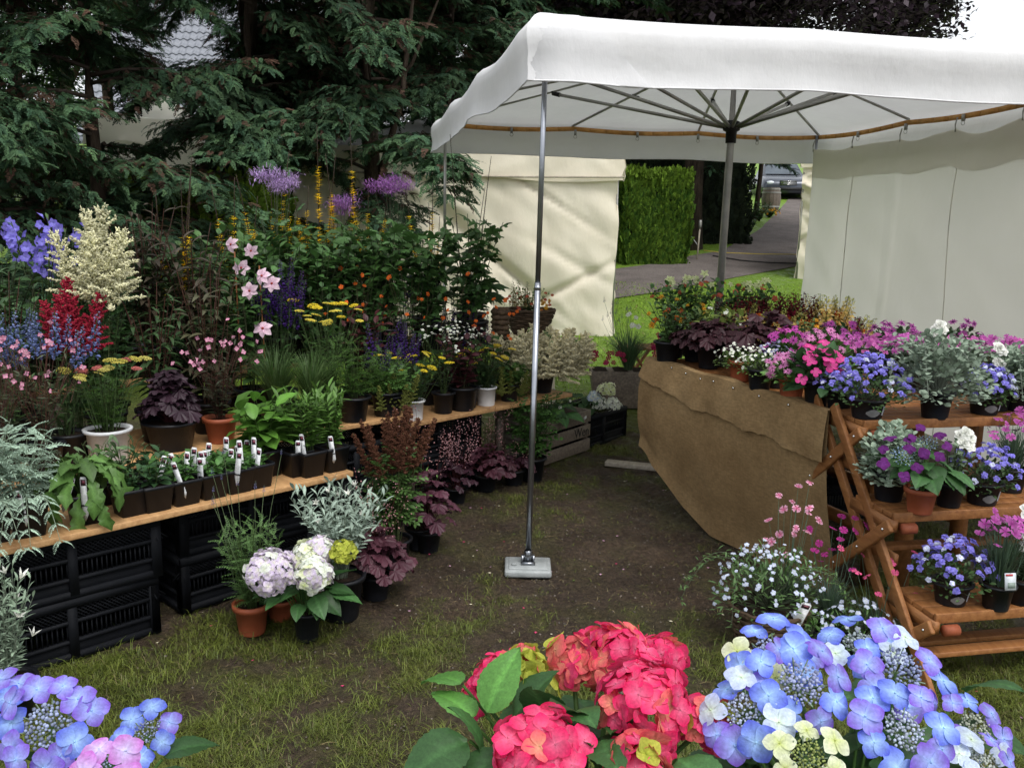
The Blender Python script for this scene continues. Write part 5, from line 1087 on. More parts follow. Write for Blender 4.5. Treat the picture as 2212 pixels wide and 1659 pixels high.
# ------------------------------------------------------------------ front hydrangeas on the low bench
BZ = .4975
def front(label, u, Y, name='hydrangea_plant'):
    p = atY(u, Y, .8); p[2] = BZ; P = thing(name, label, 'plant', p); add_pot(P, 'black', .085, .14); return P, p
def hd(p, u, v, Y): return ony(u, v, Y) - p
P, p = front('red mophead hydrangea with coral tinted younger heads', 1270, 1.08); b0 = np.array([0, 0, .14])
RED, COR, GRE = [('red', 12), ('coral', 1)], [('coral', 5), ('red', 3), ('green', .7)], [('green', 4), ('coral', 2)]
for (u, v, Y, rp, kd, up) in [(1392, 1520, 1.06, 108, RED, (.15, -.75, .75)), (1330, 1420, 1.16, 82, [('coral', 4), ('red', 6)], (0, -.35, 1)), (1420, 1432, 1.2, 66, RED, (.2, -.2, 1)), (1238, 1428, 1.16, 58, COR, (-.1, -.3, 1)), (1134, 1440, 1.14, 44, GRE, (0, -.3, 1)), (1085, 1462, 1.19, 58, RED, (-.3, -.3, 1)), (1165, 1632, .97, 112, RED, (-.1, -.55, .9)), (1380, 1660, .96, 74, COR, (.1, -.6, .8)), (1528, 1562, 1.06, 58, COR, (.5, -.5, .8)), (1035, 1500, 1.2, 40, RED, (-.5, -.2, .8))]:
    mophead(P, hd(p, u, v, Y), rp * Y / F * .98, kd, .0205 if kd is not GRE else .018, b0, up=up)
lv = []
for (u, v, Y, du, dv, dy, L) in [(1020, 1560, 1.05, -60, -90, .05, .085), (1050, 1545, 1.04, 40, -110, .02, .09), (1015, 1600, 1.0, -70, 20, -.03, .10), (1040, 1650, 1.02, 0, -80, .0, .09), (1180, 1560, 1.07, -20, -90, -.03, .09), (1230, 1545, 1.05, 40, -40, -.05, .08), (1270, 1560, 1.05, -60, -60, -.04, .09), (1110, 1560, 1.08, 30, -70, .0, .09), (1300, 1600, 1.0, 30, 40, -.07, .08), (1000, 1480, 1.1, -70, -40, .04, .08), (1090, 1620, 1.0, -60, 30, -.04, .085), (1460, 1640, 1.0, 60, 30, -.04, .09), (1250, 1620, 1.02, -40, 40, -.04, .085), (1330, 1560, 1.1, 0, -40, -.06, .09), (1200, 1600, 1.04, 60, -20, -.05, .09), (1140, 1510, 1.14, -30, 40, -.05, .08)]:
    a = hd(p, u, v, Y); c = hd(p, u + du, v + dv, Y + dy); lv.append((a, c - a, L))
hleaves(P, lv[:2] + lv[9:10], HLEAFB); hleaves(P, lv[2:9] + lv[10:]); hydrangea_bush(P, .14, .40, .17, 26, .10)
P, p = front('blue lacecap hydrangea leaning in front of the wooden plant steps', 1840, 1.06); b0 = np.array([0, 0, .14])
BV = [('blue', 5), ('viol', 4), ('pale', .5)]
for (u, v, Y, rp, kd, n, up, bud) in [(1668, 1410, 1.15, 92, [('blue', 6), ('viol', 2), ('lime', 1)], 8, (-.15, -.5, .9), (.45, .52, .75)), (1730, 1476, 1.04, 112, BV, 9, (.1, -.7, .8), (.45, .50, .72)), (1945, 1446, 1.1, 108, BV, 9, (.15, -.65, .8), (.40, .46, .70)), (1860, 1392, 1.22, 84, [('blue', 3), ('pale', 2)], 6, (0, -.2, 1), (.5, .58, .6)), (1953, 1577, .98, 100, BV, 9, (.1, -.65, .8), (.5, .56, .68)), (1608, 1536, 1.02, 92, [('blue', 5), ('pale', 1.5), ('viol', 3)], 9, (-.4, -.6, .8), (.5, .56, .72)), (1745, 1632, .95, 84, [('lime', 5), ('pale', 1)], 6, (0, -.7, .75), (.40, .48, .16)), (2108, 1572, 1.04, 82, [('pale', 2), ('viol', 2), ('blue', 3)], 7, (.3, -.6, .8), (.52, .56, .45)), (2125, 1652, .98, 80, [('pale', 1.5), ('viol', 3)], 7, (.3, -.6, .8), (.52, .56, .5))]:
    lacecap(P, hd(p, u, v, Y), rp * Y / F * .88, kd, .024 if kd[0][0] not in ('pale', 'lime') else .0185, b0, n, up, bud)
lv = []
for i in range(38):
    u = random.uniform(1560, 2130); v = random.uniform(1430, 1700); Y = 1.12 + random.uniform(-.05, .05); a = hd(p, u, v, Y); c = hd(p, u + random.uniform(-80, 80), v + random.uniform(-70, 50), Y - .03); lv.append((a - np.array([0, -.03, .035]), c - a, random.uniform(.07, .10)))
hleaves(P, lv); hydrangea_bush(P, .14, .36, .17, 18, .10)
P, p = front('blue violet lacecap hydrangea with two pink florets beside the black crates', 130, 1.06); b0 = np.array([0, 0, .14])
lacecap(P, hd(p, 104, 1566, 1.06), 100 * 1.06 / F, [('viol', 5), ('blue', 4)], .0235, b0, 11, (0, -.75, .75), (.45, .52, .72))
lacecap(P, hd(p, 318, 1580, 1.1), 58 * 1.1 / F, [('viol', 3), ('blue', 4)], .021, b0, 6, (.1, -.5, .85), (.40, .46, .66), nb=60)
lacecap(P, hd(p, 236, 1662, .98), 62 * .98 / F, [('pink', 5), ('viol', 2)], .0245, b0, 5, (0, -.6, .8), (.45, .52, .72), ph=.25, nb=70)
lacecap(P, hd(p, -30, 1530, 1.15), 80 * 1.1 / F, [('viol', 3), ('blue', 4)], .0225, b0, 8, (-.2, -.5, .85))
lv = []
for i in range(20):
    u = random.uniform(-20, 380); v = random.uniform(1590, 1720); Y = 1.12; a = hd(p, u, v, Y); c = hd(p, u + random.uniform(-70, 80), v + random.uniform(-60, 40), Y - .03); lv.append((a - np.array([0, -.02, .03]), c - a, random.uniform(.07, .09)))
a = hd(p, 350, 1640, 1.08); lv.append((a, hd(p, 410, 1600, 1.1) - a, .075)); hleaves(P, lv); hydrangea_bush(P, .14, .34, .15, 14, .09)
# ------------------------------------------------------------------ plants on the left-hand stand
def PL(u, n, z, vt, w):
    p = tier(u, n, z)
    if z == ZC: n = n + NC; p = tier(u, n, z)
    if z == ZB and (p - SO) @ SA > .66: z = ZC; n = max(n, .6); p = tier(u, n, z)
    p = p; return p, topz(p, vt) - z, mpx(p, w) / 2 * 1.18
MON = tpool('monk', lambda i: lobed(5, .62, .8, i, .10, .35)); FENN = tpool('fenn', lambda i: pinnate(7, .3, LIN, i, .7, .8, .5, 1.6))
# back row
p, h, r = PL(112, 1.15, ZD, 440, 190); P, z0 = start('penstemon_plant', 'tall plant with arching stems of violet blue trumpet flowers', 'plant', p, ('black', .085, .15))
tops = leafy(P, z0, h - z0, r * .8, 11, 9, LANT, .10, (.06, .12, .03), .1, .3, (.09, .13, .05), .004)
pts = []
for (tp, d) in tops:
    for k in range(9): a = random.uniform(0, 6.28); q = tp - d * k * .24 + np.array([math.cos(a) * .03, math.sin(a) * .03, 0]); pts.append((q, np.array([math.cos(a), math.sin(a) - .5, -.1])))
blooms(P, pts, PENST, .022, 'flower', (0, -.5, .1), None)
P_astilbe('tall astilbe with large creamy white plumes', *PL(232, .82, ZB, 452, 120), ('black', .08, .13), (.84, .82, .56), 7, .15, .36, DGR, 18, .38, .019)
P_astilbe('red astilbe plumes standing below the creamy white astilbe', *PL(176, .70, ZB, 622, 85), ('black', .06, .10), (.42, .03, .06), 5, .085, .24, DGR, 12, .3, .022)
P_spikes('speedwell_plant', 'pale blue flower spikes at the outer end of the stand', *PL(28, .78, ZB, 645, 120), ('black', .07, .12), (.13, .17, .36), (.20, .25, .40), 12, .15, (.05, .10, .03), LANT, .06)
P_spikes('speedwell_plant', 'pale blue flower spikes in front of the red astilbe', *PL(150, .60, ZB, 650, 120), ('black', .07, .12), (.13, .17, .36), (.20, .25, .40), 10, .15, (.05, .10, .03), LANT, .06)
def dark_tall(label, u, n, z, vt, w, nst=13, col=(.045, .036, .024), ll=.16, per=12):
    p, h, r = PL(u, n, z, vt, w); P, z0 = start('dark_leaved_plant', label, 'plant', p, ('black', .085, .14)); leafy(P, z0, h - z0, r, nst, per, tpool('lanb', lp(LAN, droop=1.1, fold=.3)), ll, col, .1, .35, (.07, .03, .02), .004, Ltop=.5); return P
dark_tall('tall dark bronze foliage plant behind the creamy astilbe', 330, 1.15, ZD, 420, 150)
dark_tall('tall dark bronze foliage plant below the yellow spikes', 425, 1.0, ZD, 470, 160)
dark_tall('drooping bronze leaved plant beside the pink clematis', 455, .72, ZB, 545, 150, 13, (.055, .055, .028), .14)
dark_tall('dark green leafy plant above the black coral bells', 345, .72, ZB, 600, 130, 13, (.035, .07, .024), .12)
dark_tall('dark leaved plant with narrow foliage behind the pink gaura', 30, .95, ZB, 560, 180, 13, (.035, .07, .024), .12)
def ligularia(label, u, n, vt, w, ns=3, yel=.5, dark=False):
    p, h, r = PL(u, n, ZD, vt, w); P, z0 = start('ligularia_plant', label, 'plant', p, ('black', .095, .16))
    basal(P, z0, h * .42, r * 1.2, 12, leafpool('ligu', lambda i: lobed(9, .45, .9, i, .14, .3), (.03, .07, .02), 4), .2, (.05, .03, .02), .004, .4)
    for i in range(ns):
        az = i * 2.1 + u; x, y = math.cos(az) * r * .7, math.sin(az) * r * .7; hh = h * (1 - .14 * i * random.random()); b = MB(); bend = random.uniform(-.05, .05); sl_ = min(.62, hh * .6)
        ax = lambda t: np.array([x * (.3 + .7 * t) + bend * t * t, y * (.3 + .7 * t), z0 + (hh - z0) * t]); b.tube([ax(t / 8) for t in range(9)], .005, .0015, (.035, .022, .018), 5); sp = b.obj('flower_stalk', M['stem'], P); b = MB(); t0 = 1 - sl_ / (hh - z0); nn = 120
        for k in range(nn):
            if random.random() < .3: continue
            t = t0 + (1 - t0) * k / nn; a = k * 2.4; tt_ = (t - t0) / (1 - t0) - .16; col = (.82, .60, .03) if (tt_ < yel and not dark) else ((.14, .13, .03) if not dark else (.02, .015, .014)); s = (.021 * random.uniform(.5, 1.3) if tt_ < yel and not dark else .011) * (1.1 - .7 * tt_)
            for m in range(3 if tt_ < yel and not dark else 1): a += .9; b.add(LANT[0], frame((math.cos(a), math.sin(a), .5)) * s * 1.3 * np.array([1.8, 1, 1]), ax(t) + np.array([math.cos(a), math.sin(a), 0]) * .003, jc(col, .35))
        b.obj('flower_spire', M['petal'], sp, True, 'stuff')
    return P
ligularia('yellow rayed spires between the lilac puffs and the hedge', 590, 1.32, 330, 110, 3, .5)
ligularia('thin yellow spires just in front of the tent gap', 655, 1.15, 400, 90, 3, .6)
ligularia('yellow spires beside the deep purple meadow rue', 800, 1.28, 380, 90, 3, .5)
ligularia('dark spires with a few yellow rays behind the bronze foliage', 395, 1.3, 335, 120, 4, .22)
ligularia('tall spires with yellow rays at their base above the clematis', 520, 1.25, 385, 110, 4, .5)
ligularia('tallest yellow flowered spires between the purple meadow rues', 690, 1.3, 275, 110, 3, .5)
ligularia('slender yellow spires in front of the cream tent wall', 755, 1.22, 262, 90, 2, .42)
ligularia('short yellow spires beside the perforated pole', 925, 1.25, 400, 100, 4, .55)
ligularia('blackish curved spires rising in front of the umbrella edge', 1015, 1.25, 292, 110, 3, 0, True)
def meadow_rue(label, u, n, vt, w, col, heads=7):
    p, h, r = PL(u, n, ZD, vt, w); P, z0 = start('meadow_rue_plant', label, 'plant', p, ('black', .09, .15)); leafy(P, z0, h * .72, r, 8, 7, tpool('rue', lambda i: pinnate(3, .4, RND, i, .5, .9, .3, .8)), .13, (.045, .10, .035), .3, .4, (.07, .09, .05), .003)
    def puff(i):
        rr = random.Random(i); b = MB()
        for k in range(220):
            d = np.array([rr.gauss(0, 1), rr.gauss(0, 1), rr.gauss(0, .75) + .3]); d /= np.linalg.norm(d); c0 = np.array([rr.gauss(0, .35), rr.gauss(0, .35), rr.gauss(0, .22)]); b.add(LINT[0], frame(d) * rr.uniform(.22, .4) * np.array([2.2, 1, 1]), c0 + d * .1, np.array(col) * rr.uniform(.7, 1.3))
        return as_t(b)
    pts = [(np.array([math.cos(i * 2.4) * r * .75 * math.sqrt((i + .2) / heads), math.sin(i * 2.4) * r * .75 * math.sqrt((i + .2) / heads), h - .05 - .10 * random.random()]), np.array([0, 0, 1.])) for i in range(heads)]
    blooms(P, pts, pool(('puff', col), puff, 3, 'petal', 'flower_puff', False), .066, 'flower_puff', None, (.07, .08, .05), z0 + h * .4, .2, .002); return P
meadow_rue('meadow rue with pale lilac flower puffs', 612, 1.2, 352, 100, (.40, .28, .50))
meadow_rue('meadow rue with deep purple flower puffs', 848, 1.15, 360, 105, (.30, .13, .36))
meadow_rue('small purple meadow rue between the yellow spires', 742, 1.3, 410, 70, (.30, .15, .38), 4)
GM = 'monkshood foliage plants'
for (u, n, vt, w, lab) in [(640, 1.12, 485, 130, 'deeply cut green foliage behind the purple salvia spikes'), (730, 1.05, 465, 150, 'deeply cut green foliage below the slender yellow spires'), (835, 1.02, 455, 150, 'deeply cut dark foliage below the deep purple meadow rue'), (925, 1.0, 470, 140, 'deeply cut dark foliage above the orange avens'), (1020, .98, 455, 150, 'tall dark cut foliage standing out against the cream tent'), (570, 1.1, 500, 120, 'cut green foliage behind the pink clematis')]:
    p, h, r = PL(u, n, ZD, vt, w); P, z0 = start('monkshood_plant', lab, 'plant', p, ('black', .09, .15), GM); leafy(P, z0, h - z0, r, 13, 8, None, .155, DGR, .15, .25, (.04, .06, .025), .004, lobj=leafpool('monk', lambda i: lobed(5, .6, .8, i, .10, .35), (.05, .115, .03), 5), Ltop=.75)
for (u, n, vt, w, col, ll, lab) in [(185, 1.2, 520, 150, (.05, .11, .035), .09, 'leafy green perennial behind the creamy astilbe plumes'), (275, 1.2, 500, 140, (.045, .10, .03), .09, 'leafy green perennial between the creamy astilbe and the bronze foliage'), (380, 1.1, 520, 130, (.05, .09, .03), .10, 'leafy green perennial in front of the dark spires'), (475, 1.15, 480, 130, (.05, .11, .03), .10, 'leafy green perennial under the yellow rayed spires'), (540, 1.2, 470, 120, (.06, .13, .035), .09, 'lighter green perennial behind the clematis flowers'), (600, 1.05, 490, 130, (.06, .13, .035), .10, 'lighter green perennial under the lilac puffs'), (690, 1.0, 520, 140, (.05, .12, .03), .10, 'green perennial under the tallest yellow spires'), (790, 1.0, 500, 140, (.055, .125, .032), .10, 'green perennial under the deep purple puffs'), (20, 1.2, 520, 170, (.05, .11, .035), .09, 'leafy green perennial at the outer end behind the trumpets')]:
    p, h, r = PL(u, n, ZD, vt, w); P, z0 = start('perennial_plant', lab, 'plant', p, ('black', .09, .15)); leafy(P, z0, h - z0, r, 18, 10, OVT, ll, col, .02, .35, (.05, .07, .03), .003)
# pink clematis on a cane
p, h, r = PL(548, .78, ZB, 512, 110); P, z0 = start('clematis_plant', 'pale pink clematis climbing a thin cane', 'plant', p, ('black', .08, .16)); leafy(P, z0, h - z0, r * .8, 9, 14, None, .085, GRN, .1, .2, (.07, .08, .04), .003, lobj=leafpool('clem', lambda i: leaf_t(OV, seed=i), (.05, .115, .03), 4), pw=.4)
b = MB(); b.tube([(-.05, 0, z0 - .02), (-.06, 0, h * .92)], .0035, k=5, col=(.2, .08, .03)); b.tube([(.06, .02, z0 - .02), (.05, 0, h * .85)], .0035, k=5, col=(.2, .08, .03)); b.obj('cane', M['stem'], P)
blooms(P, [(np.array([x * r, -.05 - .04 * random.random(), h * z]), np.array([random.gauss(0, .3), -1, .3])) for x, z in [(-.4, .96), (.25, .93), (-.1, .84), (.55, .80), (.85, .76), (.15, .72), (.5, .52)]], CLEM, .042, 'flower', (0, -.9, .3), None, 0, .5)
# salvias
SALV = ((.055, .022, .15), (.08, .05, .13))
for (u, n, z, vt, w, lab) in [(608, .80, ZB, 545, 95, 'violet salvia spikes beside the pale pink clematis'), (850, .62, ZB, 688, 110, 'violet salvia spikes behind the feathery green foliage'), (960, .62, ZC, 655, 120, 'dark violet salvia spikes behind the white flowered plant'), (1035, .55, ZC, 660, 90, 'dark violet salvia spikes beside the tall wicker pot'), (900, .80, ZC, 560, 100, 'dusky purple flower spikes below the cut dark foliage')]:
    P_spikes('salvia_plant', lab, *PL(u, n, z, vt, w), ('black', .075, .13), SALV[0], SALV[1], 20, .17, DGR, OVT, .05, 7, 14, .62, .20, .10, 40, 'salvia_spike', .1, .3)
# orange avens
for (u, n, vt, w, lab) in [(805, .88, 575, 150, 'orange avens flowers on wiry stems above the yellow yarrow'), (925, .85, 570, 150, 'orange avens flowers in front of the dusky purple spikes'), (1050, .70, 640, 110, 'orange avens leaning over the tall wicker pot')]:
    p, h, r = PL(u, n, ZB, vt, w); P, z0 = start('avens_plant', lab, 'plant', p, ('black', .075, .13)); basal(P, z0, h * .5, r, 26, leafpool('avens', lambda i: leaf_t(OV, seed=i, edge=.12, droop=.8), (.035, .08, .02), 4), .09, (.04, .07, .02), .0018); blooms(P, [(np.array([random.uniform(-1, 1) * r, random.uniform(-1, .6) * r, h * random.uniform(.6, 1)]), np.array([random.gauss(0, .5), -.6, .4])) for _ in range(15)], ORANGE, .013, 'flower', (0, -.6, .3), (.06, .05, .025), z0, .6, .0013)
# middle rows
P_yarrow('yellow yarrow heads in the middle of the stand behind the grass', *PL(715, .62, ZB, 645, 130), ('black', .07, .12), [(.80, .64, .05), (.82, .70, .12)], 18, GRN, .024)
p, h, r = PL(598, .55, ZB, 715, 150); P, z0 = start('grass_plant', 'fine green ornamental grass below the clematis', 'plant', p, ('black', .075, .12)); grassy(P, z0, h - z0, r, 420, (.07, .14, .035), .0014, 1.1, (.10, .17, .06))
p, h, r = PL(672, .50, ZB, 735, 150); P, z0 = start('grass_plant', 'fine green ornamental grass below the middle yarrow', 'plant', p, ('black', .075, .12)); grassy(P, z0, h - z0, r, 420, (.06, .12, .03), .0014, 1.1, (.11, .18, .06))
for (u, vt, lab) in [(765, 735, 'feathery green foliage plant beside the ornamental grass'), (835, 760, 'feathery green foliage plant behind the reddish astilbe')]:
    p, h, r = PL(u, .48, ZB, vt, 130); P, z0 = start('fennel_plant', lab, 'plant', p, ('black', .075, .12)); leafy(P, z0, h - z0, r, 20, 8, FENN, .10, (.055, .125, .02), .1, .5)
for (u, n, vt, w, lab, col) in [(800, .78, 640, 130, 'dark red leaved plant behind the violet salvia', (.07, .018, .02)), (1000, .50, 700, 120, 'dark red leaved plant under the salvia spikes', (.06, .016, .02)), (690, .85, 600, 130, 'dark rounded green foliage behind the middle yarrow', (.036, .085, .026)), (770, .95, 560, 150, 'dark green foliage in the shade behind the orange avens', (.034, .08, .024)), (880, .95, 560, 150, 'dark green foliage behind the dusky purple spikes', (.034, .08, .024)), (500, .95, 560, 120, 'dark green foliage behind the clematis cane', (.034, .08, .024)), (240, 1.0, 640, 170, 'dark green foliage behind the red astilbe', (.034, .08, .024)), (60, 1.0, 600, 170, 'dark green foliage below the violet blue trumpets', (.034, .08, .024)), (985, .95, 560, 150, 'dark green foliage beside the cream tent', (.034, .08, .024)), (420, .85, 660, 120, 'dark green foliage above the pink gaura', (.034, .08, .024))]:
    p, h, r = PL(u, n, ZB, vt, w); P, z0 = start('foliage_plant', lab, 'plant', p, ('black', .08, .13)); leafy(P, z0, h - z0, r, 16, 8, OVT, .085, col, .05, .4, (.04, .04, .02), .003)
for (u, n, vt, w, lab, nst) in [(100, .52, 690, 190, 'pink gaura with airy butterfly flowers beside the white bucket', 26), (478, .52, 690, 150, 'pink gaura in a terracotta pot beside the dark coral bells', 24), (8, .55, 720, 150, 'pink gaura at the outer end of the stand', 20)]:
    p, h, r = PL(u, n, ZB, vt, w); P, z0 = start('gaura_plant', lab, 'plant', p, ('terra' if u == 478 else 'black', .068, .11)); tops = leafy(P, z0, h * .72, r, nst, 12, LANT, .052, (.045, .055, .028), .05, .45, (.09, .04, .03), .0016)
    pts = []
    for (tp, d) in tops: e = tp + d * random.uniform(.5, 1.6) + np.array([random.gauss(0, .02), random.gauss(0, .02) - .01, 0]); pts += [(e + np.array([0, 0, -.18 * h * random.random()]), np.array([random.gauss(0, .8), -1, .2]))] + ([(e + np.array([.012, 0, -.03]), np.array([.5, -1, 0]))] if random.random() < .4 else [])
    blooms(P, pts, GAURA, .0105, 'flower', (0, -.8, .2), (.10, .045, .035), h * .45, .6, .0009, base_r=.1)
P_yarrow('yarrow with pink and yellow heads in a white bucket', *PL(237, .53, ZB, 768, 150), ('white', .082, .13), [(.52, .46, .10), (.55, .50, .14), (.55, .17, .15)], 17, (.055, .125, .02), .024)
P = P_coral('blackish purple coral bells in a wide black tub', *PL(372, .55, ZB, 792, 125), ('black', .105, .12), (.034, .016, .026), 70, .09)
# lower board: small pots in a row
ART = tpool('art', lambda i: pinnate(8, .26, SPO, i, .9, .8, .5, 1.1))
for (u, n, vt, w, lab) in [(-20, .11, 890, 150, 'silver wormwood at the outer end of the lower board'), (62, .10, 915, 170, 'silver wormwood spilling over the edge of the lower board')]:
    p, h, r = PL(u, n, ZA, vt, w); P, z0 = start('wormwood_plant', lab, 'plant', p, ('square', .058, .11)); leafy(P, z0, h - z0, r, 20, 7, ART, .10, (.22, .30, .23), .2, .35, (.2, .25, .18), .002, mat='leaf_matte')
    for i in range(4): a = -1.2 - .5 * i; 
    b = MB()
    for i in range(5):
        a = -.6 - .45 * i; pts = [np.array([math.cos(a) * (.03 + .16 * t), math.sin(a) * (.03 + .16 * t), z0 + .10 * math.sin(2.2 * t) - .16 * t * t]) for t in np.linspace(0, 1, 9)]; b.tube(pts, .002, .001, (.2, .25, .18), 3, False)
        for q in pts[2:]:
            for sd in (-1, 1): b.add(ART[0], frame((math.cos(a + sd), math.sin(a + sd), -.1)) * .045, q, jc((.23, .31, .24)))
    b.obj('trailing_shoots', M['leaf_matte'], P, True, 'stuff'); plant_tag(P, (.02, -.05, z0 - .04), .10, (.1, -.1))
p, h, r = PL(186, .10, ZA, 962, 230); P, z0 = start('poppy_plant', 'young plant with long jagged green leaves hanging over the board', 'plant', p, ('square', .058, .105))
basal(P, z0, h - z0, r * .75, 44, leafpool('jag', lambda i: leaf_t(JAG, .2, 1.2, 5, 0, i, 1.35, wave=.5), (.075, .155, .035), 5), .155, (.09, .16, .04), .003, 1.0, .05, droop=.9)
JL = leafpool('jag', None, None)
for (dx, L) in ((.01, .17), (-.055, .13), (.075, .14)): inst('leaf', JL[1], P, frame((dx * 4, -.55, -.75), (0, -1, .5)) * L, (dx, -.055, z0 + .02))
plant_tag(P, (.03, -.062, z0 - .05), .125, (.05, .02)); plant_tag(P, (-.045, -.05, z0 - .03), .11, (.15, .35))
GP = 'small square black pots on the lower board'
SM = leafpool('seed', lambda i: leaf_t(OV, seed=i, droop=.7), (.050, .125, .028), 5); SD_ = leafpool('seedd', lambda i: leaf_t(OV, seed=i, droop=.6), (.030, .075, .026), 4); SG_ = leafpool('seedg', lambda i: leaf_t(SPO, seed=i, droop=.5), (.10, .16, .075), 4)
row = [(283, .085, 1000, 70, SD_, 0, 'square black pot with small dark seedlings beside the jagged leaved plant', .04), (334, .075, 985, 75, SD_, 0, 'square black pot with upright dark shrubby seedling', .045), (396, .075, 1000, 70, SM, 2, 'labelled pot of low green seedlings with a slanting label', .05), (455, .08, 998, 66, SM, 2, 'labelled pot of low green seedlings with an upright label over its rim', .05), (510, .08, 990, 66, SM, 2, 'labelled pot of low green seedlings behind the tall lavender stalks', .05), (553, .085, 985, 60, SM, 2, 'labelled pot of low green seedlings next to the broad leaved plant', .05)]
for (u, n, vt, w, lo, tg, lab, ll) in row:
    p, h, r = PL(u, n, ZA, vt, w); P_herb(lab, p, h, r, ('square', .056, .095, sa), None, ll * 1.2, None, 9, 5, .35, tg, lo, 'seedling_plant', .115, group=GP)
for i, (u, w) in enumerate([(355, 66), (405, 60), (452, 60), (498, 60), (540, 60)]):
    p, h, r = PL(u, .195, ZA, 985 - 4 * i, w); P_herb('second row pot of green seedlings behind the labelled front pots', p, h, r, ('square', .052, .09, sa), None, .06, None, 9, 5, .4, 2, SM, 'seedling_plant', .11, group='second row of seedling pots')
for i, (u, vt, w, lo, L, lab) in enumerate([(272, 940, 90, SG_, .075, 'pot of grey green spoon leaved herb in front of the white bucket'), (215, 945, 80, SG_, .07, 'pot of grey green herb behind the jagged leaved plant'), (325, 960, 80, SD_, .06, 'pot of dark green seedlings in front of the black tub')]):
    p, h, r = PL(u, .26, ZA, vt, w); P_herb(lab, p, h, r, ('square', .052, .09, sa), None, L, None, 8, 5, .5, 0, lo, 'herb_plant')
BIG = leafpool('brd', lambda i: leaf_t(OV, .15, .9, 5, 0, i, 1.2, wave=.15), (.085, .20, .028), 5); WIL = leafpool('wil', lambda i: leaf_t(LAN, .3, .5, 3, 0, i, 1.2), (.09, .185, .035), 5)
p, h, r = PL(572, .20, ZA, 845, 165); P_herb('broad leaved bright green plant at the end of the lower board', p, h, r, ('square', .062, .11, sa), None, .15, None, 12, 8, .45, 1, BIG, 'leafy_plant', .1)
for (u, vt, w, n, lab) in [(640, 838, 80, .12, 'upright willow leaved plant beside the broad leaved one'), (668, 850, 70, .08, 'upright willow leaved plant with a white label over its rim'), (718, 838, 80, .08, 'upright willow leaved plant at the corner of the lower board'), (700, 830, 90, .22, 'willow leaved plant behind the corner of the lower board')]:
    p, h, r = PL(u, n, ZA, vt, w); P_herb(lab, p, h, r, ('square', .055, .105, sa), None, .095, None, 8, 10, .55, 1, WIL, 'leafy_plant', .105, whorl=2)
# short board on the right of the stand
P_yarrow('yellow yarrow in a white pot at the near end of the short board', *PL(892, .12, ZC, 762, 150), ('white', .058, .105), [(.80, .64, .05), (.82, .70, .12)], 16, (.03, .07, .025), .024)
P_yarrow('yellow yarrow in a white pot next to the cream astilbe', *PL(1050, .14, ZC, 748, 120), ('white', .055, .105), [(.76, .58, .05), (.80, .64, .08)], 13, (.03, .07, .025), .022)
p, h, r = PL(958, .14, ZC, 715, 110); P, z0 = start('white_flowered_plant', 'plant with airy white flower clusters between the yarrows', 'plant', p, ('black', .06, .115)); tops = leafy(P, z0, h * .8, r, 12, 8, LANT, .05, (.04, .07, .03), .1, .5)
blooms(P, [(t + np.array([random.gauss(0, .02), random.gauss(0, .02), h * .18 * random.random()]), d) for t, d in tops for _ in range(5)], WTINY, .0085, 'flower', (0, -.3, .5), None)
p, h, r = PL(1010, .16, ZC, 722, 80); P, z0 = start('white_flowered_plant', 'smaller white flowered plant beside the second yarrow', 'plant', p, ('black', .06, .11)); tops = leafy(P, z0, h * .85, r, 9, 8, LANT, .05, (.05, .08, .03), .1, .5)
blooms(P, [(t + np.array([random.gauss(0, .015), random.gauss(0, .015), h * .14 * random.random()]), d) for t, d in tops for _ in range(5)], WTINY, .0075, 'flower', (0, -.3, .5), None)
P_coral('dark coral bells between the pots on the short board', *PL(985, .34, ZC, 770, 90), ('black', .06, .11), (.05, .016, .022), 22, .06)
q = tier(1168, .68, ZC)
P_astilbe('cream beige astilbe with a dense cloud of plumes', q, topz(q, 715) - ZC, mpx(q, 250) / 2, ('black', .085, .14), (.88, .81, .54), 36, .11, .26, GRN, 18, .6, .03)
for (u, n, vt, w, lab) in [(845, .47, 812, 110, 'yellow green astilbe buds above the reddish astilbe'), (1100, .14, 790, 110, 'yellow green astilbe buds beside the bright pole')]:
    P_astilbe(lab, *PL(u, n, ZB if u < 900 else ZC, vt, w), ('black', .06, .10), (.24, .27, .07), 9, .04, .16, GRN, 14, .35, .018)
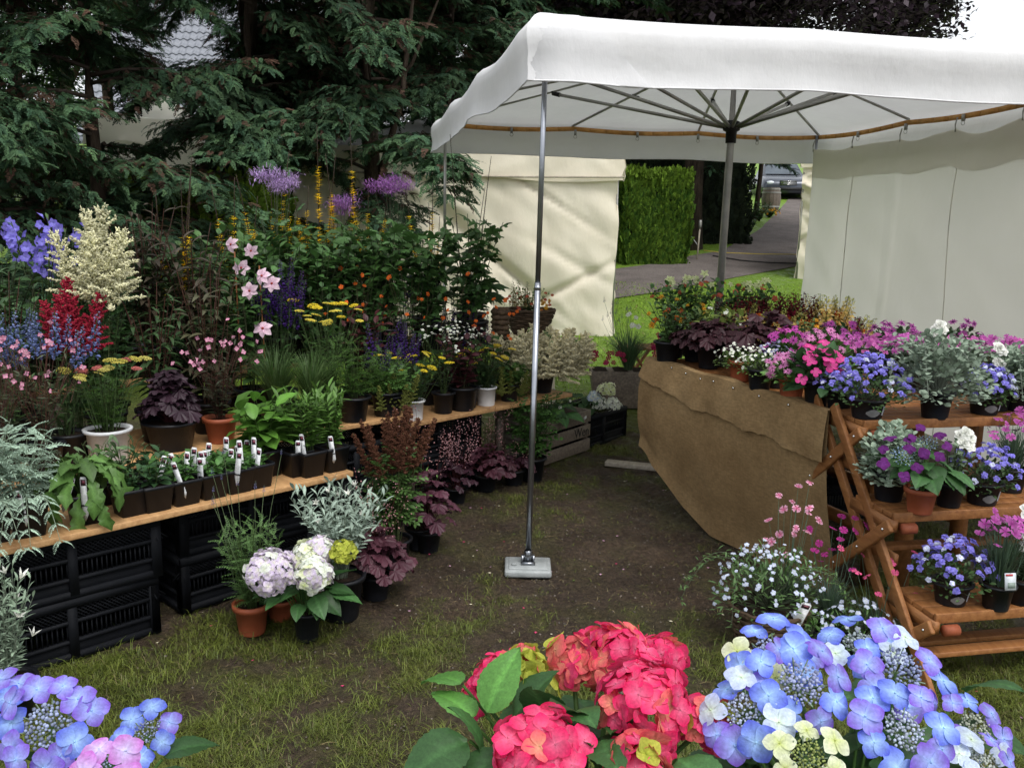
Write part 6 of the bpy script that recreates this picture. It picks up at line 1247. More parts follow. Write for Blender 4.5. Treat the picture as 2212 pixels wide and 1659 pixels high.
# wicker
def weave(P, r0, r1, h, rows=11, k=40, name='wicker_weave', rod=.0042, stakes=14, oval=1.):
    b = MB()
    for i in range(rows):
        t = (i + .5) / rows; r = r0 + (r1 - r0) * t; b.tube([((r + .004 * (1 if ((j * stakes // k) + i) % 2 else -1)) * math.cos(2 * math.pi * j / k) * oval, (r + .004 * (1 if ((j * stakes // k) + i) % 2 else -1)) * math.sin(2 * math.pi * j / k), h * t + .002 * math.sin(j * 3 + i)) for j in range(k + 1)], h / rows * .56, k=5, cap=False)
    b.obj(name, M['wicker'], P, True, 'stuff')
    for j in range(stakes): a = 2 * math.pi * j / stakes; q = MB(); q.tube([(r0 * math.cos(a) * oval, r0 * math.sin(a), 0), (r1 * math.cos(a) * oval, r1 * math.sin(a), h * 1.02)], rod, k=5); q.obj('stake', M['wicker'], P)
    b = MB(); 
    for s in range(2): b.tube([(r1 * math.cos(2 * math.pi * j / 36) * oval * 1.01, r1 * math.sin(2 * math.pi * j / 36) * 1.01, h + .004 * math.sin(j * 1.5 + s * 3.14)) for j in range(37)], .007, k=5, cap=False)
    b.obj('rim', M['wicker'], P)
    b = MB(); b.lathe([(r1 * .93, h * .9), (r1 * .5, h * .94), (.002, h * .93)], 20, capb=False); b.V = [v * [oval, 1, 1] for v in b.V]; b.obj('soil', M['soil'], P); b = MB(); b.lathe([(r0, .002), (r0 * .98, .006)], 20, capt=True); b.V = [v * [oval, 1, 1] for v in b.V]; b.obj('basket_base', M['wicker'], P)
q = atY(1142, 6.2, .5); zb = topz(q, 722); ped = thing('draped_pedestal', 'pedestal under a cream cloth carrying the wicker flower basket', 'pedestal', (q[0], q[1], 0)); b = MB(); b.grid(lambda i, j: ((.17 + .03 * j * math.sin(i * 25)) * math.cos(i * 6.2832) * (1 + .1 * j), (.15 + .03 * j * math.sin(i * 25)) * math.sin(i * 6.2832) * (1 + .1 * j), zb - .004 - j * (zb - .03)), 64, 8); b.lathe([(.165, zb - .006), (.08, zb - .003), (.002, zb - .002)], 24, capb=False); b.obj('cloth', M['cream'], ped)
P = thing('flower_basket', 'boat shaped wicker basket of red and yellow flowers on the cloth pedestal', 'basket', (q[0], q[1], zb)); weave(P, .095, .15, .17, oval=1.15); leafy(P, .155, .17, .16, 18, 7, OVT, .04, GRN, .1, .5)
blooms(P, [(np.array([random.uniform(.02, .16), random.uniform(-.12, .1), .16 + .08 * random.random()]), np.array([.2, -.6, .5])) for _ in range(12)], YELF, .017, 'flower', (0, -.6, .4)); blooms(P, [(np.array([random.uniform(-.17, .17), random.uniform(-.12, .1), .17 + .12 * random.random()]), np.array([0, -.6, .5])) for _ in range(22)], REDF, .012, 'flower', (0, -.6, .4))
b = MB()
for i in range(7): x, y = random.uniform(-.12, .0), random.uniform(-.04, .06); b.add(spike(26, .26, (.40, .34, .16), (.2, .2, .08), i, 1., .14), I3 * random.uniform(.12, .18), (x, y, .19))
b.obj('pale_spikes', M['petal'], P, True, 'stuff')
q = tier(1079, .86, ZC); P = thing('wicker_pot', 'tall narrow wicker pot standing beside the flower basket', 'pot', q); weave(P, .033, .042, topz(q, 668) - ZC, 16, 24, rod=.003, stakes=8)
# ------------------------------------------------------------------ plants on the ground in front of the stand
def GR(u, v, vt, w, z=0.):
    p = onz(u, v, z); p[2] = z if z else float(zg(p[0], p[1])) + .002; return p, topz(p, vt) - p[2], mpx(p, w) / 2
p, h, r = GR(545, 1362, 1115, 135); P, z0 = start('lavender_plant', 'feathery green lavender with tall stalks in a terracotta pot', 'plant', p, ('terra', .062, .115)); leafy(P, z0, h - z0, r * 1.2, 36, 11, tpool('lav', lambda i: pinnate(6, .26, LIN, i, .5, .7, .4, 3.2)), .075, (.085, .16, .05), .05, .6)
pts = [(np.array([random.uniform(-1.2, 1.0) * r, random.uniform(-.8, .8) * r, h + random.uniform(.06, .22)]), np.array([random.gauss(0, .1), 0, 1.])) for _ in range(9)]; blooms(P, pts, pool('lavsp', lambda i: spike(22, .3, (.15, .15, .30), (.12, .16, .10), i, 1., .16), 3, 'petal', 'flower_spike'), .026, 'flower_spike', None, (.10, .14, .07), h * .4, .1, .0013)
p, h, r = GR(607, 1333, 1200, 120); P, z0 = start('leafy_plant', 'dark leaved plant in a terracotta pot behind the white hydrangea', 'plant', p, ('terra', .055, .085)); basal(P, z0, h - z0, r, 16, HLEAF, .10, (.05, .1, .03), .003)
p, h, r = GR(664, 1380, 1165, 240); P, z0 = start('hydrangea_plant', 'white and lilac mophead hydrangea in a black pot', 'plant', p, ('black', .05, .11)); hydrangea_bush(P, z0, h * .75, r * .9, 22, .115); bb = np.array([0, 0, z0])
for (u, v, dy, rp, kd) in [(584, 1232, -.10, 54, [('lilac', 6), ('white', 1)]), (677, 1240, -.12, 40, [('white', 3), ('lilac', 3), ('cream', 1)]), (665, 1196, -.02, 32, [('cream', 3), ('white', 2)]), (694, 1184, -.01, 30, [('lilac', 4), ('white', 2)]), (742, 1192, -.03, 26, [('green', 4)])]: mophead(P, ony(u, v, p[1] + dy) - p, rp * p[1] / F, kd, .0205 if kd[0][0] != 'green' else .014, bb, up=(0, -.6, .8))
p, h, r = GR(738, 1335, 1040, 215); p0 = p.copy(); P, z0 = start('bindweed_shrub', 'silver leaved shrub with white buds in a big black pot', 'plant', p, ('black', .085, .17)); leafy(P, z0, h - z0, r * 1.22, 64, 13, tpool('lanw', lp([(0, .02), (.25, .10), (.5, .15), (.75, .12), (1, .01)])), .046, SIL, .25, .55, (.2, .24, .18), .0016, mat='leaf_matte', Ltop=.9); BUD = pool('bud', lambda i: petals(5, LAN, 1.15, (.8, .8, .72), (.82, .82, .78), 1, .3, .2, None, seed=i), 3); blooms(P, dome(14, r * .95, h - z0, z0, .1), BUD, .028, 'flower_bud', (0, -.5, .3), None)
p, h, r = GR(28, 1545, 1215, 150); P, z0 = start('bindweed_shrub', 'silver leaved shrub with cream buds in front of the crate stack', 'plant', p, ('black', .07, .13)); leafy(P, z0, h - z0, r, 30, 14, LANT, .04, (.21, .28, .20), .1, .55, (.2, .24, .18), .0016, mat='leaf_matte', Ltop=.9); blooms(P, dome(9, r * .9, h - z0, z0, .3), BUD, .03, 'flower_bud', (0, -.3, .5), None)
P_coral('wine purple coral bells in a black pot in front of the silver shrub', *GR(812, 1298, 1135, 185), ('black', .06, .10), (.085, .028, .042), 58, .095, 7)
P_coral('wine purple coral bells with small pink sprays behind the reddish astilbe', *GR(925, 1190, 1010, 150), ('black', .06, .10), (.075, .025, .04), 44, .095, 5)
p, h, r = GR(850, 1230, 885, 170); P = P_astilbe('reddish brown astilbe with green leaves leaning over the aisle', p, h, r, ('black', .075, .13), (.15, .065, .04), 14, .03, .24, (.06, .12, .03), 50, .4, .014)
p, h, r = GR(905, 1185, 985, 110); P, z0 = start('leafy_plant', 'bright green leafy plant beside the reddish astilbe', 'plant', p, ('black', .06, .10)); leafy(P, z0, h - z0, r, 10, 7, None, .07, None, .1, .4, lobj=WIL)
P_coral('coral bells with a cloud of tiny pale pink flowers in the dark', *GR(985, 1085, 985, 120), ('black', .06, .09), (.05, .018, .03), 24, .07, 16, (.55, .32, .34))
P_coral('dusky purple coral bells under the short board', *GR(1050, 1065, 955, 130), ('black', .06, .09), (.085, .028, .042), 40, .09, 6)
P_coral('dusky purple coral bells behind the foot of the bright pole', *GR(1110, 1050, 985, 110), ('black', .06, .09), (.06, .02, .034), 22, .08, 3)
p, h, r = GR(1148, 1035, 845, 160); P, z0 = start('fern_plant', 'green ferny plant beside the wooden crate', 'plant', p, ('black', .08, .14)); leafy(P, z0, h - z0, r, 22, 8, tpool('ast', None), .11, (.04, .10, .02), .1, .4)
# wooden crate with lettering, black crate and their hydrangeas
a, c = onz(1196, 1003), onz(1272, 976); d = (c - a) / np.linalg.norm(c - a); az = math.atan2(d[1], d[0]); L = np.linalg.norm(c - a) + .16; n_ = np.array([-d[1], d[0], 0]); D_ = .3; ctr = (a + c) / 2 - d * .08 + n_ * D_ / 2
wc = thing('wooden_crate', 'old wooden crate with dark lettering beside the black crate', 'crate', (ctr[0], ctr[1], .006), az)
for k in range(3):
    for y in (-D_ / 2, D_ / 2): b = MB(); b.box((0, y, .05 + .095 * k), (L, .012, .078)); o = b.obj('slat', M['oldwood'], wc, False); soften(o, .002)
    for x in (-L / 2 + .006, L / 2 - .006): b = MB(); b.box((x, 0, .05 + .095 * k), (.012, D_ - .014, .078)); b.obj('slat', M['oldwood'], wc, False)
for x in (-1, 1):
    for y in (-1, 1): b = MB(); b.box((x * (L / 2 - .028), y * (D_ / 2 - .022), .14), (.03, .03, .28)); b.obj('corner_post', M['oldwood'], wc, False)
b = MB(); b.box((0, 0, .008), (L - .03, D_ - .03, .012)); b.obj('crate_base', M['oldwood'], wc, False)
tc = bpy.data.curves.new('lettering', 'FONT'); tc.body = 'Wen'; tc.size = .085; tc.extrude = .0006; to_ = bpy.data.objects.new('tmp', tc); COL.objects.link(to_); bpy.context.view_layer.update(); tm = bpy.data.meshes.new_from_object(to_.evaluated_get(bpy.context.evaluated_depsgraph_get())); bpy.data.objects.remove(to_); tm.materials.clear(); tm.materials.append(M['rubber'])
lt_ = bpy.data.objects.new('lettering', tm); COL.objects.link(lt_); lt_.parent = wc; lt_.rotation_euler = (math.pi / 2, 0, 0); lt_.location = (L / 2 - .19, -D_ / 2 - .0072, .118)
b = MB(); b.box((0, 0, 0), (.032, .0012, .018)); o = b.obj('paper_tag', M['whitepl'], wc, False); o.location = (L / 2 - .07, -D_ / 2 - .008, .235); o.rotation_euler = (0, -.4, 0)
P, z0 = start('hydrangea_plant', 'dark leaved hydrangea with small pale flowers in the wooden crate', 'plant', (ctr[0], ctr[1], .022), ('black', .11, .2)); hydrangea_bush(P, z0, .46, .26, 30, .13); blooms(P, dome(14, .24, .26, z0, .25), FL['white'], .013, 'floret', (0, -.5, .4))
a, c = onz(1272, 976), onz(1328, 948); ctr = (a + c) / 2 + n_ * .2 + d * .02; crate((ctr[0], ctr[1], .006), az, 'black crate holding the white hydrangeas beside the wooden crate', None)
P, z0 = start('hydrangea_plant', 'white and lime mophead hydrangea standing in the black crate', 'plant', (ctr[0] + .04, ctr[1] - .02, .02), ('black', .085, .17)); hydrangea_bush(P, z0, .34, .2, 20, .11); cp_ = np.array([ctr[0] + .04, ctr[1] - .02, .02])
for (u, v, rp, kd) in [(1312, 842, 19, [('cream', 2), ('lime', 2)]), (1296, 872, 20, [('white', 3)]), (1322, 874, 18, [('white', 3)]), (1283, 858, 13, [('white', 2), ('pale', 2)])]: mophead(P, ony(u, v, ctr[1] - .12) - cp_, rp * ctr[1] / F, kd, .02, np.array([0, 0, z0]), 26)
P, z0 = start('leafy_plant', 'pale green leafy plant between the cream astilbe and the wooden crate', 'plant', onz(1222, 985) + n_ * .42, ('black', .09, .3)); leafy(P, z0, .32, .2, 16, 7, OVT, .06, (.05, .10, .03), .1, .4); blooms(P, dome(10, .18, .3, z0, .3), WTINY, .012, 'flower', (0, -.4, .4))
q = onz(1335, 905); P = thing('flower_trough', 'dark trough of lavender and red pinks on the grass behind the crates', 'planter', (q[0] + .12, q[1] + .45, .0)); b = MB(); b.box((0, 0, .16), (.62, .26, .3), taper=.85); o = b.obj('trough', M['oldwood'], P, False); soften(o, .01)
b = MB(); b.grid(lambda i, j: ((i - .5) * .58, (j - .5) * .22, .312 + .006 * math.sin(i * 20)), 8, 3); b.obj('soil', M['soil'], P); grassy(P, .3, .42, .34, 520, (.07, .14, .06), .002, 1., (.10, .17, .08)); blooms(P, [(np.array([random.uniform(-.3, .1), random.uniform(-.15, .1), random.uniform(.68, .86)]), np.array([random.gauss(0, .2), 0, 1])) for _ in range(14)], pool('lavsp', None), .05, 'flower_spike', None, (.10, .14, .07), .35, .2, .0015)
DRED = pool(('dian', 'dred'), lambda i: petals(5, [(0, .04), (.35, .18), (.7, .38), (.92, .44), (1., .36)], .25, (.3, .04, .1), (.30, .012, .05), 1, .1, .5, None, .1, seed=i, cols=5), 3)
blooms(P, [(np.array([random.uniform(-.30, -.05), -.14 - .04 * random.random(), random.uniform(.38, .48)]), np.array([0, -.8, .5])) for _ in range(16)] + [(np.array([random.uniform(.15, .34), -.12, random.uniform(.36, .62)]), np.array([0, -.8, .5])) for _ in range(22)], DRED, .022, 'flower', (0, -.6, .4)); blooms(P, [(np.array([random.uniform(-.05, .2), -.05, random.uniform(.66, .78)]), np.array([0, -.8, .5])) for _ in range(7)], WTINY, .02, 'flower', (0, -.6, .4))
# folding stool beside the end of the burlap table
q = onz(1400, 870) + np.array([.0, .35, 0]); P = thing('folding_stool', 'small slatted wooden stool beside the end of the burlap table', 'stool', (q[0] - .02, q[1], 0), .3)
for k in range(5): b = MB(); b.box((-.14 + .07 * k, 0, .42), (.05, .3, .018)); b.obj('slat', M['larch'], P, False)
for y in (-.13, .13):
    for s in (-1, 1): b = MB(); b.bar((s * .16, y + .012 * s, .0), (-s * .15, y + .012 * s, .41), .018, .035, (0, 1, 0)); b.obj('leg', M['larch'], P, False)
# wicker basket of lobelia and pinks in front of the wooden steps
p = onz(1655, 1392); p[2] = .004; P = thing('flower_basket', 'round wicker basket of white lobelia standing in the aisle', 'basket', p); weave(P, .10, .14, .15, 12)
h = topz(p, 1185); b = mound(P, .14, h - .12, .20, 800, LANT, .028, (.075, .14, .045), 'leaf', 6); blooms(P, dome(150, .205, h - .14, .15, -.05), LOBW, .0085, 'flower', (0, -.5, .4), None, vary=.3); plant_tag(P, (.06, -.12, .13), .09, (.2, .3), .03, False)
GD = (.11, .165, .12)
P_dianthus('tall pale pink garden pinks rising from beside the lobelia basket', *GR(1690, 1372, 1045, 130), ('black', .06, .1), (.6, .12, .25), (.70, .42, .55), 17, GD, .0145, True)
P_dianthus('tall purple pink garden pinks in front of the wooden steps', *GR(1785, 1380, 1110, 140), ('black', .06, .1), (.40, .03, .22), (.50, .06, .30), 16, GD, .0145, True)
P_dianthus('rose pink garden pinks leaning towards the lower shelf', *GR(1890, 1420, 1190, 190), ('black', .06, .1), (.6, .12, .25), (.72, .10, .24), 10, GD, .0145, True)
P_dome('lobelia_plant', 'white lobelia on the ground below the wooden steps', *GR(1850, 1430, 1300, 190), ('black', .06, .09), LOBW, .010, 50, GRN, 320, .024, LANT)
P_dome('lobelia_plant', 'white lobelia in front of the wicker basket', *GR(1745, 1420, 1310, 130), ('black', .05, .08), LOBW, .010, 40, GRN, 240, .024, LANT)

# ------------------------------------------------------------------ flower table, bench and plant steps on the right
tb = thing('trestle_table', 'plain wooden table behind the top of the plant steps', 'table', (2.15, 3.98, 0), .24)
for k in range(5): b = MB(); b.box((0, -.36 + .18 * k, ZT - .02), (1.5, .17, .022)); b.obj('plank', M['larch'], tb, False)
for x in (-.68, .68):
    for y in (-.38, .38): b = MB(); b.box((x, y, (ZT - .034) / 2), (.05, .05, ZT - .034)); b.obj('leg', M['larch'], tb, False)
def TY(u, Y, vt, w, z=ZT):
    p = atY(u, Y, z); return p, topz(p, vt) - z, mpx(p, w) / 2 * 1.15
def TZ(u, v, vt, w, z=ZT): return GR(u, v, vt, w, z)
def BN(u, n, vt, w):
    lo, hi = -.2, 2.4
    for _ in range(40):
        m = (lo + hi) / 2
        if proj(BA + bd * m + bn * n + np.array([0, 0, ZR]))[0] < u: lo = m
        else: hi = m
    p = BA + bd * lo + bn * n + np.array([0, 0, ZR]); return p, topz(p, vt) - ZR, mpx(p, w) / 2 * 1.15
SNAP = lambda c, t: dict(sl=.16, fol=(.05, .10, .03), lt=LANT, ll=.05, per=8, nst=12, fh=.75, sw=.34, bit=.20, ns=24, sname='snapdragon_spike', jit=.15, hv=.2)
p, h, r = TZ(1452, 772, 672, 120); P, z0 = start('marigold_plant', 'orange and yellow flowers at the far corner of the burlap table', 'plant', p, ('black', .07, .12)); leafy(P, z0, h - z0, r, 12, 7, OVT, .05, (.05, .10, .03), .1, .5); blooms(P, dome(9, r, h - z0, z0, .1), ORANGE, .022, 'flower', (0, -.5, .4)); blooms(P, dome(5, r * .8, h - z0, z0, .3), YELF, .024, 'flower', (0, -.5, .4))
p, h, r = TZ(1478, 768, 694, 90); p = p + np.array([.03, -.02, 0]); P, z0 = start('diascia_plant', 'white flowered plant with lime leaves next to the dark coral bells', 'plant', p, ('black', .055, .10)); leafy(P, z0, h * .8, r, 9, 6, OVT, .075, (.11, .17, .03), .1, .2); blooms(P, dome(20, r, h - z0, z0, .35), WTINY, .013, 'flower', (0, -.5, .4))
P_coral('very dark purple coral bells hanging over the burlap edge', *TZ(1530, 795, 690, 185), ('black', .062, .105), (.045, .016, .022), 70, .10)
P_coral('dark coral bells behind the tiny white flowers', *TY(1650, 4.15, 672, 150), ('black', .065, .11), (.045, .016, .022), 50, .095)
P_dome('lobelia_plant', 'cushion of tiny white flowers in a terracotta pot', *TZ(1598, 822, 742, 120), ('terra', .055, .095), WTINY, .0075, 80, (.08, .14, .03), 420, .016, OVT)
P_dome('lobelia_plant', 'cushion of tiny white flowers in a black pot beside the terracotta one', *TZ(1640, 843, 750, 100), ('black', .055, .095), WTINY, .0075, 60, (.08, .14, .03), 360, .016, OVT)
P_dome('lobelia_plant', 'dark blue lobelia between the white cushion and the pink daisies', *TZ(1672, 836, 738, 90), ('black', .055, .10), DBLUE, .010, 70, (.03, .06, .025), 300, .02, OVT)
P_dome('cape_daisy_plant', 'pale pink daisies in a terracotta pot on the table edge', *TZ(1708, 862, 762, 120), ('terra', .055, .10), OSTEOP, .021, 34, GRN, 300, .035, OVT)
P_dome('hydrangea_plant', 'magenta lacecap hydrangea in a black pot at the table corner', *TZ(1762, 874, 745, 130), ('black', .055, .10), MAG, .025, 34, (.03, .07, .025), 120, .07, OVT)
P = P_dome('bellflower_plant', 'double blue bellflower in a printed black pot on the top shelf', *TZ(1872, 902, 768, 175, .80), ('black', .068, .075), CAMP[0], .0125, 110, (.05, .10, .03), 380, .018, OVT, stick=1, mH=.8)
P_dome('bellflower_plant', 'double blue bellflower between the white ruffled flowers on the top shelf', *TZ(2125, 893, 790, 125, .80), ('black', .062, .075), CAMP[0], .012, 90, (.05, .10, .03), 300, .018, OVT, stick=1, mH=.8)
P_dome('bellflower_plant', 'blue bellflower at the corner of the burlap table', *TZ(1812, 884, 800, 110, ZT), ('black', .055, .08), CAMP[0], .0115, 60, (.05, .10, .03), 240, .018, OVT, mH=.8)
def helich(label, u, v, vt, w, z, trail, pot=('black', .06, .10)):
    p, h, r = TZ(u, v, vt, w, z); P, z0 = start('licorice_plant', label, 'plant', p, pot); mound(P, z0, h - z0, r * 1.25, 900, RNDT, .023, (.26, .33, .25), 'leaf_matte', trail, stemc=(.3, .34, .28)); return P
helich('silver licorice plant trailing from the top shelf', 2018, 902, 700, 170, .80, 6); helich('silver licorice plant beside the double white flowers', 2195, 885, 735, 110, .80, 3)
helich('silver licorice plant trailing over the leg of the wooden steps', 1918, 1078, 900, 110, .535, 3)
DP = [((.36, .05, .28), (.50, .15, .42)), ((.40, .06, .28), (.58, .18, .44))]
for i, (u, Y, vt, w, lab) in enumerate([(1700, 3.98, 706, 120, 'pink cape daisies behind the dark blue lobelia'), (1775, 3.9, 712, 120, 'pink cape daisies behind the magenta lacecap')]):
    P_dome('cape_daisy_plant', lab, *TY(u, Y, vt, w), ('black', .065, .11), OSTEOP if i else OSTEO, .022, 36, GRN, 320, .035, OVT)
for i, (u, Y, vt, w, lab) in enumerate([(1835, 4.0, 718, 120, 'purple pinks behind the double blue bellflower'), (1900, 3.95, 722, 120, 'purple pinks between the bellflower and the licorice plant'), (1960, 3.9, 716, 110, 'purple pinks behind the silver licorice plant'), (2085, 3.85, 720, 110, 'purple pinks beside the tall white bloom'), (2150, 3.85, 722, 110, 'purple pinks behind the top shelf bellflower'), (2205, 3.8, 728, 110, 'purple pinks behind the second licorice plant')]):
    P_dianthus(lab, *TY(u, Y, vt, w), ('black', .06, .11), *DP[i % 2], 34, (.08, .13, .08), .0165)
for (u, Y, vt, w, lab) in [(1800, 4.35, 688, 110, 'dark purple cape daisies in front of the peach snapdragons'), (1925, 4.3, 694, 130, 'dark purple cape daisies at the back of the plain table'), (2060, 4.2, 694, 130, 'dark purple cape daisies behind the tall white bloom')]:
    P_dome('cape_daisy_plant', lab, *TY(u, Y, vt, w), ('black', .065, .12), pool('osteod', lambda i: petals(13, LAN, .2, (.22, .04, .18), (.32, .05, .27), 1, .1, .25, (.05, .02, .06), .2, seed=i), 4), .024, 30, (.04, .08, .03), 260, .035, OVT)
def white_ruff(label, p, h, r, pot, spots, size=.03):
    P, z0 = start('white_flowered_plant', label, 'plant', p, pot); leafy(P, z0, h * .9 - z0, r, 12, 6, RNDT, .035, (.16, .22, .14), .1, .3)
    blooms(P, [(np.array(s) * [r, r, h], np.array([random.gauss(0, .2), -.8, .5])) for s in spots], WHITE, size, 'flower', (0, -.6, .5), (.12, .18, .08), z0, .4); return P
white_ruff('ruffled white bloom standing tallest above the purple pinks', *TY(2012, 3.72, 700, 90), ('black', .06, .1), [(.0, -.1, .99), (.1, -.1, .93), (-.1, 0, .90)], .026)
white_ruff('ruffled white blooms behind the top shelf bellflower', *TZ(2150, 885, 748, 90, .80), ('black', .055, .09), [(-.25, -.2, .98), (-.1, -.2, .92), (-.3, -.3, .78), (-.2, -.35, .72)], .026)
# bench: tobacco flowers, snapdragons
for (u, n, vt, w, lab) in [(1455, .10, 600, 110, 'tobacco plant with red flowers in the corner of the raised bench'), (1500, .12, 592, 110, 'tobacco plant with pale yellow star flowers on the raised bench'), (1575, .2, 610, 100, 'green flowering plant beside the umbrella mast'), (1625, .24, 605, 100, 'green flowering plant right of the umbrella mast')]:
    p, h, r = BN(u, n, vt, w); P, z0 = start('tobacco_plant', lab, 'plant', p, ('black', .06, .10)); leafy(P, z0, h * .95 - z0, r, 18, 10, OVT, .075, (.055, .13, .035), .05, .5)
    blooms(P, dome(8, r, h - z0, z0, .2), REDF, .018, 'flower', (0, -.6, .4)); blooms(P, [(np.array([random.gauss(0, .4) * r, -.3 * r, h * random.uniform(.9, 1.02)]), np.array([0, -.7, .5])) for _ in range(5)], STARY, .024, 'flower', (0, -.6, .4), (.1, .15, .05), z0)
for i, (u, n, vt, w, lab) in enumerate([(1600, .12, 640, 90, 'dark red snapdragons nearest the umbrella mast'), (1665, .12, 634, 90, 'dark red snapdragons in the middle of the raised bench'), (1715, .12, 634, 80, 'dark red snapdragons against the grey curtain edge'), (1800, .10, 690, 100, 'dark red snapdragons behind the dark purple daisies')]):
    P_spikes('snapdragon_plant', lab, *BN(u, n, vt, w), ('black', .06, .10), (.15, .012, .028), (.09, .02, .025), 11, .16, (.04, .05, .025), LANT, .05, 8, 12, .8, .34, .20, 24, 'snapdragon_spike', .15, .2)
for i, (u, n, vt, w, lab) in enumerate([(1610, .02, 660, 90, 'pale yellow snapdragons with orange lips beside the dark coral bells'), (1680, .02, 665, 90, 'pale yellow snapdragons in front of the dark red ones'), (1740, .02, 668, 80, 'pale yellow snapdragons below the curtain pole'), (1785, .06, 632, 80, 'tallest yellow green snapdragon with an orange bloom'), (1835, .05, 680, 80, 'yellow green snapdragons at the curtain')]):
    P = P_spikes('snapdragon_plant', lab, *BN(u, n, vt, w), ('black', .06, .10), (.78, .56, .22), (.42, .48, .14), 11, .15, (.05, .10, .03), LANT, .05, 8, 12, .8, .34, .20, 26, 'snapdragon_spike', .15, .22)
    h = BN(u, n, vt, w)[1]; blooms(P, [(np.array([random.uniform(-.05, .05), -.05, h * random.uniform(.6, .8)]), np.array([0, -1, .2])) for _ in range(4)], ORANGE, .019, 'flower', (0, -.8, .2))
for (u, Y, vt, w, col, ll, lab) in [(1440, 4.55, 640, 110, (.06, .12, .035), .05, 'fresh green foliage at the far end of the burlap table'), (1500, 4.62, 655, 110, (.07, .13, .04), .05, 'fresh green foliage behind the white flowered plant'), (1550, 4.5, 662, 100, (.15, .20, .045), .09, 'large lime leaved plant beside the umbrella mast'), (1605, 4.45, 675, 110, (.055, .02, .025), .06, 'dark red foliage behind the lime leaved plant'), (1740, 4.35, 690, 110, (.05, .10, .03), .05, 'green foliage between the cape daisies and the snapdragons')]:
    p, h, r = TY(u, Y, vt, w); P, z0 = start('foliage_plant', lab, 'plant', p, ('black', .065, .11)); leafy(P, z0, h - z0, r, 16, 9, OVT, ll, col, .05, .45); blooms(P, dome(7, r, h - z0, z0, .3), random.choice([REDF, YELF, ORANGE]) if ll < .06 else WTINY, .016, 'flower', (0, -.5, .4))
# middle shelf
p, h, r = TZ(1986, 1106, 925, 190, .535); P, z0 = start('hydrangea_plant', 'small purple lacecap hydrangea in a terracotta pot on the middle shelf', 'plant', p, ('terra', .052, .088)); hydrangea_bush(P, z0, h * .78, r, 24, .105)
for (u, v, rp) in [(1950, 985, 44), (2003, 958, 36)]: lacecap(P, ony(u, v, p[1] - .05) - p, rp * p[1] / F * 1.1, [('purp', 5)], .022, np.array([0, 0, z0]), 7, (-.2, -.6, .7), (.25, .35, .5), nb=40)
white_ruff('ruffled white blooms beside the purple lacecap on the middle shelf', *TZ(2048, 1092, 925, 100, .535), ('black', .05, .085), [(.05, -.2, .92), (.3, -.25, .96), (.5, -.3, .90), (.2, -.4, .84), (.45, -.35, .80)], .026)
P_dome('bellflower_plant', 'blue bellflower in a printed black pot on the middle shelf', *TZ(2120, 1086, 962, 165, .535), ('black', .062, .08), CAMP[0], .0115, 80, (.05, .10, .03), 300, .018, OVT, stick=1, mH=.8)
P_dianthus('purple pinks with fine grey leaves on the middle shelf', *TZ(2180, 1060, 885, 120, .535), ('black', .055, .09), *DP[0], 26, (.08, .13, .08), .017)
# lower shelf
P_dome('bellflower_plant', 'double blue bellflower in a printed black pot on the lower shelf', *TZ(2052, 1300, 1165, 175, .265), ('black', .062, .075), CAMP[0], .0125, 105, (.05, .10, .03), 300, .018, OVT, stick=1, mH=.8)
P = P_dianthus('purple pinks with a picture label on the lower shelf', *TZ(2150, 1312, 1090, 120, .265), ('black', .052, .085), *DP[0], 22, (.08, .13, .08), .017)
b = MB(); b.box((0, 0, 0), (.038, .0015, .055), col=(.60, .64, .68)); o = b.obj('picture_label', M['paint'], P, False); o.location = (.005, -.058, .115); o.rotation_euler = (-.2, 0, .1); q = MB(); q.box((-.004, -.0014, .021), (.024, .0008, .006), col=(.55, .05, .06)); q.box((.003, -.0014, -.012), (.026, .0008, .018), col=(.20, .25, .22)); q.obj('printed_picture', M['paint'], o, False)
white_ruff('ruffled white blooms on the lower shelf', *TZ(2203, 1300, 1095, 110, .265), ('black', .055, .085), [(-.2, -.2, .98), (-.1, -.4, .72), (.1, -.4, .66), (-.2, -.5, .62), (.0, -.5, .54), (.3, -.4, .7)], .03)
# stock that goes on along the shelves to the right
for (u, v, vt, z, lab) in [(2300, 888, 780, .80, 'blue bellflower further along the top shelf'), (2330, 1080, 955, .535, 'blue bellflower further along the middle shelf'), (2330, 1290, 1160, .265, 'blue bellflower further along the lower shelf')]:
    P_dome('bellflower_plant', lab, *TZ(u, v, vt, 150, z), ('black', .062, .075), CAMP[0], .012, 90, (.05, .10, .03), 260, .018, OVT, stick=1, mH=.8)
for (u, Y, vt, lab) in [(2300, 3.75, 725, 'purple pinks at the far end of the plain table'), (2400, 3.8, 725, 'purple pinks at the last corner of the plain table')]:
    P_dianthus(lab, *TY(u, Y, vt, 130), ('black', .06, .11), *DP[0], 30, (.08, .13, .08), .0165)
helich('silver licorice plant further along the top shelf', 2390, 880, 730, 130, .80, 3); helich('silver licorice plant further along the middle shelf', 2420, 1075, 930, 120, .535, 2); white_ruff('ruffled white blooms further along the lower shelf', *TZ(2430, 1285, 1120, 110, .265), ('black', .055, .085), [(-.2, -.2, .98), (-.1, -.4, .72), (.1, -.4, .66), (.3, -.4, .7)], .03)
# things under and behind the steps
q = onz(1870, 1120, .1) + np.array([.1, .5, 0]); crate((q[0], q[1], .004), azs, 'black crate in the dark under the plant steps', None)

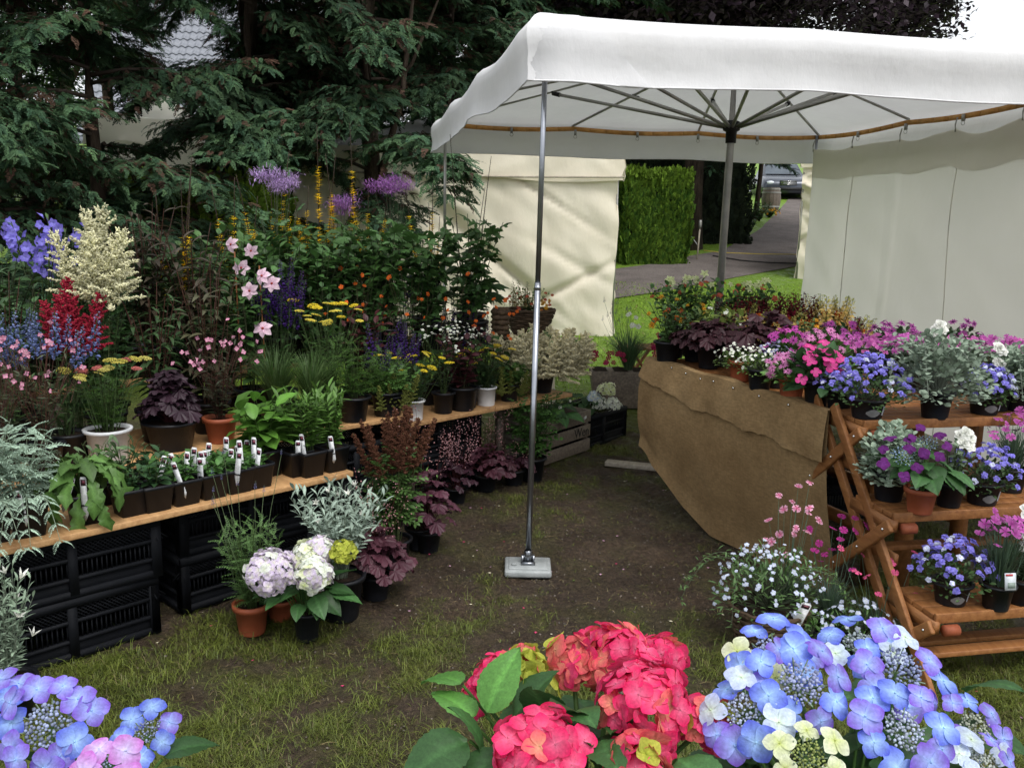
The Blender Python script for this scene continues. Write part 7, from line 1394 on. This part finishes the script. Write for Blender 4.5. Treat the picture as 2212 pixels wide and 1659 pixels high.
# ------------------------------------------------------------------ along the path
q = onground(1664, 455); P = thing('wooden_barrel', 'dark wooden half barrel beside the gravel path', 'barrel', q); b = MB()
for k in range(16):
    a0, a1 = 2 * math.pi * k / 16, 2 * math.pi * (k + .94) / 16; s = MB(); pr = [(.24, 0), (.29, .2), (.30, .36), (.28, .55), (.25, .7)]; v = []
    for (r_, z_) in pr: v += [(r_ * math.cos(a0), r_ * math.sin(a0), z_), (r_ * math.cos(a1), r_ * math.sin(a1), z_)]
    s.raw(v, [(2 * i, 2 * i + 1, 2 * i + 3, 2 * i + 2) for i in range(4)]); s.obj('stave', M['oldwood'], P, False)
for z_, r_ in ((.12, .272), (.55, .285), (.66, .262)): s = MB(); s.lathe([(r_ + .008, z_ - .02), (r_ + .008, z_ + .02)], 24, capb=False); s.obj('hoop', M['steel_dull'], P)
s = MB(); s.lathe([(.24, .6), (.002, .62)], 20, capb=False); s.obj('soil', M['soil'], P)
for (u, v, w, hh, lab, fl) in [(1640, 478, .45, .55, 'low green shrub beside the wooden barrel', None), (1662, 470, .35, .25, 'yellow flowered clump at the edge of the gravel path', YELF), (1600, 505, .5, .4, 'dark shrub at the shady verge of the path', None)]:
    q = onground(u, v); P = thing('shrub', lab, 'shrub', q); leafy(P, 0, hh, w, 26, 9, OVT, .12, DGR, .05, .5, (.04, .04, .02), .006)
    if fl: blooms(P, dome(30, w, hh, 0, .3), fl, .05, 'flower', None)
q = onground(1505, 562); P = thing('rope_stake', 'thin pale stake with a grey cap beside the clipped hedge', 'post', q); b = MB(); b.tube([(0, 0, -.1), (.03, 0, .62)], .016, k=8); b.obj('stake', M['palewood'], P); b = MB(); b.lathe([(.02, .6), (.034, .66), (.03, .76), (.02, .77)], 10, (.03, 0, 0), capt=True); b.obj('cap', M['steel_dull'], P)
b = MB(); top_ = np.array([.03, 0, .25]); b.tube([top_, ony(1480, 492, q[1] + .1) - q], .006, k=5); b.obj('guy_rope', M['whitepl'], P)
def rope(label, pts, r, mat, name):
    W_ = [onground(*t) + np.array([0, 0, z]) for t, z in pts]; b = MB(); o0 = W_[0]; b.tube([w - o0 for w in W_], r, k=6); o = b.obj(name, M[mat], None, True, loc=tuple(o0)); return tag(o, label, name.split('_')[-1])
M['yellow'] = m_noisy('yellow_rope', (.50, .38, .06), (.62, .48, .1), 30.)
rope('yellow rope stretched low across the gravel path', [((1520, 552), .1), ((1560, 557), .1), ((1640, 560), .1), ((1735, 561), .1)], .009, 'yellow', 'barrier_rope'); rope('black hose lying across the gravel path', [((1540, 556), .03), ((1600, 566), .03), ((1660, 571), .03), ((1740, 573), .03)], .012, 'rubber', 'garden_hose')
# parked car at the end of the path
q = onground(1700, 432); P = thing('parked_car', 'dark grey car parked at the top of the gravel path', 'car', q, -.12)
M['carpaint'] = m_noisy('car_paint', (.06, .07, .09), (.075, .085, .105), 3., .25, .6, .02, metal=.4); M['glass'] = m_noisy('car_glass', (.05, .07, .09), (.07, .09, .11), 3., .08, .6, .01); M['lamp'] = m_noisy('lamp_glass', (.6, .65, .7), (.75, .8, .85), 8., .1, .6)
sec = [(-.06, .78, .32, .55), (.0, .86, .25, .68), (.5, .89, .22, .80), (1.1, .9, .22, .92), (2.6, .9, .22, .95), (3.9, .88, .25, .92), (4.3, .80, .32, .8)]; b = MB(); v = []
for (y, w, zl, zh) in sec: v += [(-w, y, zl), (-w * 1.01, y, (zl + zh) / 2), (-w * .93, y, zh - .05), (-w * .72, y, zh), (w * .72, y, zh), (w * .93, y, zh - .05), (w * 1.01, y, (zl + zh) / 2), (w, y, zl)]
f = [(i * 8 + j, i * 8 + (j + 1) % 8, (i + 1) * 8 + (j + 1) % 8, (i + 1) * 8 + j) for i in range(6) for j in range(8)] + [tuple(range(7, -1, -1)), tuple(48 + j for j in range(8))]; b.raw(v, f); b.obj('body', M['carpaint'], P)
b = MB(); b.raw([(-.74, 1.2, .92), (.74, 1.2, .92), (.60, 1.9, 1.38), (-.60, 1.9, 1.38), (-.60, 3.0, 1.38), (.60, 3.0, 1.38), (.72, 3.7, .92), (-.72, 3.7, .92)], [(0, 1, 2, 3), (3, 2, 5, 4), (4, 5, 6, 7), (1, 6, 5, 2), (0, 3, 4, 7)]); b.obj('cabin', M['carpaint'], P, False)
b = MB(); b.raw([(-.66, 1.24, .96), (.66, 1.24, .96), (.55, 1.86, 1.345), (-.55, 1.86, 1.345)], [(0, 1, 2, 3)]); b.V = [w - [0, .03, -.012] for w in b.V]; b.obj('windscreen', M['glass'], P, False)
for s in (-1, 1):
    b = MB(); b.add(BEAD, np.diag([.17, .07, .085]), (s * .62, .0, .60)); b.obj('headlight', M['lamp'], P); b = MB(); b.lathe([(.30, -.1), (.32, -.06), (.32, .06), (.30, .1)], 20, capt=True); w_ = MB(); w_.lathe([(.17, .1), (.15, .115)], 16, capt=True)
    for y in (.8, 3.4): t_ = inst('wheel', b.mesh('wheel', M['rubber']), P, np.array([[0, 0, s], [1, 0, 0], [0, s, 0.]]), (s * .80, y, .32)); inst('rim', w_.mesh('rim', M['chrome']), t_)
b = MB(); b.box((0, -.045, .60), (.6, .05, .16)); gr_ = b.obj('grille', M['rubber'], P, False); b = MB()
for z_ in (.55, .60, .65): b.box((0, -.075, z_), (.56, .02, .018))
ang = np.linspace(0, 2 * math.pi, 17); b.tube([(.07 * math.cos(a), -.085, .60 + .07 * math.sin(a)) for a in ang], .008, k=4)
for a in (1.57, 3.66, 5.76): b.bar((0, -.085, .60), (.07 * math.cos(a), -.085, .60 + .07 * math.sin(a)), .012, .01)
b.obj('grille_bars', M['chrome'], gr_, False); b = MB(); b.box((0, -.07, .38), (1.2, .04, .10)); b.obj('lower_intake', M['rubber'], P, False)
